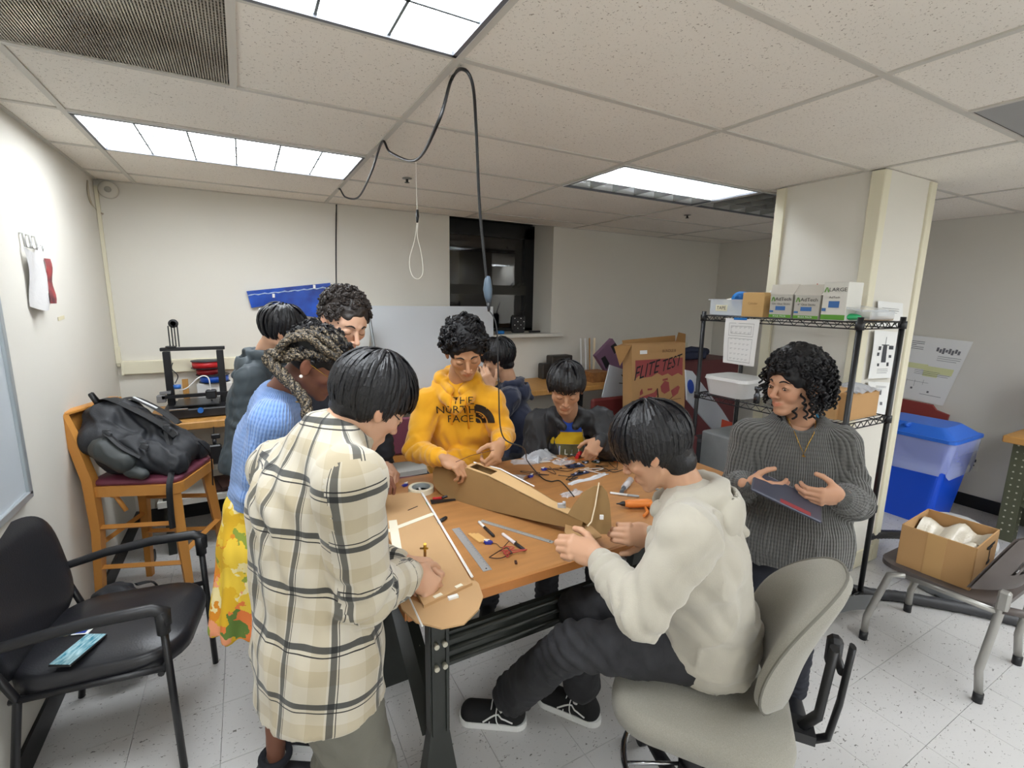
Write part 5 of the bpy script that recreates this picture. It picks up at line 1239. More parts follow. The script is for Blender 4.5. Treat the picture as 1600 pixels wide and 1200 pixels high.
p.bottoms(mat('dark_jeans', '20222c', .85), r=.86)
for a in 'LR': p.shoe(a, fw)
P, Q = skull_cap(p.Mh, grow=.016, line=.060, nape=-.07, noise=.008, top=.02); hb = p.sub('hair', P, Q, HAIRC)
q = MB(); curls(q, p.Mh, random.Random(81), 230, r=(.008, .012), shell=.022, tube=.0042, zmin=-.05, face=.20, long=.085, lift=.035, turns=1.1); ob = part('hair_ringlets', q, HAIRC, p.t, True); ob.parent = hb; ob.matrix_basis = Matrix.Identity(4)
q = MB(); curls(q, p.Mh, random.Random(82), 230, r=(.008, .012), shell=.024, tube=.0045, zmin=.0, face=.058)
curls(q, p.Mh, random.Random(83), 160, r=(.008, .012), shell=.026, tube=.0045, zmin=.085, face=.06)
ob = part('hair_curls', q, HAIRC, p.t, True); ob.parent = hb; ob.matrix_basis = Matrix.Identity(4)
# tablet she holds
t = thing('tablet', 'dark tablet computer held by the curly-haired person', 'tablet', D(1229, 764, 1.745))
X_ = (D(1283, 792, 1.66)-D(1176, 742, 1.74)).normalized(); Mt = frame((0, 0, 0), X_, V(cfh)*.9+V((0, 0, .34)))
q = MB(); q.m = Mt; q.box((0, -.045, 0), (.235, .135, .012), bev=.004); part('shell', q, mat('tablet_grey', '4a4c5a', .3, metal=.3), t)
q = MB(); q.m = Mt; q.box((.03, -.10, .0066), (.10, .02, .001)); part('red_strip', q, mat('dull_red', '8c3238', .4), t)
q = MB(); q.m = Mt
for x_, w_ in ((0, .004), (.008, .004), (.016, .004), (.06, .045), (-.05, .035)): q = MB(); q.m = Mt; q.box((x_, .0235, 0), (w_, .003, .006)); part('port', q, mat('port_light', 'c9cadb', .3), t)
# 9 -- slate hoodie, far left
fw = nrm(crh*.75+cfh*.65); rt = nrm(crh*.65-cfh*.75)
J = dict(head=Dn(442, 516, 2.45), neck=Dn(413, 556, 2.5), chest=Dn(400, 620, 2.52), pelvis=add(Dn(390, 715, 2.55), .86), shR=Dn(392, 594, 2.38), shL=Dn(428, 580, 2.68),
         elR=Dn(385, 660, 2.38), wrR=Dn(430, 690, 2.5), elL=Dn(440, 650, 2.75), wrL=Dn(470, 680, 2.8))
b = J['pelvis']
for a, s_ in (('R', 1), ('L', -1)):
    h = b+rt*s_*.09; J['hip'+a] = add(h, .82); J['kn'+a] = add(h+fw*.03, .45); J['an'+a] = add(h, .08)
p = Person('person in slate hoodie with short black hair, seen from behind beside the 3D printer', 'c89b7e', J, crh*.72+cfh*.45-zz*.40, zz*.92+crh*.25, (b[0], b[1], 0), dict(w=.98))
p.hand('R', fw, zz, curl=.4); p.hand('L', fw, zz, curl=.4); p.body().features()
k = p.top(r=1.0, wide=1.4, hem=.05, sleeve=1.05); k2 = hood_down(SDF(.008, .03), J['neck']-zz*.0, -fw, zz, rt, w=.12); p.garment('hood', k2, mat('slate_fleece', '414a50'), [], None, amp=.004); p.garment('hoodie', k, mat('slate_fleece', '414a50', .92, var=.1, bump=.2, bscale=300, sheen=.3), foldset(J, 'R', .05, .008), p.bones(fw), amp=.005)
p.bottoms(mat('slate_denim', '4a5b6b', .85, var=.2), r=.95)
for a in 'LR': p.shoe(a, fw)
hairstraight(p, 450, 91, cap=dict(grow=.005, line=.064, nape=-.045, noise=.003), length=.085, w=.007, bang=.02, back=.02, vol=.007)
# ------------------------------------------------------------ things on and around the table
TZ = .860
def O(x, y, z=TZ): return onz(x, y, z)
def slab(name, px, th, z, m, label, cat, lift=0):
    """flat board: corners read on the table top"""
    pts = [O(x, y, z) for x, y in px]; q = MB(); q.prism([(p.x, p.y) for p in pts], th, Matrix.Translation((0, 0, z+lift))); return single(name, q, m, label, cat)
# wing board, left edge of the table
t = thing('wing_panel', 'long kraft foam-board wing with white tape seams on the left edge of the table', 'model wing', (-.22, .05, TZ))
A, B_, C_, Dd = O(655, 770, .868), O(738, 912, .872), O(662, 948, .872), O(575, 780, .868)
def wp(u, v, z=0): p = (A*(1-u)+Dd*u)*(1-v)+(B_*(1-u)+C_*u)*v; return (p.x, p.y, TZ+.004+z)
q = MB(); poly = [wp(0, 0), wp(1, 0), wp(1, 1), wp(0, 1)]; q.prism([(a[0], a[1]) for a in poly][::-1], .012, Matrix.Translation((0, 0, TZ+.004))); part('board', q, mat('kraft_light', 'c39d70', .75, var=.05, vscale=9), t, True)
tipc = [O(x, y, TZ) for x, y in ((620, 930), (628, 955), (650, 975), (690, 985), (725, 978), (748, 955), (755, 935), (748, 915), (738, 905), (662, 948))]
q = MB(); q.prism([(a.x, a.y) for a in tipc][::-1], .005, Matrix.Translation((0, 0, TZ+.002))); part('wing_tip', q, MATS['kraft_light'], t, True)
q = MB(); g = lambda x, y, z=.007: (O(x, y, TZ)+V((0, 0, z)))
q.tube([g(634, 925), g(660, 982)], .0025, 4); part('white_hinge', q, WHITE, t, True)
q = MB(); q.tube([g(655, 768, .018), g(738, 910, .018)], .0045, 4, flat=.6); part('edge_strip', q, WHITE, t, True)
def strip(a, b, w, z, nm='masking_tape', m=None, th=.0012):
    a, b = V(a), V(b); d = (b-a); n = V((-d.y, d.x, 0)).normalized()*w/2; q = MB(); q.prism([((a+n).x, (a+n).y), ((a-n).x, (a-n).y), ((b-n).x, (b-n).y), ((b+n).x, (b+n).y)], th, Matrix.Translation((0, 0, z))); return part(nm, q, m or mat('masking_tape', 'e9e2cc', .7), t, True)
strip(wp(-.02, .33), wp(1.02, .42), .022, TZ+.0165); strip(wp(.78, .32), wp(.98, .62), .03, TZ+.0167); strip(wp(.2, .985), wp(.34, .985), .012, TZ+.0166); strip(wp(.62, .985), wp(.78, .985), .012, TZ+.0166)
q = MB(); q.box(wp(.45, 1.02, .0), (.03, .012, .02)); part('control_horn', q, WHITE, t, True)
q = MB(); q.box(wp(.30, .22, .0125), (.05, .004, .001), rot=(0, 0, .4)); part('slot', q, INKB, t, True)
# steel rulers
STL = mat('brushed_steel', 'b4b8bb', .4, metal=.5, bump=.2, bscale=200)
def ruler(a, b, w, label):
    a, b = O(*a), O(*b); c = (a+b)/2; t = thing('steel_ruler', label, 'ruler', (c.x, c.y, TZ), math.atan2((b-a).y, (b-a).x)); L = (b-a).length
    q = MB(); q.box((0, 0, .0012), (L, w, .0014)); part('blade', q, STL, t)
    q = MB()
    for i in range(int(L/.00635)):
        h = .006 if i % 4 else .010; q.box((-L/2+.006+i*.00635, w/2-h/2-.0004, .0021), (.0007, h, .0002))
    o = part('scale_marks', q, INKB, t); o['kind'] = 'stuff'
    q = MB(); q.cyl((L/2-.012, 0, .0019), (L/2-.012, 0, .0022), .003, n=10); part('hanging_hole', q, INKB, t)
ruler((712, 826), (762, 892), .030, 'wide steel ruler lying next to the wing board'); ruler((752, 814), (864, 848), .018, 'narrow steel ruler lying below the model fuselage')
def pen(a, b, r, mb_, mc, label, capfrac=.35, name='marker_pen', cat='pen', z=TZ, tip=True):
    a, b = O(*a, z+r)+V((0, 0, 0)), O(*b, z+r); c = (a+b)/2; L = (b-a).length; t = thing(name, label, cat, (c.x, c.y, z), math.atan2((b-a).y, (b-a).x))
    q = MB(); q.tube([(-L/2, 0, r), (-L/2+.004, 0, r), (L/2-L*capfrac, 0, r)], [r*.7, r, r], 12); part('barrel', q, mb_, t)
    q = MB(); q.tube([(L/2-L*capfrac, 0, r), (L/2-.006, 0, r), (L/2, 0, r)], [r*1.08, r*1.05, r*.5], 12); part('cap', q, mc, t)
    return t
PW = mat('pen_white', 'e2e2e0', .35); PG = mat('pen_grey', '9c9d9e', .4)
pen((748, 815), (772, 838), .0055, PW, BLKP, 'black-capped silver pen lying on the narrow ruler', .6)
pen((785, 834), (820, 860), .006, mat('pen_white_red', 'e0d6d6', .35), BLKP, 'white marker with black cap below the narrow ruler', .4)
pen((672, 824), (698, 808), .007, PG, BLKP, 'grey marker with black cap beside the wing board', .45)
pen((953, 770), (999, 776), .0055, PW, PG, 'white pen above the orange glue gun', .4); pen((1006, 761), (1041, 767), .005, PG, BLKP, 'grey pen under the chin of the cream hoodie person', .1)
# masking tape roll
c = O(658, 768); t = thing('tape_roll', 'cream masking tape roll beside the wing board', 'tape', (c.x, c.y, TZ)); q = MB(); q.lathe([(.042, 0), (.056, 0), (.056, .024), (.042, .024), (.042, 0)], n=36, smooth=False); part('tape', q, mat('tape_cream', 'e6dfc6', .6), t)
q = MB(); q.lathe([(.0395, .001), (.042, .001), (.042, .0235), (.0395, .0235), (.0395, .001)], n=36, smooth=False); part('core', q, mat('core_grey', 'a9b0ae', .7), t)
# servo, scissors, pliers
BSV = mat('blue_servo', '2336a8', .3, trans=.2)
def servo(px, label, z=TZ, rot=.5, name='servo_motor', cols=('3a1d10', 'b8451f', 'c98f2a'), wire=True):
    c = O(*px, z); t = thing(name, label, 'servo', (c.x, c.y, z), rot)
    q = MB(); q.box((0, 0, .006), (.023, .012, .012), bev=.001); q.box((0, 0, .008), (.032, .0115, .0025)); part('case', q, BSV, t)
    q = MB(); q.cyl((.006, 0, .012), (.006, 0, .016), .0055, n=12); q.box((.006, .0, .017), (.020, .004, .0015)); part('horn', q, WHITE, t)
    if wire:
        q = MB(); rr = random.Random(int(px[0])); pts = [V((-.012, 0, .004)), V((-.03, .01*rr.uniform(-1, 1), .003)), V((-.05, .03*rr.uniform(-1, 1), .003)), V((-.075, .03*rr.uniform(-1, 1), .003)), V((-.095, .02*rr.uniform(-1, 1), .003))]
        q.tube(catmull(pts, 5), .0012, 5); part('lead', q, mat('wire_brown', cols[0], .5), t); q = MB(); q.box(pts[-1], (.012, .008, .003), bev=.0005); part('plug', q, BLKP, t)
    return t
servo((763, 850), 'blue servo between the two steel rulers', rot=2.6); servo((633, 760), 'blue servo left of the masking tape roll', rot=.4, wire=False); servo((850, 735), 'blue servo behind the fuselage, closer to the clear bag', rot=3.0); servo((829, 746), 'blue servo nearest the fuselage rear deck', rot=.2); servo((748, 858), 'small blue servo plug end beside the wide ruler', rot=3.5, wire=False) if False else None
t = thing('scissors', 'green-handled scissors with dark blades beside the tape roll', 'scissors', (*O(668, 785)[:2], TZ)); GRN = mat('green_plastic', '2f9c63', .4)
for (a, r1) in (((650, 782), .017), ((662, 790), .014)):
    p_ = O(*a)+V((0, 0, .006)); q = MB(); q.tube([p_+V((r1*1.5*math.cos(x), r1*.8*math.sin(x), 0)) for x in np.linspace(0, 2*PI, 21)[:-1]], .0035, 6, closed=True); part('handle', q, GRN, t, True)
q = MB(); q.prism([(p.x, p.y) for p in (O(672, 783), O(674, 789), O(712, 783), O(712, 781))], .002, Matrix.Translation((0, 0, TZ+.004))); part('blade', q, mat('blade_dark', '3b3c40', .3, metal=.7), t, True)
t = thing('pliers', 'red and black tool tip under the nose of the fuselage', 'pliers', (*O(692, 780)[:2], TZ))
q = MB(); q.tube([O(676, 779, TZ+.006), O(690, 778, TZ+.006)], .006, 8); part('grip', q, mat('red_plastic', 'c2282c', .4), t, True); q = MB(); q.tube([O(690, 778, TZ+.006), O(708, 772, TZ+.006), O(716, 766, TZ+.006)], [.006, .005, .003], 8); part('jaw', q, BLKP, t, True)
# foam-board fuselage with open hatch, and its tail held up
t = thing('fuselage', 'long kraft foam-board model plane fuselage with open hatch across the table', 'model plane', (*O(790, 800)[:2], TZ))
n0, n1 = V(O(690, 775, TZ)), V(O(893, 838, TZ)); ax = (n1-n0); ax.z = 0; Lf = ax.length; ax.normalize(); sy = V((-ax.y, ax.x, 0))
prof = [(-.05, .055, .100), (-.035, .028, .128), (0, .008, .132), (.05, .0, .128), (.085, .0, .118), (.10, .0, .145), (.14, .0, .158), (.25, .002, .148), (.40, .012, .118), (.52, .02, .092), (Lf+.04, .035, .075)]
prof = [(x*1.0, z0, z1) for x, z0, z1 in prof]
def fp(x, s_, z): return n0+ax*x+sy*(s_)+V((0, 0, z))
wd = lambda x: .085 if x < .3 else .085-.05*(x-.3)/(Lf-.26)
for sd_, nm in ((0, 'side_panel'), (1, 'side_panel')):
    q = MB(); th = .005; P1 = []; 
    outl = [(x, z0) for x, z0, z1 in prof]+[(x, z1) for x, z0, z1 in prof[::-1]]
    n = len(outl); off = [(wd(x) if sd_ else 0) for x, z in outl]
    vs = [fp(x, o_, z) for (x, z), o_ in zip(outl, off)]+[fp(x, o_+th, z) for (x, z), o_ in zip(outl, off)]
    m_ = len(prof); fs = []
    for i in range(m_-1): fs += [(i, i+1, n-2-i, n-1-i), (n+i, n+n-1-i, n+n-2-i, n+i+1)]
    for i in range(n): fs.append((i, (i+1) % n, n+(i+1) % n, n+i))
    q.add(vs, fs, False); part(nm, q, KRAFTD, t, True)
q = MB()
for i in range(len(prof)-1):
    (x0, a0, b0), (x1, a1, b1) = prof[i], prof[i+1]
    if 6 <= i < 7:
        for (s0, s1) in ((0, .018), (.067, 1)): q.add([fp(x0, wd(x0)*0+s0, b0), fp(x1, s0, b1), fp(x1, min(s1, wd(x1)+.005), b1), fp(x0, min(s1, wd(x0)+.005), b0)], [(0, 1, 2, 3)], False)
        q.add([fp(x0, .018, b0-.05), fp(x1, .018, b1-.05), fp(x1, .067, b1-.05), fp(x0, .067, b0-.05)], [(0, 1, 2, 3)], False)
    else: q.add([fp(x0, 0, b0), fp(x1, 0, b1), fp(x1, wd(x1)+.005, b1), fp(x0, wd(x0)+.005, b0), fp(x0, 0, b0-.005), fp(x1, 0, b1-.005), fp(x1, wd(x1)+.005, b1-.005), fp(x0, wd(x0)+.005, b0-.005)], [(0, 1, 2, 3), (7, 6, 5, 4), (0, 4, 5, 1), (3, 2, 6, 7)], False)
part('top_deck', q, mat('foam_deck', 'cfaa78', .8), t, True)
q = MB()
for i in range(len(prof)-1):
    (x0, a0, b0), (x1, a1, b1) = prof[i], prof[i+1]; q.add([fp(x0, 0, a0), fp(x1, 0, a1), fp(x1, wd(x1), a1), fp(x0, wd(x0), a0)], [(3, 2, 1, 0)], False)
q.add([fp(-.05, 0, .055), fp(-.05, .085, .055), fp(-.05, .085, .10), fp(-.05, 0, .10)], [(0, 1, 2, 3)], False); part('bottom_panel', q, KRAFT, t, True)
q = MB(); q.tube([fp(.11, .088, .152), fp(.25, .088, .152), fp(.42, .08, .118)], .003, 4); part('white_edge', q, WHITE, t, True)
q = MB(); q.box(fp(0, .045, .134), (.05, .035, .003), rot=(0, 0, -.5)); part('paper_flap', q, WHITE, t, True)
q = MB(); q.box(fp(Lf-.06, .03, .092), (.03, .012, .02), rot=(0, 0, -.4)); q.cyl(fp(Lf-.05, .03, .10), fp(Lf-.05, .03, .112), .006, n=10); part('servo_arm', q, mat('grey_plastic', 'b9bcc2', .4), t, True)
# tail: fin with round top and a tailplane below
t = thing('tail_fin', 'rounded kraft foam-board tail fin with white hinge strip held in both hands', 'model tail', (*O(925, 830)[:2], TZ+.02))
F0 = D(885, 803, 1.62); fxv = (D(955, 828, 1.62)-F0); fxv.normalize(); upv = V((0, 0, 1)).cross(fxv).normalized(); Mf = frame(F0, fxv, V((0, 0, 1))+V(cfh)*.15)
dpt = lambda x, y: Mf.inverted() @ D(x, y, 1.62)
oln = [(887, 803), (898, 785), (912, 768), (928, 758), (940, 758), (948, 768), (952, 785), (954, 808), (955, 822), (948, 834), (938, 834), (925, 822)]
q = MB(); q.prism([(dpt(*a).x, dpt(*a).y) for a in oln][::-1], .005, Mf); part('fin', q, KRAFTD, t, True)
q = MB(); q.tube([D(936, 754, 1.605), D(930, 790, 1.605), D(924, 815, 1.605), D(918, 822, 1.605)], .003, 4); part('hinge_strip', q, KRAFTL, t, True)
q = MB(); q.box(D(940, 808, 1.60), (.012, .008, .014), rot=(0, 0, -.5)); part('control_horn', q, WHITE, t, True)
q = MB(); a_ = [(885, 803), (925, 822), (940, 838), (920, 845), (888, 842), (882, 830)]; pts = [O(x, y, .90) for x, y in a_]; q.prism([(p.x, p.y) for p in pts][::-1], .005, Matrix.Translation((0, 0, .895))); part('tailplane', q, KRAFT, t, True)
# glue gun
t = thing('glue_gun', 'orange hot glue gun with black nozzle lying near the cream hoodie person', 'glue gun', (*O(1010, 790)[:2], TZ)); ORG = mat('orange_plastic', 'e0843a', .4)
q = MB(); q.tube([O(976, 787, TZ+.022), O(984, 787, TZ+.022), O(1012, 786, TZ+.022), O(1020, 787, TZ+.022)], [.014, .019, .020, .016], 12, flat=.9); q.tube([O(1012, 786, TZ+.02), O(1024, 792, TZ+.018), O(1036, 800, TZ+.016)], [.018, .016, .014], 10); part('body', q, ORG, t, True)
q = MB(); q.tube([O(963, 787, TZ+.022), O(968, 787, TZ+.022), O(972, 787, TZ+.022), O(978, 787, TZ+.022)], [.002, .004, .010, .012], 10); part('nozzle', q, BLKP, t, True)
q = MB(); q.tube([O(1008, 792, TZ+.015), O(1012, 800, TZ+.012), O(1006, 806, TZ+.01)], .006, 6); part('trigger', q, ORG, t, True)
q = MB(); q.tube([O(1022, 782, TZ+.02), O(1036, 783, TZ+.02)], [.010, .012], 8); q.tube([O(1036, 800, TZ+.016), O(1044, 808, TZ+.014)], .015, 8); part('grip_base', q, BLKP, t, True)
# syringe, spring of loose bits, bags, electronics
t = thing('syringe_bottle', 'clear glue bottle with grey cap above the glue gun', 'bottle', (*O(980, 762)[:2], TZ)); q = MB(); q.tube([O(985, 750, TZ+.014), O(975, 762, TZ+.014)], [.016, .013], 12); part('bottle_body', q, mat('cloudy_plastic', 'd9dbe0', .2, alpha=.6), t, True); q = MB(); q.tube([O(975, 762, TZ+.014), O(971, 769, TZ+.014)], .009, 10); part('cap', q, mat('grey_cap', '5b6166', .4), t, True)
BAG = mat('clear_bag', 'e6e9ee', .15, alpha=.5, bump=1.5, bscale=35)
def bag(name, px, w, h, hh, label, m=BAG, seed=1, rot=0):
    c = O(*px); q = MB(); rr = random.Random(seed); s_ = [rr.uniform(4, 11) for _ in range(4)]
    def f(u, v):
        x, y = (u-.5)*w, (v-.5)*h; e = min(1, 6*min(u, 1-u, v, 1-v)); z = hh*e*(.45+.25*math.sin(s_[0]*u+s_[1]*v)+.2*math.sin(s_[2]*v*2-s_[3]*u)+.1*math.sin(31*u+17*v)); c_, s2 = math.cos(rot), math.sin(rot); x += .006*math.sin(9*v); y += .006*math.sin(8*u)
        return (c.x+x*c_-y*s2, c.y+x*s2+y*c_, TZ+.002+max(0, z))
    q.grid(f, 26, 22); return single(name, q, m, label, 'plastic bag')
bag('plastic_bag', (843, 715), .17, .13, .06, 'crumpled clear bag in front of the black jacket person', mat('grey_clear_bag', 'c9cdd4', .2, alpha=.72, bump=1.5, bscale=40), 2, .3)
bag('plastic_bag', (788, 744), .20, .07, .012, 'flat clear bag behind the open hatch of the fuselage', BAG, 3, -.75); bag('plastic_bag', (822, 722), .16, .08, .012, 'flat clear bag left of the crumpled bag', BAG, 4, -.3)
bag('plastic_bag', (880, 722), .12, .08, .012, 'flat clear bag right of the crumpled bag', BAG, 5, .2); bag('plastic_bag', (920, 749), .26, .03, .010, 'long narrow clear wrapper behind the tail fin', mat('milky_bag', 'e4e6ea', .25, alpha=.8, bump=1, bscale=40), 6, .12); bag('plastic_bag', (893, 772), .11, .05, .010, 'small clear wrapper left of the tail fin', BAG, 7, .2)
CIRC = mat('circuit_blue', '27406e', .4, var=.5, vscale=260, col2='101525'); CIRG = mat('circuit_green', '3f6a54', .45, var=.4, vscale=240, col2='1c2a24')
def board(px, w, h, label, m, rot, name='circuit_board'):
    c = O(*px); t = thing(name, label, 'circuit board', (c.x, c.y, TZ+.004), rot); q = MB(); q.box((0, 0, .001), (w, h, .002)); part('base_board', q, m, t); rr = random.Random(int(px[0]*px[1]))
    for i in range(10):
        q = MB(); a, b_ = rr.uniform(.006, .016), rr.uniform(.005, .012); q.box((rr.uniform(-.42, .42)*w, rr.uniform(-.4, .4)*h, .002+.003), (a, b_, .006), bev=.0005); part('chip', q, BLKP if i % 3 else mat('port_light', 'c9cadb'), t)
board((898, 729), .095, .05, 'blue circuit board with header pins in the middle of the clutter', CIRC, -.1); board((906, 741), .10, .028, 'long narrow blue circuit board beside the milky wrapper', CIRC, .05); board((932, 722), .05, .04, 'small green circuit board near the tangled wires', CIRG, .5); board((915, 724), .03, .02, 'small dark circuit board between blue and green boards', mat('circuit_dark', '2a2a32', .4), .3)
def squiggle(name, c, r, n, m, label, seed, wr=.0019, loops=1, cat='wire', lift=.004):
    rr = random.Random(seed); c = O(*c); pts = [V((c.x+r*rr.uniform(-1, 1), c.y+r*.7*rr.uniform(-1, 1), TZ+.003+lift*rr.random()*3)) for _ in range(n)]; q = MB(); q.tube(catmull(pts, 7), wr, 5); return single(name, q, m, label, cat)
wc = {'red': 'a8342c', 'orange': 'd0702c', 'black': '1b1b1e', 'white': 'dcd8d0', 'brown': '5a3522', 'pink': 'd08a8a'}
for i, (px, r, cn, lb) in enumerate([((955, 712), .10, 'red', 'red wire tangled beside the bangs of the cream hoodie person'), ((962, 705), .09, 'pink', 'pink wire looped near the red glue gun'), ((948, 718), .11, 'orange', 'orange wire curling over the green circuit board'), ((960, 726), .10, 'black', 'black cable coiled next to the green circuit board'), ((945, 732), .08, 'black', 'black cable loop in front of the green board'),
     ((870, 735), .08, 'brown', 'brown wire curling between the servos and blue board'), ((885, 718), .09, 'orange', 'orange wire crossing the flat clear bag'), ((915, 712), .09, 'white', 'white wire behind the blue circuit board'), ((840, 742), .07, 'brown', 'thin brown wire beside the servos'), ((800, 862), .05, 'red', 'thin red-brown wire near the front edge of the table'), ((975, 718), .08, 'orange', 'orange wire under the bangs at right'), ((935, 708), .09, 'red', 'red wire between the soldering tool and the green board'), ((905, 716), .07, 'black', 'black wire just behind the blue circuit board'), ((965, 735), .09, 'black', 'black cable loop beside the milky wrapper end'), ((925, 738), .07, 'white', 'white wire over the narrow blue board'), ((860, 722), .09, 'white', 'white wire under the crumpled bag'), ((985, 730), .08, 'brown', 'brown wire at the chin of the cream hoodie person'), ((780, 870), .05, 'brown', 'brown wire right of the wide ruler'), ((890, 745), .08, 'black', 'thin black wire left of the milky wrapper')]):
    squiggle('wire', px, r, 7, mat('wire_'+cn, wc[cn], .5), lb, i+3)
c = O(806, 880); q = MB(); q.box((c.x, c.y, TZ+.004), (.016, .008, .006), rot=(0, 0, 1.2), bev=.001); single('wire_plug', q, mat('plug_brown', '3c1d15', .4), 'tiny dark plug near the front edge of the table', 'plug')
t = thing('soldering_iron', 'red and black soldering tool behind the circuit boards', 'tool', (*O(912, 705)[:2], TZ)); q = MB(); q.tube([O(903, 712, TZ+.012), O(909, 704, TZ+.014)], [.012, .013], 10); q.tube([O(901, 715, TZ+.008), O(905, 709, TZ+.012)], .010, 8); part('red_grip', q, mat('red_plastic', 'c2282c', .4), t, True); q = MB(); q.tube([O(909, 706, TZ+.014), O(937, 704, TZ+.012)], .008, 10); part('black_shaft', q, BLKP, t, True)
for i, (px, L, rot, lb) in enumerate([((725, 806), .06, .3, 'pale scrap strip')][:0]): pass
# balsa sticks
for i in range(3):
    c = O(742+6*i, 842, TZ); q = MB(); q.box((c.x, c.y, TZ+.0035), (.012, .075, .005), rot=(0, 0, .15)); o = single('balsa_stick', q, mat('balsa', 'd6a866', .8), ['left', 'middle', 'right'][i]+' pale wood stick of three beside the wide ruler', 'wood stick', group='sticks by the ruler')
# dowel held by plaid person
q = MB(); q.tube([D(664, 850, 1.34), D(664, 868, 1.37)], .0045, 8); q.tube([D(657, 857, 1.36), D(668, 857, 1.34)], .003, 6); single('brass_fitting', q, mat('brass', 'b98b35', .3, metal=.8), 'small brass T-shaped knife handle above the hands of the plaid shirt person', 'tool')
c = O(622, 948, TZ); 
# phones and keys on the armchair
CM = wmat(AC)
def onchair(x, y): return onz(x, y, .482)
c = onchair(124, 1018); t = thing('phone', 'phone with teal marbled case on the black armchair seat', 'phone', (c.x, c.y, .484), math.radians(62)); q = MB(); q.box((0, 0, .005), (.155, .075, .009), bev=.003); part('case', q, BLKP, t); q = MB(); q.box((0, 0, .0099), (.148, .069, .0008)); part('back_cover', q, mat('teal_marble', '2b7f95', .2, var=.8, vscale=30, col2='bfe0e6', stretch=(1, 4, 1)), t)
c = onchair(137, 981); t = thing('card', 'blue and white card behind the arm of the black armchair', 'card', (c.x, c.y, .486), math.radians(70)); q = MB(); q.box((0, 0, .001), (.085, .055, .001)); part('card_face', q, WHITE, t); q = MB(); q.box((0, .004, .0018), (.074, .038, .0006)); part('blue_field', q, mat('card_blue', '1f3f9e', .5), t); q = MB(); addtext(q, 'HELP', .016, frame((0, .008, .0022), (1, 0, 0), (0, 1, 0)), 1.2); part('lettering', q, WHITE, t)
c = onchair(104, 992); q = MB(); q.tube([c+V((.012*math.cos(a), .012*math.sin(a), .004)) for a in np.linspace(0, 2*PI, 15)[:-1]], .0015, 5, closed=True); q.box(c+V((.02, .01, .004)), (.03, .008, .002), rot=(0, 0, .6)); q.box(c+V((-.01, .02, .006)), (.026, .012, .003), rot=(0, 0, 1.6)); single('keys', q, mat('key_brass', 'c4b184', .3, metal=.7), 'small bunch of pale keys beside the blue card on the armchair', 'keys')
# ceiling cords
CB = mat('cord_black', '1a1a1c', .45)
def cord(name, pts, r, m, label, cat='cord', n=10):
    q = MB(); q.tube(catmull(pts, n), r, 8); return single(name, q, m, label, cat)
zt = 2.432
a0 = onz(722, 108, zt); a1 = onz(597, 222, zt); a2 = onz(530, 295, zt)
w0 = (a0-CP).dot(CF); w1 = (a1-CP).dot(CF); w2_ = (a2-CP).dot(CF)
plug = D(762, 452, 1.85)
cord('extension_cord', [D(526, 470, 3.85), D(525, 400, 3.85), D(526, 310, 3.85), a2, D(540, 308, w2_-.05), D(560, 308, w2_-.2), D(580, 270, w1+.35), a1, D(610, 238, w1-.05), D(650, 250, w1-.35), D(685, 190, w1-.75), D(705, 125, w0+.08), a0, D(738, 130, w0), D(744, 200, 1.65), D(750, 330, 1.78), plug], .0055, CB, 'black extension cord looping along the ceiling and hanging over the table')
t = thing('cord_connector', 'blue-grey cord connector hanging over the yellow hoodie person', 'connector', plug); q = MB(); q.tube([plug+V((0, 0, .05)), plug+V((0, 0, .035)), plug, plug+V((.003, 0, -.03)), plug+V((.004, 0, -.05))], [.008, .013, .018, .015, .009], 10); part('socket', q, mat('slate_plastic', '51606e', .4), t, True); q = MB(); q.tube([plug+V((.004, 0, -.05)), plug+V((.006, 0, -.085))], [.009, .005], 8); part('plug_body', q, BLKP, t, True)
cord('lamp_cord', [plug+V((.006, 0, -.08)), D(776, 512, 1.86), D(779, 600, 1.88), D(785, 680, 1.90), D(818, 700, 1.95), onz(824, 720, .90), onz(845, 745, .866), onz(860, 752, .866), onz(876, 752, .866), onz(897, 776, .868)], .0028, CB, 'thin black cord running down onto the table to the glue gun')
cw = onz(650, 252, zt); t = thing('pull_cord', 'white cord with black cleat and loop hanging from the ceiling', 'cord', (cw.x, cw.y, cw.z)); wq = (cw-CP).dot(CF)
q = MB(); q.tube([cw+V((0, 0, .01)), D(651, 300, wq), D(652, 332, wq)], .002, 5); q.tube(catmull([D(652, 345, wq), D(648, 375, wq), D(640, 405, wq), D(643, 428, wq), D(653, 436, wq), D(661, 425, wq), D(658, 395, wq), D(652, 365, wq), D(656, 335, wq)], 6), .002, 5); part('white_line', q, mat('cord_white', 'e8e4d8', .6), t, True)
q = MB(); q.tube([D(652, 328, wq), D(652.5, 338, wq), D(652, 348, wq)], [.007, .010, .006], 8); part('cleat', q, BLKP, t, True)
for px, lb in (((636, 280), 'small grey sprinkler head in the ceiling left of the hanging cord'), ((1074, 337), 'small grey sprinkler head in the ceiling right of the window')):
    c = onz(*px, 2.438); t = thing('sprinkler_head', lb, 'sprinkler', (c.x, c.y, 2.443)); q = MB(); q.lathe([(.03, 0), (.03, -.003), (.012, -.006)], n=16); part('plate', q, mat('sprinkler_grey', '8a8984', .4), t); q = MB(); q.lathe([(.008, -.004), (.008, -.022), (.016, -.024), (.016, -.026), (0, -.026)], n=12); part('nozzle', q, mat('sprinkler_dark', '4d4c49', .4, metal=.6), t)
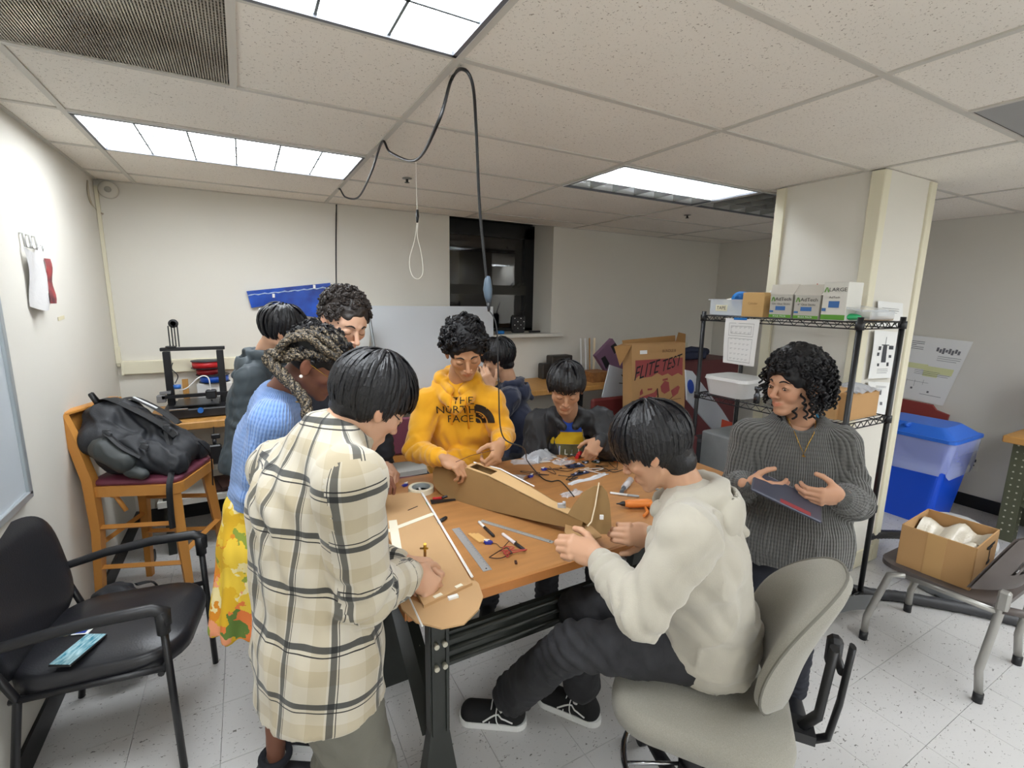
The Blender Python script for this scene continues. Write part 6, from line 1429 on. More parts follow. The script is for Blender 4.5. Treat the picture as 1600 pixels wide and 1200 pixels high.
# on the walls
def onback(x, y, yy=YB): d = CF+CR*((x-800)/FPX)-CU*((y-600)/FPX); return CP+d*((yy-CP.y)/d.y)
def onleft(x, y, xx=XL): d = CF+CR*((x-800)/FPX)-CU*((y-600)/FPX); return CP+d*((xx-CP.x)/d.x)
def onright(x, y): return onleft(x, y, XR)
c = onback(170, 297); t = thing('smoke_detector', 'round white detector on the back wall in the upper left corner', 'detector', (c.x, YB-.001, c.z)); q = MB(); q.lathe([(.055, 0), (.055, .018), (.048, .03), (0, .032)], n=28, axis=(0, -1, 0)); part('housing', q, mat('detector_white', 'd6d3c8', .5), t); q = MB(); q.lathe([(.02, .030), (.018, .038), (0, .038)], n=16, axis=(0, -1, 0)); part('sensor_cap', q, mat('detector_grey', 'a9a79e', .5), t)
cord('corner_cable', [onleft(136, 282), onleft(138, 310)+V((.01, -.02, 0)), onback(150, 328)+V((0, -.02, 0)), onback(162, 335)+V((0, -.02, 0))], .006, mat('cable_beige', 'b5aa95', .6), 'beige cable stub poking from the ceiling corner')
t = thing('wall_conduit', 'thin cream surface conduit running down the back left corner', 'conduit', (XL+.02, YB-.02, 1.0)); q = MB(); q.box((XL+.012, YB-.012, 1.80), (.02, .02, 1.2)); part('raceway', q, CREAM, t, True); q = MB(); q.box((XL+.014, YB-.014, 1.28), (.03, .03, .12), bev=.004); part('junction_cover', q, CREAM, t, True)
t = thing('cable_raceway', 'wide cream cable raceway along the back wall behind the 3D printer', 'raceway', (-.5, YB-.02, 1.15)); q = MB(); q.box((-.70, YB-.022, 1.19), (1.42, .042, .095), bev=.005); part('channel', q, CREAM, t, True); q = MB(); q.box((-1.405, YB-.024, 1.19), (.012, .046, .10)); part('end_cap', q, CREAM, t, True)
# mask bag on the left wall
t = thing('hanging_bag', 'clear bag of white masks hanging on hooks on the left wall', 'bag', (XL+.01, 1.40, 1.62))
q = MB(); q.grid(lambda u, v: (XL+.012+.035*math.sin(PI*u)*(.5+.5*v)+.006*math.sin(11*u+5*v), 1.31+.21*u+.01*math.sin(4*v), 1.90-.25*v-.02*math.sin(6*u)), 16, 14); part('bag_film', q, mat('white_film', 'cfcdcc', .3, bump=1, bscale=60), t, True)
q = MB(); q.grid(lambda u, v: (XL+.040+.012*math.sin(PI*u)+.004*math.sin(9*v), 1.435+.07*u-.01*v, 1.86-.20*v), 8, 10); part('red_mask', q, mat('red_black_print', 'b04a48', .6, var=.9, vscale=18, col2='3a3238'), t, True)
for y in (1.33, 1.40, 1.47):
    q = MB(); q.tube([(XL, y, 1.955), (XL+.012, y, 1.955), (XL+.015, y, 1.90), (XL+.03, y, 1.895), (XL+.035, y, 1.915)], .005, 6); part('hook', q, mat('hook_grey', 'cfcfcd', .4), t, True)
a = onleft(95, 497); q = MB(); q.box((XL+.0015, a.y, a.z), (.002, .10, .018), rot=(.05, 0, 0)); single('tape_scrap', q, mat('old_tape', 'd8cfae', .6), 'yellowed scrap of tape on the left wall', 'tape')
# framed board at left
t = thing('notice_board', 'aluminium-framed pale board on the left wall at the left edge', 'notice board', (XL, .45, .9)); y0, y1, z0, z1 = .04, .95, .93, 1.72
AL = mat('aluminium', 'b4bcc0', .35, metal=.5)
q = MB(); q.box((XL+.008, (y0+y1)/2, (z0+z1)/2), (.014, y1-y0, z1-z0)); part('board', q, mat('board_grey', 'c3cad0', .4), t, True)
for c, d in (((XL+.014, y1, (z0+z1)/2), (.026, .03, z1-z0)), ((XL+.014, y0, (z0+z1)/2), (.026, .03, z1-z0)), ((XL+.014, (y0+y1)/2, z0), (.026, y1-y0+.03, .03)), ((XL+.014, (y0+y1)/2, z1), (.026, y1-y0+.03, .03))):
    q = MB(); q.box(c, d, bev=.003); part('frame_rail', q, AL, t, True)
# blue wing on the back wall
t = thing('blue_wing', 'shiny blue foam wing taped to the back wall above the group', 'model wing', (-.3, YB-.02, 1.6)); W_ = [onback(385, 455), onback(515, 442), onback(518, 500), onback(470, 492), onback(432, 474), onback(393, 481)]
q = MB(); q.prism([(p.x, p.z) for p in W_], .025, Matrix(((1, 0, 0, 0), (0, 0, 1, YB-.035), (0, 1, 0, 0), (0, 0, 0, 1)))); part('skin', q, mat('blue_foil', '1f56c4', .2, var=.4, vscale=9, col2='12307e', bump=.6, bscale=25), t, True)
a, b_ = onback(387, 462), onback(508, 450); q = MB(); q.tube([V((a.x+(b_.x-a.x)*i/24, YB-.037, a.z+(b_.z-a.z)*i/24+.003*(i % 3))) for i in range(25)], [.003+.002*(i % 2) for i in range(25)], 4); part('glue_line', q, mat('pale_glue', 'bcd2ee', .4), t, True)
for px in ((427, 462), (406, 484), (430, 480), (490, 448)):
    c = onback(*px); q = MB(); q.box((c.x, YB-.042, c.z), (.018, .012, .03), bev=.002); part('white_clip', q, WHITE, t, True)
# whiteboard leaning over the bench
t = thing('foam_sheet', 'large blank white board leaning behind the yellow hoodie person', 'board', (.9, 2.6, .9)); q = MB(); q.box((.88, 2.64, 1.265), (1.17, .008, .74), rot=(-.05, 0, 0)); part('panel', q, mat('foam_white', 'd3d8de', .35), t, True)
t = thing('flip_stand', 'grey metal easel stand with pale pad left of the white board', 'easel', (.22, 2.5, .9)); q = MB(); q.tube([(.25, 2.48, 1.60), (.33, 2.48, .92)], .011, 6); part('pole', q, mat('grey_metal', '8d9294', .4, metal=.4), t, True); q = MB(); q.box((.11, 2.5, 1.34), (.28, .01, .42), rot=(0, .11, 0)); part('pad', q, mat('pale_pad', 'c6c6c2', .6), t, True); q = MB(); q.box((.21, 2.47, 1.57), (.05, .02, .02)); part('clamp', q, mat('brown_clamp', '6b5548', .6), t, True)
# window sill things
t = thing('radio_transmitter', 'black radio transmitter with many buttons standing on the window sill', 'transmitter', (1.86, 2.86, WZ0)); q = MB(); q.box((0, 0, .10), (.16, .06, .17), bev=.02); q.box((0, .0, .03), (.13, .07, .06), bev=.01); part('case', q, BLKP, t)
for i in range(4):
    for j in range(4):
        q = MB(); q.cyl((-.055+.036*i, -.03, .05+.034*j), (-.055+.036*i, -.036, .05+.034*j), .005, n=8); part('button', q, WHITE if (i+j) % 2 else BLKP, t)
q = MB(); q.tube([(.05, 0, .18), (.09, 0, .30)], .005, 6); part('antenna', q, BLKP, t)
q = MB(); q.lathe([(.035, 0), (.045, .0), (.045, .03), (.035, .03)], c=(1.62, 2.80, WZ0), n=24); single('tape_roll', q, mat('painter_blue', '1d74c0', .6), "blue painter's tape roll on the window sill", 'tape')
q = MB(); q.box((2.06, 2.85, WZ0+.01), (.14, .04, .02), rot=(0, 0, .2), bev=.004); single('remote', q, BLKP, 'flat black device on the window sill right of the transmitter', 'device')
# ------------------------------------------------------------ 3D printer and the back benches
t = thing('desktop_printer', 'black open-frame 3D printer on the maple bench by the left wall', '3D printer', (-.95, 2.36, .90))
q = MB(); q.box((-.955, 2.36, .935), (.37, .34, .06), bev=.006); part('base_frame', q, BLKP, t, True)
for x in (-1.105, -.80):
    q = MB(); q.box((x, 2.38, 1.13), (.042, .04, .40), bev=.003); part('upright', q, BLKM, t, True)
q = MB(); q.box((-.953, 2.38, 1.345), (.37, .04, .022), bev=.003); part('top_bar', q, BLKM, t, True)
q = MB(); q.box((-.95, 2.34, 1.03), (.40, .03, .022)); part('crossbar', q, BLKM, t, True)
q = MB(); q.box((-.87, 2.315, 1.035), (.065, .05, .06), bev=.008); q.cyl((-.87, 2.305, 1.0), (-.87, 2.305, .985), .006, .003); part('print_head', q, BLKP, t, True)
q = MB(); q.box((-1.155, 2.35, 1.02), (.05, .05, .05), bev=.004); q.box((-1.13, 2.35, 1.06), (.06, .04, .015)); part('stepper_motor', q, mat('motor_grey', '8c8c8e', .4, metal=.4), t, True)
q = MB(); q.box((-.95, 2.34, .985), (.25, .25, .006)); part('print_bed', q, mat('bed_dark', '2e2f31', .3), t, True)
q = MB(); q.cyl((-.93, 2.19, .955), (-.93, 2.165, .955), .017, n=14); part('blue_knob', q, mat('knob_blue', '2a68b8', .4), t, True)
q = MB(); q.cyl((-1.06, 2.33, 1.085), (-1.06, 2.33, 1.11), .022, n=12); part('blue_knob', q, MATS['knob_blue'], t, True)
q = MB(); q.tube(catmull([(-1.05, 2.33, 1.07), (-1.0, 2.31, 1.09), (-.94, 2.3, 1.15), (-.90, 2.3, 1.165), (-.875, 2.3, 1.14), (-.872, 2.31, 1.06)], 6), .004, 6); part('white_tube', q, WHITE, t, True)
q = MB(); q.tube(catmull([(-1.07, 2.33, 1.12), (-1.05, 2.33, 1.17), (-1.08, 2.33, 1.22), (-1.07, 2.33, 1.26)], 6), .003, 6); part('black_lead', q, BLKM, t, True)
q = MB(); q.box((-1.05, 2.19, .968), (.10, .002, .018), rot=(.8, 0, 0)); part('label_plate', q, mat('label_grey', 'b9bcc0', .4), t, True)
q = MB(); q.box((-1.075, 2.38, 1.362), (.06, .05, .006)); 
for dx in (-.025, -.008, .008, .025): q.box((-1.055+dx, 2.38, 1.43), (.006, .02, .14))
q.lathe([(.016, -.01), (.028, -.01), (.028, .01), (.016, .01), (.016, -.01)], c=(-1.05, 2.38, 1.515), n=20, axis=(0, 1, 0)); part('spool_holder', q, BLKP, t, True)
def spool(c, r, h, m, label):
    t = thing('filament_spool', label, 'spool', c); q = MB(); q.lathe([(r*.92, .006), (r*.92, h-.006)], n=32); part('filament', q, m, t)
    for z in (0, h-.004):
        q = MB(); q.lathe([(.012, z), (r, z), (r, z+.004), (.012, z+.004)], n=32); part('flange', q, mat('flange_dark', '33343a', .4, alpha=.85), t)
q = MB(); q.box((-.86, 2.64, .985), (.22, .17, .17), bev=.004); single('white_box', q, WHITE, 'white box under the filament spools behind the 3D printer', 'box')
spool((-.86, 2.63, 1.07), .10, .055, mat('filament_blue', '1c5bd0', .35), 'blue filament spool stacked on a white box behind the printer'); spool((-.90, 2.63, 1.126), .075, .05, mat('filament_dark_red', 'a8202a', .35), 'dark red narrow filament spool on the blue spool'); spool((-.90, 2.63, 1.177), .10, .055, mat('filament_red', 'd02a30', .35), 'bright red filament spool on top of the spool stack')
q = MB(); q.box((-1.03, 2.50, 1.01), (.035, .02, .22)); single('wood_offcut', q, MAPLE, 'upright wood offcut behind the 3D printer', 'wood')
t = thing('spray_bottle', 'black spray bottle hanging below the maple bench by the stool', 'bottle', (-.86, 2.0, .60)); q = MB(); q.box((-.86, 2.02, .69), (.075, .04, .13), bev=.008); part('bottle_body', q, BLKP, t, True); q = MB(); q.cyl((-.86, 2.02, .755), (-.86, 2.02, .79), .012); q.box((-.85, 2.02, .81), (.05, .025, .03), bev=.004); part('nozzle', q, BLKP, t, True); q = MB(); q.tube([(-.86, 2.03, .82), (-.86, 2.06, .86), (-.86, 2.09, .86)], .003, 5); part('hook', q, BLKM, t, True)
q = MB(); q.box((-.75, 2.30, .39), (.36, .3, .02)); q.box((-.72, 2.25, .41), (.3, .2, .016), rot=(0, 0, .2)); single('tray', q, mat('dark_brown_tray', '3a2420', .6), 'dark tray on the white shelf below the 3D printer', 'tray')
q = MB(); q.ell((-.72, 2.2, .435), (.09, .05, .02), 12); single('red_cloth', q, mat('red_cloth', 'b0383a', .8), 'red bundle on the dark tray under the bench', 'cloth')
# cream pedestal under the bench, its caster
t = thing('pedestal', 'cream bent steel stand on a black caster behind the stool', 'stand', (-1.30, 2.2, 0)); q = MB(); q.tube([(-1.33, 2.18, .76), (-1.30, 2.16, .5), (-1.27, 2.14, .10)], [.07, .07, .05], 4, flat=.3); part('post', q, mat('cream_steel', 'cfccc2'), t, True); q = MB(); q.cyl((-1.30, 2.10, .04), (-1.25, 2.10, .04), .04, n=16); part('caster', q, BLKP, t, True)
# small things on the window-side bench
for i in range(5):
    q = MB(); x = 2.02+.045*(i % 3)+.02*(i//3); q.lathe([(.017, .9), (.017, 1.02+.01*(i % 2)), (0, 1.02+.01*(i % 2))], c=(x, 2.42+.05*(i//3), 0), n=12); single('wood_cylinder', q, mat('pale_dowel', 'cda673', .7), 'pale upright wood cylinder in the cluster of five on the bench beside navy hoodie person', 'wood cylinder', group='upright wood cylinders')
q = MB(); q.box((2.22, 2.6, 1.02), (.26, .12, .24), bev=.01); q.box((2.05, 2.62, .98), (.10, .1, .16), bev=.01); single('speaker_box', q, mat('dark_brown_plastic', '34302c', .5), 'dark boxy device on the bench behind the black jacket person', 'device')
for i, (x0, x1, lb) in enumerate(((2.50, 2.44, 'leftmost thin white strip leaning on the back wall'), (2.56, 2.50, 'second thin strip from the left leaning on the back wall'), (2.62, 2.55, 'tan strip between the leaning white strips'), (2.69, 2.60, 'rightmost dark-edged strip leaning on the back wall'))):
    q = MB(); a, b_ = V((x1, 2.50, .9)), V((x0+.03, 2.66, 1.30)); q.tube([a, b_], .012, 4, flat=.35); single('foam_strip', q, (WHITE, PAPER, MAPLE, KRAFTL)[i], lb, 'strip', group='strips leaning on the back wall')
t = thing('wood_block', 'stack of wood pieces at the right end of the bench', 'wood', (2.48, 2.25, .9)); q = MB(); q.box((2.46, 2.30, .95), (.22, .2, .10)); part('block', q, mat('dark_wood', '9c6a3c', .6, var=.4, vscale=30), t, True)
# papers and laptop behind yellow hoodie
q = MB(); q.box((.30, 2.3, .93), (.30, .22, .05), bev=.003); single('paper_stack', q, PAPER, 'stack of white paper on the bench left of yellow hoodie person', 'paper')
cord('bench_cable', [(.22, 2.3, 1.0), (.36, 2.25, 1.03), (.5, 2.22, .97), (.45, 2.3, .965), (.28, 2.28, .965)], .006, BLKP, 'black cable heaped on the paper stack', 'cable')
# maroon chair between plaid and yellow hoodie
t = thing('wooden_chair', 'low wooden chair with maroon padded back between plaid shirt and yellow hoodie persons', 'chair', (.26, 1.45, 0), math.radians(-100))
part('seat_cushion', pad(seatpoly(.42, .42), .43, .04), MAROON, t); q = MB(); q.prism(seatpoly(.44, .44), .05, Matrix.Translation((0, 0, .38))); part('seat_frame', q, HONEY, t); q = MB(); q.box((-.22, 0, .76), (.03, .36, .26), bev=.012, rot=(0, -.1, 0)); part('backrest', q, MAROON, t); q = MB(); q.box((-.215, 0, .60), (.03, .40, .05), bev=.006); part('back_rail', q, HONEY, t)
for s_ in (-1, 1):
    q = MB(); q.tube([(-.19, s_*.19, 0), (-.2, s_*.2, .45), (-.235, s_*.2, .88)], .02, 4); part('leg', q, HONEY, t); q = MB(); q.tube([(.19, s_*.19, 0), (.19, s_*.19, .40)], .022, 4); part('leg', q, HONEY, t)
# ------------------------------------------------------------ backpacks
BP = mat('backpack_nylon', '25272c', .6, var=.2, vscale=12, bump=.5, bscale=260); BPS = mat('backpack_strap', '17181b', .6); BPM = mat('mesh_grey', '3c4040', .5, bump=.6, bscale=500)
t = thing('backpack', 'large black hiking backpack lying on the maroon-seated bar stool', 'backpack', ST.location.copy()+V((0, 0, .775)), ST.rotation_euler.copy())
def blob(parent, name, build, m, vox=.008, folds=(), amp=.004, sc=12, seed=2):
    k = SDF(vox, .03); build(k); P, Q = k.run(); P = wrinkle(relax(P, Q, 1), Q, folds, seed, amp, sc); return put(name, np_mesh(name, P, Q, m), parent)
def bbody(k):
    k.cap((-.17, .13, .23), (.16, .13, .05), .085, .06, k=.06); k.cap((-.17, -.13, .20), (.16, -.12, .05), .085, .06, k=.06); k.cap((-.15, .0, .27), (.14, .0, .09), .10, .075, k=.07); k.cap((-.19, .06, .30), (-.19, -.06, .29), .07, .07, k=.05)
    k.cap((-.1, -.10, .10), (.05, -.12, .07), .09, .06, k=.05); k.clip((0, 0, .002), (0, 0, -1), k=.02)
blob(t, 'main_bag', bbody, BP, folds=[((0, -.1, .15), .15, (1, 0, .6), .008, .06), ((-.1, 0, .3), .15, (.6, 1, 0), .006, .07)], amp=.007)
def strapc(pts, w, nm='strap', m=BPS, up=None):
    q = MB(); q.tube(catmull(pts, 6), w, 4, flat=.22, up=up or (0, 0, 1)); return part(nm, q, m, t)
strapc([(-.24, .03, .34), (-.17, -.02, .385), (-.02, -.04, .315), (.08, -.04, .245), (.14, -.04, .18)], .035, 'shoulder_strap')
strapc([(-.22, .09, .34), (-.12, .09, .365), (.02, .09, .285), (.10, .08, .22)], .032, 'shoulder_strap')
strapc([(.10, -.05, .225), (.14, -.10, .12), (.17, -.17, .03), (.18, -.225, -.04), (.18, -.235, -.17), (.18, -.235, -.26)], .014)
strapc([(.20, .06, .12), (.235, .1, .03), (.24, .10, -.05), (.235, .10, -.16)], .010)
strapc([(-.1, -.20, .26), (-.02, -.215, .18), (.05, -.20, .12)], .016); q = MB(); q.tube([(-.25, .02, .36), (-.265, .0, .41), (-.24, -.05, .415), (-.21, -.06, .37)], .010, 6); part('grab_handle', q, BPS, t)
blob(t, 'side_pocket', lambda k: (k.cap((-.11, -.205, .17), (-.02, -.215, .10), .055, .05, k=.03)), BPM, amp=.003); blob(t, 'side_pocket', lambda k: (k.cap((.0, -.20, .05), (.05, -.205, .03), .035, .03, k=.03)), BPM, amp=.003)
for c in ((-.085, -.205, .245), (.11, -.055, .225), (.06, -.18, .17)):
    q = MB(); q.box(c, (.04, .014, .03), bev=.004, rot=(0, .5, 0)); q.box((c[0], c[1]-.004, c[2]+.02), (.03, .008, .006)); part('buckle', q, mat('buckle_grey', '4a4c50', .35), t)
q = MB(); q.box((-.03, .03, .352), (.13, .014, .004), rot=(0, .5, -.05)); part('reflective_strip', q, mat('strip_white', 'd6d8da', .4), t)
t = thing('backpack', 'small black backpack on the floor behind the black armchair', 'backpack', (-1.24, 1.12, 0), math.radians(20))
blob(t, 'main_bag', lambda k: (k.cap((0, -.10, .14), (0, .10, .14), .10, .10, k=.05), k.cap((.0, -.07, .28), (.0, .07, .28), .08, .08, k=.08), k.clip((0, 0, .004), (0, 0, -1), k=.01)), BP, amp=.008, folds=[((0, 0, .3), .15, (1, 1, 0), .008, .06)])
q = MB(); q.tube(catmull([(.08, .05, .33), (.15, .07, .30), (.17, .08, .2), (.12, .09, .05)], 6), .02, 4, flat=.25); part('shoulder_strap', q, BPS, t)
# ------------------------------------------------------------ wire rack contents
def onx(px, py, x): return onleft(px, py, x)
def rackbox(x0, x1, yt, z0, X, depth, m, name, label, cat='box', printfn=None, flap=None):
    ya, yb = onx(x0, yt, X).y, onx(x1, yt, X).y; y0_, y1_ = min(ya, yb), max(ya, yb); zt = max(onx(x0, yt, X).z, onx(x1, yt, X).z); h = zt-z0
    t = thing(name, label, cat, (X+depth/2, (y0_+y1_)/2, z0)); w = y1_-y0_
    q = MB(); q.box((0, 0, h/2), (depth, w-.004, h), bev=.002); part('carton_body', q, m, t)
    if flap == 'up':
        q = MB(); q.add([(-depth/2, -w/2, h), (-depth/2, w/2, h), (-depth/2+.03, w/2+.012, h+.055), (-depth/2+.03, -w/2-.012, h+.055), (-depth/2+.003, -w/2, h), (-depth/2+.003, w/2, h), (-depth/2+.033, w/2+.012, h+.055), (-depth/2+.033, -w/2-.012, h+.055)], [(0, 1, 2, 3), (7, 6, 5, 4), (0, 3, 7, 4), (1, 5, 6, 2), (2, 6, 7, 3), (0, 4, 5, 1)]); part('flap', q, mat('flap_grey', 'bdb7ab', .8) if m is not CARD else CARD, t)
    if printfn: printfn(t, w, h, -depth/2-.0012)
    return t
GRNP = mat('print_green', '5d9a2f', .6); BLUP = mat('print_blue', '3a6aa8', .6); LBOX = mat('carton_white', 'd9d7cf', .6)
def adprint(l1, l2, l3):
    def f(t, w, h, x):
        Mx = lambda y, z: frame((x, y, z), (0, -1, 0), (0, 0, 1))
        q = MB(); addtext(q, l1, .026, Mx(-.012, h*.80), 1.1); addtext(q, l2, .015, Mx(0, h*.60), 1.1); part('lettering', q, INKB, t)
        q = MB(); q.box((x, 0, h*.085), (.0015, w-.006, h*.13)); q.prism([(-.012, -.012), (-.006, -.012), (0, .012), (-.004, .012)], .0012, Mx(w*.34, h*.80)); q.prism([(.0, .012), (.004, .012), (.012, -.012), (.006, -.012)], .0012, Mx(w*.34, h*.80)); part('green_print', q, GRNP, t)
        q = MB(); q.box((x, 0, h*.42), (.0015, w*.42, h*.17)); q.box((x, w*.38, h*.28), (.0015, w*.16, h*.08)); part('blue_panel', q, BLUP, t)
        if l3: q = MB(); addtext(q, l3, .012, frame((x-.001, 0, h*.085), (0, -1, 0), (0, 0, 1)), 1.2); part('band_lettering', q, WHITE, t)
    return f
Zs = 1.633
# clear tub with tape rolls
t = thing('clear_tub', 'clear plastic tub labelled TAPE at the left end of the rack top', 'tub', (2.12, .51, Zs)); TUB = mat('clear_tub_plastic', 'dfe5ea', .15, alpha=.45)
q = MB(); taper(q, (.17, .20), (.21, .25), 0, .002)
for (c, d) in (((-.095, 0, .05), (.003, .23, .095)), ((.095, 0, .05), (.003, .23, .095)), ((0, .115, .05), (.19, .003, .095)), ((0, -.115, .05), (.19, .003, .095))): q.box(c, d)
q.box((-.10, 0, .097), (.012, .25, .006)); q.box((.10, 0, .097), (.012, .25, .006)); part('tub_wall', q, TUB, t)
q = MB(); addtext(q, 'TAPE', .03, frame((-.0985, .03, .045), (0, -1, 0), (0, 0, 1)), 1.0); part('label_lettering', q, INKB, t); q = MB(); q.box((-.0972, .03, .045), (.001, .085, .038)); part('label', q, mat('label_cream', 'e6e0c4', .7), t)
def roll(c, r, r2, w, m, label, axis=(1, .2, 0)):
    q = MB(); q.lathe([(r2, -w/2), (r, -w/2), (r, w/2), (r2, w/2), (r2, -w/2)], c=c, n=28, axis=axis); single('tape_roll', q, m, label, 'tape')
roll((2.11, .47, Zs+.095), .055, .036, .03, mat('painter_blue', '1d74c0'), 'blue tape roll standing in the clear tub'); roll((2.12, .55, Zs+.055), .05, .03, .03, mat('tape_cream', 'e6dfc6'), 'cream tape roll low in the clear tub')
rackbox(1161, 1196, 457, Zs, 1.985, .16, mat('tan_card', 'c9a36a', .8), 'carton', 'plain tan carton on the rack top beside the clear tub', printfn=lambda t, w, h, x: part('pencil_mark', (lambda q: (addtext(q, 'Cylinder', .018, frame((x, .0, h*.55), (0, -1, 0), (0, 0, 1))), q)[1])(MB()), mat('pencil', '8a6a3c'), t))
rackbox(1204, 1240, 460, Zs, 1.985, .15, mat('carton_grey', 'b9b6ad', .6), 'carton', 'left of the two glue stick cartons with AdTech print on the rack top', printfn=adprint('AdTech', '10in Glue Sticks', 'BULK PACK'), flap='up')
rackbox(1242, 1283, 461, Zs, 1.985, .15, mat('carton_grey', 'b9b6ad', .6), 'carton', 'right of the two glue stick cartons with brown raised flap on the rack top', printfn=adprint('AdTech', '4" Glue Sticks', 'BULK PACK'), flap='up')
rackbox(1288, 1328, 441, Zs, 1.985, .14, LBOX, 'carton', 'tall white glue stick carton with handwriting on the rack top', printfn=adprint('LARGE', 'AdTech', ''))
def bottle(c, label, liquid, capc):
    t = thing('glue_bottle', label, 'bottle', c); q = MB(); q.lathe([(.030, 0), (.034, .01), (.034, .08), (.028, .115), (.014, .135), (.014, .14)], n=20); part('bottle_body', q, mat('bottle_clear', 'e0dcd2', .2, alpha=.6), t); q = MB(); q.lathe([(.028, .004), (.031, .012), (.031, .075), (0, .076)], n=18); part('liquid', q, liquid, t); q = MB(); q.lathe([(.018, .138), (.018, .155), (.006, .16), (.003, .19), (0, .19)], n=14); part('cap', q, capc, t)
AMB = mat('amber_glue', 'a8481c', .25); RED = mat('red_plastic', 'c2282c', .4)
bottle((2.12, .02, Zs), 'red-capped glue bottle behind the tall white carton', WHITE, RED); bottle((2.06, -.12, Zs), 'amber glue bottle with brown cap on the rack top', AMB, mat('brown_cap', '7a2c22', .4)); bottle((2.2, .32, Zs), 'small white bottle behind the glue stick cartons', WHITE, mat('white_cap', 'dcdcdc'))
t = thing('plastic_tray', 'frosted plastic tray lying over small parts at the right end of the rack top', 'tray', (2.15, -.19, Zs)); q = MB(); q.box((2.12, -.20, Zs+.065), (.26, .16, .01), rot=(.15, 0, 0)); q.box((2.2, -.23, Zs+.03), (.24, .1, .045), bev=.006); part('tray_body', q, TUB, t, True)
q = MB(); q.box((2.28, -.2, Zs+.012), (.16, .12, .02), bev=.003); single('foam_pad', q, mat('tan_pad', 'c4a98a', .8), 'tan slab under the frosted tray', 'pad'); q = MB(); q.ell((2.05, -.20, Zs+.02), (.05, .05, .018), 12); single('green_lid', q, mat('green_lid', '2fae6b', .35), 'green rounded lid at the front of the rack top', 'lid')
# sheet of paper taped to the rack
def sheet(name, label, corners, lines, m=PAPER, cat='paper', lift=.0012, nrm_=None, ink=INK):
    a, b_, c_, d_ = [V(p) for p in corners]; cen = (a+b_+c_+d_)/4; t = thing(name, label, cat, cen); nn = (b_-a).cross(d_-a).normalized(); nn = nn if nn.dot(CP-cen) > 0 else -nn
    q = MB(); n_ = 8
    q.grid(lambda u, v: (a*(1-u)+b_*u)*(1-v)+(d_*(1-u)+c_*u)*v+nn*(.003*math.sin(5*u+4*v)), n_, n_); q.grid(lambda u, v: (a*u+b_*(1-u))*(1-v)+(d_*u+c_*(1-u))*v-nn*(.0008-.003*math.sin(5*(1-u)+4*v)), n_, n_); part('sheet', q, m, t, True)
    P = lambda u, v: (a*(1-u)+b_*u)*(1-v)+(d_*(1-u)+c_*u)*v+nn*(.003*math.sin(5*u+4*v)+lift)
    q = MB()
    for (u0, v0, u1, v1) in lines: q.add([P(u0, v0), P(u1, v0), P(u1, v1), P(u0, v1)], [(0, 1, 2, 3)], False)
    if lines: part('printed_lines', q, ink, t, True)
    return t, P
def boxes(u0, v0, u1, v1, w=.006): return [(u0, v0, u1, v0+w), (u0, v1-w, u1, v1), (u0, v0, u0+w, v1), (u1-w, v0, u1, v1)]
rr = random.Random(9); ln = boxes(.14, .10, .86, .38)+boxes(.14, .43, .86, .94)+boxes(.2, .16, .8, .33)
for j in range(7):
    for i in range(5): u, v = .2+.125*i, .18+.11*j+(.03 if j > 1 else 0); ln += [(u, v, u+.08, v+.004), (u, v+.02, u+.05, v+.024)]
t, P_ = sheet('sheet_music', 'white printed diagram sheet taped to the top of the rack with blue tape', [onx(1134, 497, 1.955), onx(1187, 499, 1.955), onx(1178, 573, 1.952), onx(1129, 566, 1.952)], ln)
t.name = 'diagram_sheet'; q = MB(); q.add([P_(.27, -.02)+V((-.001, 0, 0)), P_(.65, -.02)+V((-.001, 0, 0)), P_(.65, .03)+V((-.001, 0, 0)), P_(.27, .03)+V((-.001, 0, 0))], [(0, 1, 2, 3)]); part('blue_tape', q, mat('painter_blue', '1d74c0'), t, True)
# middle shelf
Zm = 1.125
t = thing('clear_case', 'frosted lidded case on the middle rack shelf at the left', 'case', (2.12, .45, Zm)); q = MB(); taper(q, (.25, .26), (.28, .30), 0, .10); part('case_body', q, mat('frosted_case', 'd3d2d0', .3), t); q = MB(); taper(q, (.29, .31), (.28, .30), .10, .12); part('lid', q, mat('frosted_lid', 'dddcda', .3), t)
q = MB(); q.lathe([(.018, 0), (.018, .05), (.012, .06), (.012, .075), (.018, .08), (.018, .10), (0, .10)], c=(2.0, .22, Zm), n=16); q.box((2.03, .20, Zm+.12), (.07, .02, .006), rot=(0, -.4, -.4)); single('clamp_tool', q, mat('dark_chrome', '55565a', .25, metal=.8), 'dark chrome clamp tool on the middle rack shelf', 'tool')
for i in range(12):
    c = (2.02+rr.random()*.15, -.02+rr.random()*.20, Zm+.01+.012*rr.random()*3); q = MB(); q.tube([V(c), V(c)+V((rr.uniform(-.05, .05), rr.uniform(-.06, .06), .005))], .008, 6); single('glue_stick', q, mat('glue_stick', 'd9cfa2', .4), 'pale glue stick in the loose pile on the middle rack shelf', 'glue stick', group='loose glue sticks on the rack')
rackbox(1292, 1312, 608, Zm, 2.0, .14, CARD, 'carton', 'small brown carton behind the curly-haired person on the middle shelf'); 
t = thing('carton', 'brown carton at the right end of the middle rack shelf', 'box', (2.17, -.205, Zm)); q = MB(); q.box((0, 0, .07), (.30, .12, .14), bev=.002); part('carton_body', q, CARD, t)
q = MB(); q.grid(lambda u, v: (2.05+.26*u, -.28+.16*v, Zm+.145+.035*math.sin(PI*u)*math.sin(PI*v)+.006*math.sin(20*u+9*v)), 14, 10); single('plastic_bag', q, mat('grey_clear_bag', 'c9cdd4'), 'grey clear bag lying on the carton on the middle rack shelf', 'plastic bag')
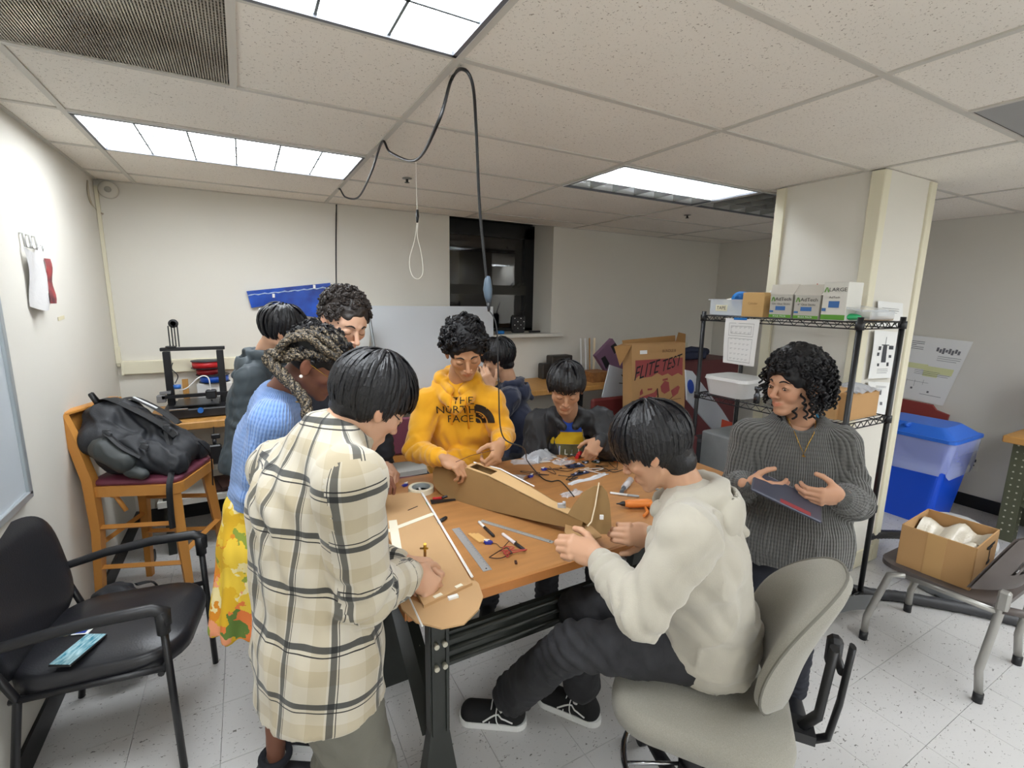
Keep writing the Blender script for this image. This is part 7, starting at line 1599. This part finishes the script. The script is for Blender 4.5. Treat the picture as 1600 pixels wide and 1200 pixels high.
t = thing('foam_board_scrap', 'pale blue patterned sheet standing behind the loose glue sticks', 'board', (2.3, .2, Zm)); q = MB(); q.box((2.33, .18, Zm+.13), (.008, .30, .26)); part('panel', q, mat('blue_white_sheet', 'c3cfdc', .6, var=.3, vscale=30), t, True)
# lower shelf
q = MB(); q.box((2.16, .35, .74), (.34, .46, .26), bev=.01); single('equipment_case', q, mat('grey_case', '8b8f90', .5, var=.2), 'grey case on the lower rack shelf', 'case')
t = thing('storage_bin', 'small red plastic storage bin on the lower rack shelf at right', 'bin', (2.28, -.22, .606)); q = MB(); q.box((0, 0, .055), (.14, .10, .11), bev=.004); q.box((0, .0, .115), (.15, .11, .008)); part('bin_body', q, RED, t)
q = MB(); q.box((2.15, -.18, .085), (.30, .22, .018), bev=.004); single('laptop', q, mat('slate_blue_lid', '6b7790', .35), 'slate blue flat laptop on the bottom rack shelf', 'laptop')
bb_ = MB(); bb_.grid(lambda u, v: (2.35-.45*u+0*.1, -.36-.0*u+.10*u*u-.02, .02+.09*v+.05*math.sin(PI*u)), 14, 3); q = bb_; single('loose_baseboard', q, mat('grey_rubber', '6f7174', .5), 'curling grey strip of loose baseboard at the foot of the column', 'baseboard')
# things left of the rack: big carton, foam wings, purple kit box, drawers, red toolbox
t = thing('kit_carton', 'large upright brown carton with red FLITE TEST print and plane drawing', 'box', (2.48, 1.70, .47))
bx0, bx1, by = D(985, 535, 3.35), D(1069, 530, 3.55), 1.62
A0, A1 = onback(996, 540, 1.62), onback(1080, 536, 1.62); wz = 1.36; x0_, x1_ = A0.x, A1.x; lean = .035
def kb(u, v, o=0): return V((x0_+(x1_-x0_)*u-.03*v*0, 1.62+.0+lean*v*2-o, .50+(A0.z-.50)*v))
q = MB(); vs = [kb(0, 0), kb(1, 0), kb(1, 1), kb(0, 1)]; bk_ = [p+V((0, .12, 0)) for p in vs]; q.add(vs+bk_, [(0, 1, 2, 3), (7, 6, 5, 4), (0, 3, 7, 4), (1, 5, 6, 2), (0, 4, 5, 1)]); part('carton_body', q, CARD, t, True)
q = MB(); 
fl = [kb(1, 1), kb(1, 1)+V((.0, .12, 0)), kb(1, 1)+V((.03, .12, .09)), kb(1, 1)+V((.02, .02, .08))]; q.add(fl, [(0, 1, 2, 3)]); fl = [kb(0, 1), kb(0, 1)+V((0, .12, 0)), kb(0, .86)+V((-.16, .06, .10)), kb(0, .78)+V((-.14, .0, .0))]; q.add(fl, [(0, 1, 2, 3)]); fl = [kb(0, 1)+V((0, .12, 0)), kb(1, 1)+V((0, .12, 0)), kb(1, 1)+V((0, .13, .06)), kb(0, 1)+V((0, .13, .03))]; q.add(fl, [(0, 1, 2, 3)]); part('flap', q, mat('flap_brown', '9c7444', .85), t, True)
def kp(name, polys, m, o=.0015):
    q = MB()
    for pl in polys: q.add([kb(u, v, o) for u, v in pl], [tuple(range(len(pl)))], False)
    return part(name, q, m, t, True)
REDP = mat('print_red', 'a04a48', .7)
kp('red_field', [[(.06, .83), (.95, .83), (.95, .62), (.86, .655), (.74, .625), (.66, .66), (.55, .64), (.46, .675), (.36, .64), (.22, .635), (.12, .66), (.06, .63)]], REDP)
q = MB(); Mk = frame(kb(.5, .735, .003), kb(1, .5)-kb(0, .5), kb(.5, 1)-kb(.5, 0)); W_k = (kb(1, .5)-kb(0, .5)).length
vs, fs = text_mesh('FLITE', .15)
q.add([Mk @ V((v.x*.88-.115*W_k/.5+v.y*.3, v.y*1.2+.18*v.x-.02, 0)) for v in vs], fs, False); vs, fs = text_mesh('TEST', .14); q.add([Mk @ V((v.x*.86+.115*W_k/.5+v.y*.3, v.y*1.15+.18*v.x+.03, 0)) for v in vs], fs, False); part('lettering', q, INKB, t, True)
kp('plane_print', [[(.12, .42), (.40, .46), (.46, .50), (.46, .43), (.40, .38), (.14, .37)], [(.14, .48), (.18, .52), (.20, .46), (.14, .44)], [(.28, .51), (.37, .51), (.36, .49), (.28, .49)], [(.52, .52), (.60, .58), (.68, .56), (.70, .46), (.60, .43), (.54, .46)], [(.72, .46), (.86, .51), (.90, .49), (.86, .42), (.76, .38)], [(.56, .60), (.66, .61), (.66, .585), (.56, .58)]], REDP, .002)
kp('drawing_line', [[(.10, .375), (.44, .40), (.44, .395), (.10, .368)], [(.45, .50), (.47, .505), (.49, .40), (.46, .40)], [(.40, .39), (.48, .39), (.48, .34), (.42, .33)], [(.26, .345), (.92, .36), (.92, .356), (.26, .34)]]+[[(.6+.16*math.cos(a), .40+.05*math.sin(a)), (.6+.16*math.cos(a+.2), .40+.05*math.sin(a+.2)), (.6+.145*math.cos(a+.2), .40+.045*math.sin(a+.2)), (.6+.145*math.cos(a), .40+.045*math.sin(a))] for a in np.linspace(3.2, 5.9, 14)], mat('print_brown', '4c2f22', .8), .003)
kp('ring_print', [[(.70+r*math.cos(a), .22+r*.5*math.sin(a)), (.70+r*math.cos(a+.3), .22+r*.5*math.sin(a+.3)), (.70+(r-.05)*math.cos(a+.3), .22+(r-.05)*.5*math.sin(a+.3)), (.70+(r-.05)*math.cos(a), .22+(r-.05)*.5*math.sin(a))] for r in (.24, .15) for a in np.linspace(-1.2, 2.6, 14)], REDP, .002)
kp('white_label', [[(.14, .895), (.27, .895), (.27, .935), (.14, .935)]], WHITE, .002)
q = MB(); addtext(q, 'BUNDLE B', .038, frame(kb(.68, .915, .003), kb(1, .5)-kb(0, .5), kb(.5, 1)-kb(.5, 0))); part('small_lettering', q, mat('print_faint', '7a5a3a', .8), t, True)
t = thing('wooden_chair', 'maroon upholstered chair under the big carton by the back wall', 'chair', (2.45, 1.72, 0), math.radians(-90)); part('seat_cushion', pad(seatpoly(.62, .50), .43, .04), MAROON, t)
for sx in (-1, 1):
    for sy_ in (-1, 1): q = MB(); q.tube([(sx*.2, sy_*.26, 0), (sx*.2, sy_*.26, .43)], .02, 4); part('leg', q, HONEY, t)
q = MB(); q.box((-.24, 0, .62), (.05, .60, .36), bev=.02); part('backrest', q, mat('dark_red_vinyl', '6b2a28', .5), t)
t = thing('purple_box', 'muted purple folded carton with black cutouts leaning beside the big carton', 'box', (2.5, 2.45, .9)); cn = [onback(920, 556, 2.3), onback(957, 529, 2.3), onback(985, 578, 2.3), onback(980, 590, 2.3), onback(945, 578, 2.3)]
PUR = mat('muted_purple', '7a5a72', .7); q = MB(); q.prism([(p.x, p.z) for p in (onback(931, 556, 2.3), onback(957, 529, 2.3), onback(986, 572, 2.3), onback(984, 600, 2.3), onback(948, 582, 2.3))], .05, Matrix(((1, 0, 0, 0), (0, 0, 1, 2.3), (0, 1, 0, 0), (0, 0, 0, 1)))); part('carton_body', q, PUR, t, True)
for pxs in (((954, 541), (961, 536), (967, 545), (960, 553)), ((939, 560), (945, 556), (952, 568), (947, 577))):
    q = MB(); q.prism([(onback(*p_, 2.3).x, onback(*p_, 2.3).z) for p_ in pxs], .003, Matrix(((1, 0, 0, 0), (0, 0, 1, 2.296), (0, 1, 0, 0), (0, 0, 0, 1)))); part('cutout', q, INKB, t, True)
t = thing('foam_wing', 'white foam wing panel with pencil marks and black slot left of the big carton', 'model wing', (2.3, 2.1, .9)); q = MB(); FWp = [(953, 570), (986, 581), (990, 645), (960, 642), (941, 620)]; MY = lambda y: Matrix(((1, 0, 0, 0), (0, 0, 1, y), (0, 1, 0, 0), (0, 0, 0, 1)))
q.prism([(onback(*p_, 2.05).x, onback(*p_, 2.05).z) for p_ in FWp], .012, MY(2.05)); part('panel', q, mat('foam_white', 'd3d8de'), t, True)
q = MB(); q.prism([(onback(*p_, 2.05).x, onback(*p_, 2.05).z) for p_ in ((970, 585), (984, 588), (984, 594), (974, 591))], .002, MY(2.046)); q.prism([(onback(*p_, 2.05).x, onback(*p_, 2.05).z) for p_ in ((967, 598), (984, 599), (984, 600), (967, 599.2))], .002, MY(2.046)); part('slot', q, INKB, t, True)
t = thing('foam_wing', 'white foam wing with blue oval and orange tip slanting down beside the rack', 'model wing', (2.2, 1.0, .9)); Yw = 1.0
q = MB(); q.prism([(onback(*p_, Yw).x, onback(*p_, Yw).z) for p_ in ((1072, 578), (1082, 580), (1128, 640), (1142, 662), (1132, 679), (1116, 674), (1104, 660), (1074, 625))], .015, MY(Yw)); part('panel', q, mat('foam_white', 'd3d8de'), t, True)
q = MB(); q.ell(V((onback(1079, 604, Yw).x, Yw-.002, onback(1079, 604, Yw).z)), (.035, .003, .06), 16, rot=(0, -.4, 0)); part('blue_oval', q, mat('oval_blue', '2b4fb0', .5), t, True)
q = MB(); q.prism([(onback(*p_, Yw).x, onback(*p_, Yw).z) for p_ in ((1128, 655), (1144, 660), (1140, 680), (1126, 672))], .02, MY(Yw-.003)); part('orange_tip', q, mat('orange_tip', 'e0562c', .4), t, True)
q = MB(); addtext(q, 'SPORT', .05, frame(onback(1109, 640, Yw-.004), V((.55, 0, -.8)), V((.8, 0, .55)))); part('lettering', q, INKB, t, True) if False else None
q = MB(); q.box((2.72, .96, .31), (.44, .34, .62), bev=.02); single('storage_tote', q, mat('tote_dark', '2f3236', .5), 'dark storage tote on the floor behind the rack carrying the slanting white wing', 'tote')
t = thing('drawer_organizer', 'clear plastic drawer organiser on the far right end of the worktable', 'organiser', (1.36, .50, TZ))
q = MB(); q.box((0, 0, .055), (.20, .12, .11), bev=.004); part('housing', q, mat('frosted_drawer', 'cfd0d8', .25), t)
for i in range(2):
    for j in range(2): q = MB(); q.box((-.048+.096*i, -.062, .028+.052*j), (.088, .006, .044), bev=.002); dd = part('drawer', q, mat('drawer_front', 'b3b3c2', .2), t); q = MB(); q.box((-.048+.096*i, -.067, .028+.052*j), (.03, .006, .006)); part('drawer_pull', q, WHITE, dd)
t = thing('toolbox', 'red plastic toolbox with latch left of the charcoal sweater person', 'toolbox', (1.68, .66, .84)); q = MB(); q.box((0, 0, .06), (.26, .16, .15), bev=.015); part('toolbox_body', q, RED, t); q = MB(); q.box((-.135, .0, .08), (.01, .05, .05), bev=.003); part('latch', q, mat('orange_latch', 'e0562c'), t); q = MB(); addtext(q, 'TOOL', .03, frame((-.06, -.0812, .07), (1, 0, 0), (0, 0, 1))); part('lettering', q, INKB, t) if False else None
q = MB(); q.box((1.72, .84, .42), (.44, .56, .84), bev=.01); single('cabinet', q, mat('maroon_cabinet', '5c2a2c', .5), 'maroon cabinet behind the charcoal sweater person carrying the toolbox', 'cabinet')
# dark clutter on a maroon cabinet far behind the rack
q = MB(); q.box((3.62, 2.2, .55), (1.1, .6, 1.1), bev=.01); single('cabinet', q, MATS['maroon_cabinet'], 'maroon cabinet against the back wall seen through the wire rack', 'cabinet')
q = MB(); q.box((3.5, 2.15, 1.14), (.5, .3, .08), bev=.01); q.tube([(3.36, 2.1, 1.15), (3.55, 2.05, 1.2), (3.8, 2.05, 1.17)], .04, 8); single('folded_gear', q, mat('navy_gear', '1f2740', .7), 'dark navy folded gear on the maroon cabinet', 'gear'); q = MB(); q.box((3.12, 2.1, 1.118), (.16, .2, .03), rot=(0, .0, .1)); single('foam_scrap', q, WHITE, 'white foam scrap beside the navy gear', 'foam'); q = MB(); q.box((3.6, 2.42, 1.17), (.5, .12, .14)); single('cream_box', q, mat('cream_box', 'c9c4b0', .7), 'cream long box behind the navy gear', 'box')
t = thing('pennant', 'blue and tan model wing hung high beside the left edge of the column', 'model wing', onright(1215, 402)+V((-.03, 0, 0))); q = MB(); wz_ = [onright(x, y)+V((-.03, 0, 0)) for x, y in ((1217, 385), (1204, 400), (1210, 412), (1219, 422))]; 
q.add(wz_+[p_+V((.028, 0, 0)) for p_ in wz_], [(0, 1, 2, 3), (7, 6, 5, 4), (0, 4, 5, 1), (1, 5, 6, 2), (2, 6, 7, 3), (3, 7, 4, 0)]); part('tan_skin', q, KRAFT, t, True); wz_ = [onright(x, y)+V((-.045, 0, 0)) for x, y in ((1219, 384), (1209, 396), (1214, 408), (1221, 416))]; q = MB(); q.add(wz_+[p_+V((.01, .01, 0)) for p_ in wz_], [(0, 1, 2, 3), (7, 6, 5, 4)]); part('blue_skin', q, mat('blue_foil', '1f56c4'), t, True)
# papers on the column and the right wall
yc = -.096; rr = random.Random(4)
def textlines(u0, u1, v0, v1, n, th=.006): return [(u0, v0+(v1-v0)*i/n, u1-(.3*rr.random() if i % 3 == 2 else 0), v0+(v1-v0)*i/n+th) for i in range(n)]
sheet('paper', 'white sheet highest on the column behind the rack top', [onback(1372, 470, yc), onback(1412, 474, yc), onback(1408, 512, yc), onback(1368, 510, yc)], textlines(.15, .85, .25, .5, 3, .015))
sheet('paper', 'white sheet with black quadcopter diagram on the column', [onback(1367, 516, yc-.006), onback(1404, 519, yc-.006), onback(1396, 590, yc-.006), onback(1357, 592, yc-.006)], [(.42, .30, .60, .66), (.22, .32, .34, .40), (.68, .30, .86, .38), (.2, .45, .3, .52), (.70, .5, .8, .56), (.28, .68, .36, .74), (.64, .66, .72, .74), (.50, .12, .52, .30), (.34, .28, .68, .30)]+textlines(.3, .7, .80, .92, 3, .008), ink=mat('ink_mid', '3d3f45', .7))
sheet('paper', 'lowest white sheet with sketches on the column', [onback(1357, 596, yc-.004), onback(1393, 598, yc-.004), onback(1386, 648, yc-.004), onback(1352, 644, yc-.004)], [(.2, .3, .3, .4), (.5, .25, .62, .4), (.2, .6, .3, .7), (.6, .62, .7, .72)]+textlines(.3, .8, .12, .2, 2, .012))
xr = XR-.012
pt, P_ = sheet('poster', 'large white poster with circuit drawings and yellow highlight on the right wall', [onright(1416, 522)+V((-.04, 0, 0)), onright(1523, 534)+V((-.03, 0, 0)), onright(1474, 634)+V((-.01, 0, 0)), onright(1396, 618)+V((-.01, 0, 0))],
      textlines(.1, .35, .08, .22, 5, .008)+[(.55+.045*i, .14+.02*(i % 2), .585+.045*i, .20+.015*(i % 3)) for i in range(8)]+textlines(.6, .95, .27, .36, 3, .006)+textlines(.3, .9, .52, .6, 3, .005)+[(.2, .68, .205, .80), (.35, .68, .355, .78), (.5, .66, .505, .74), (.2, .70, .6, .704), (.3, .80, .34, .83), (.62, .82, .66, .85), (.5, .88, .9, .886)], ink=INK)
q = MB()
for (u0, v0, u1, v1) in ((.05, .42, .5, .50), (.45, .44, .92, .54), (.45, .54, .7, .60)): q.add([P_(u0, v0)-V((.0005, 0, 0)), P_(u1, v0)-V((.0005, 0, 0)), P_(u1, v1)-V((.0005, 0, 0)), P_(u0, v1)-V((.0005, 0, 0))], [(0, 1, 2, 3)])
part('yellow_highlight', q, mat('highlight', 'd9dba6', .8), pt, True)
t = thing('folded_board', 'dark red folded panel between the poster and the blue bin', 'panel', (XR-.05, .35, .7)); q = MB(); pr = [onright(1400, 620), onright(1460, 632), onright(1466, 640), onright(1486, 648), onright(1479, 668), onright(1400, 664)]
q.add([p_+V((-.05, 0, 0)) for p_ in pr]+[p_+V((-.02, 0, 0)) for p_ in pr], [(0, 1, 2, 3, 4, 5), (11, 10, 9, 8, 7, 6)]+[(i, (i+1) % 6, 6+(i+1) % 6, 6+i) for i in range(6)]); part('panel_sheet', q, mat('brick_red', '8c3630', .6), t, True)
a = onright(1519, 724); t = thing('wall_outlet', 'white wall outlet plate with black plug right of the blue bin', 'outlet', (XR-.005, a.y, a.z)); q = MB(); q.box((XR-.004, a.y, a.z), (.008, .085, .12), bev=.002); part('plate', q, mat('outlet_white', 'dcd9cc', .4), t, True); q = MB(); q.box((XR-.012, a.y+.0, a.z+.03), (.012, .05, .025), bev=.002); part('socket', q, BLKP, t, True)
for dy in (-.015, .015): q = MB(); q.box((XR-.009, a.y+dy, a.z-.012), (.003, .006, .012)); part('socket_slot', q, INKB, t, True)
# power cable on the floor at right
cord('floor_cable', [onz(1460, 930, .01), onz(1500, 950, .006), onz(1545, 960, .006), onz(1575, 962, .006), onz(1600, 975, .006), V(onz(1600, 975, .006))+V((.4, 0, 0))], .005, CB, 'black power cable on the floor behind the plastic chair', 'cable')
cord('floor_cable', [onz(1540, 940, .006), onz(1565, 955, .006), onz(1590, 968, .006), V(onz(1600, 975, .006))+V((.2, -.3, 0))], .005, CB, 'second black cable end with plug on the floor at right', 'cable')
p_ = onz(1578, 958, .012); q = MB(); q.box(p_, (.07, .03, .022), bev=.005, rot=(0, 0, .2)); q.cyl(p_+V((.035, .007, 0)), p_+V((.055, .01, 0)), .003, n=6); single('power_plug', q, BLKP, 'black power plug lying on the floor at right', 'plug')
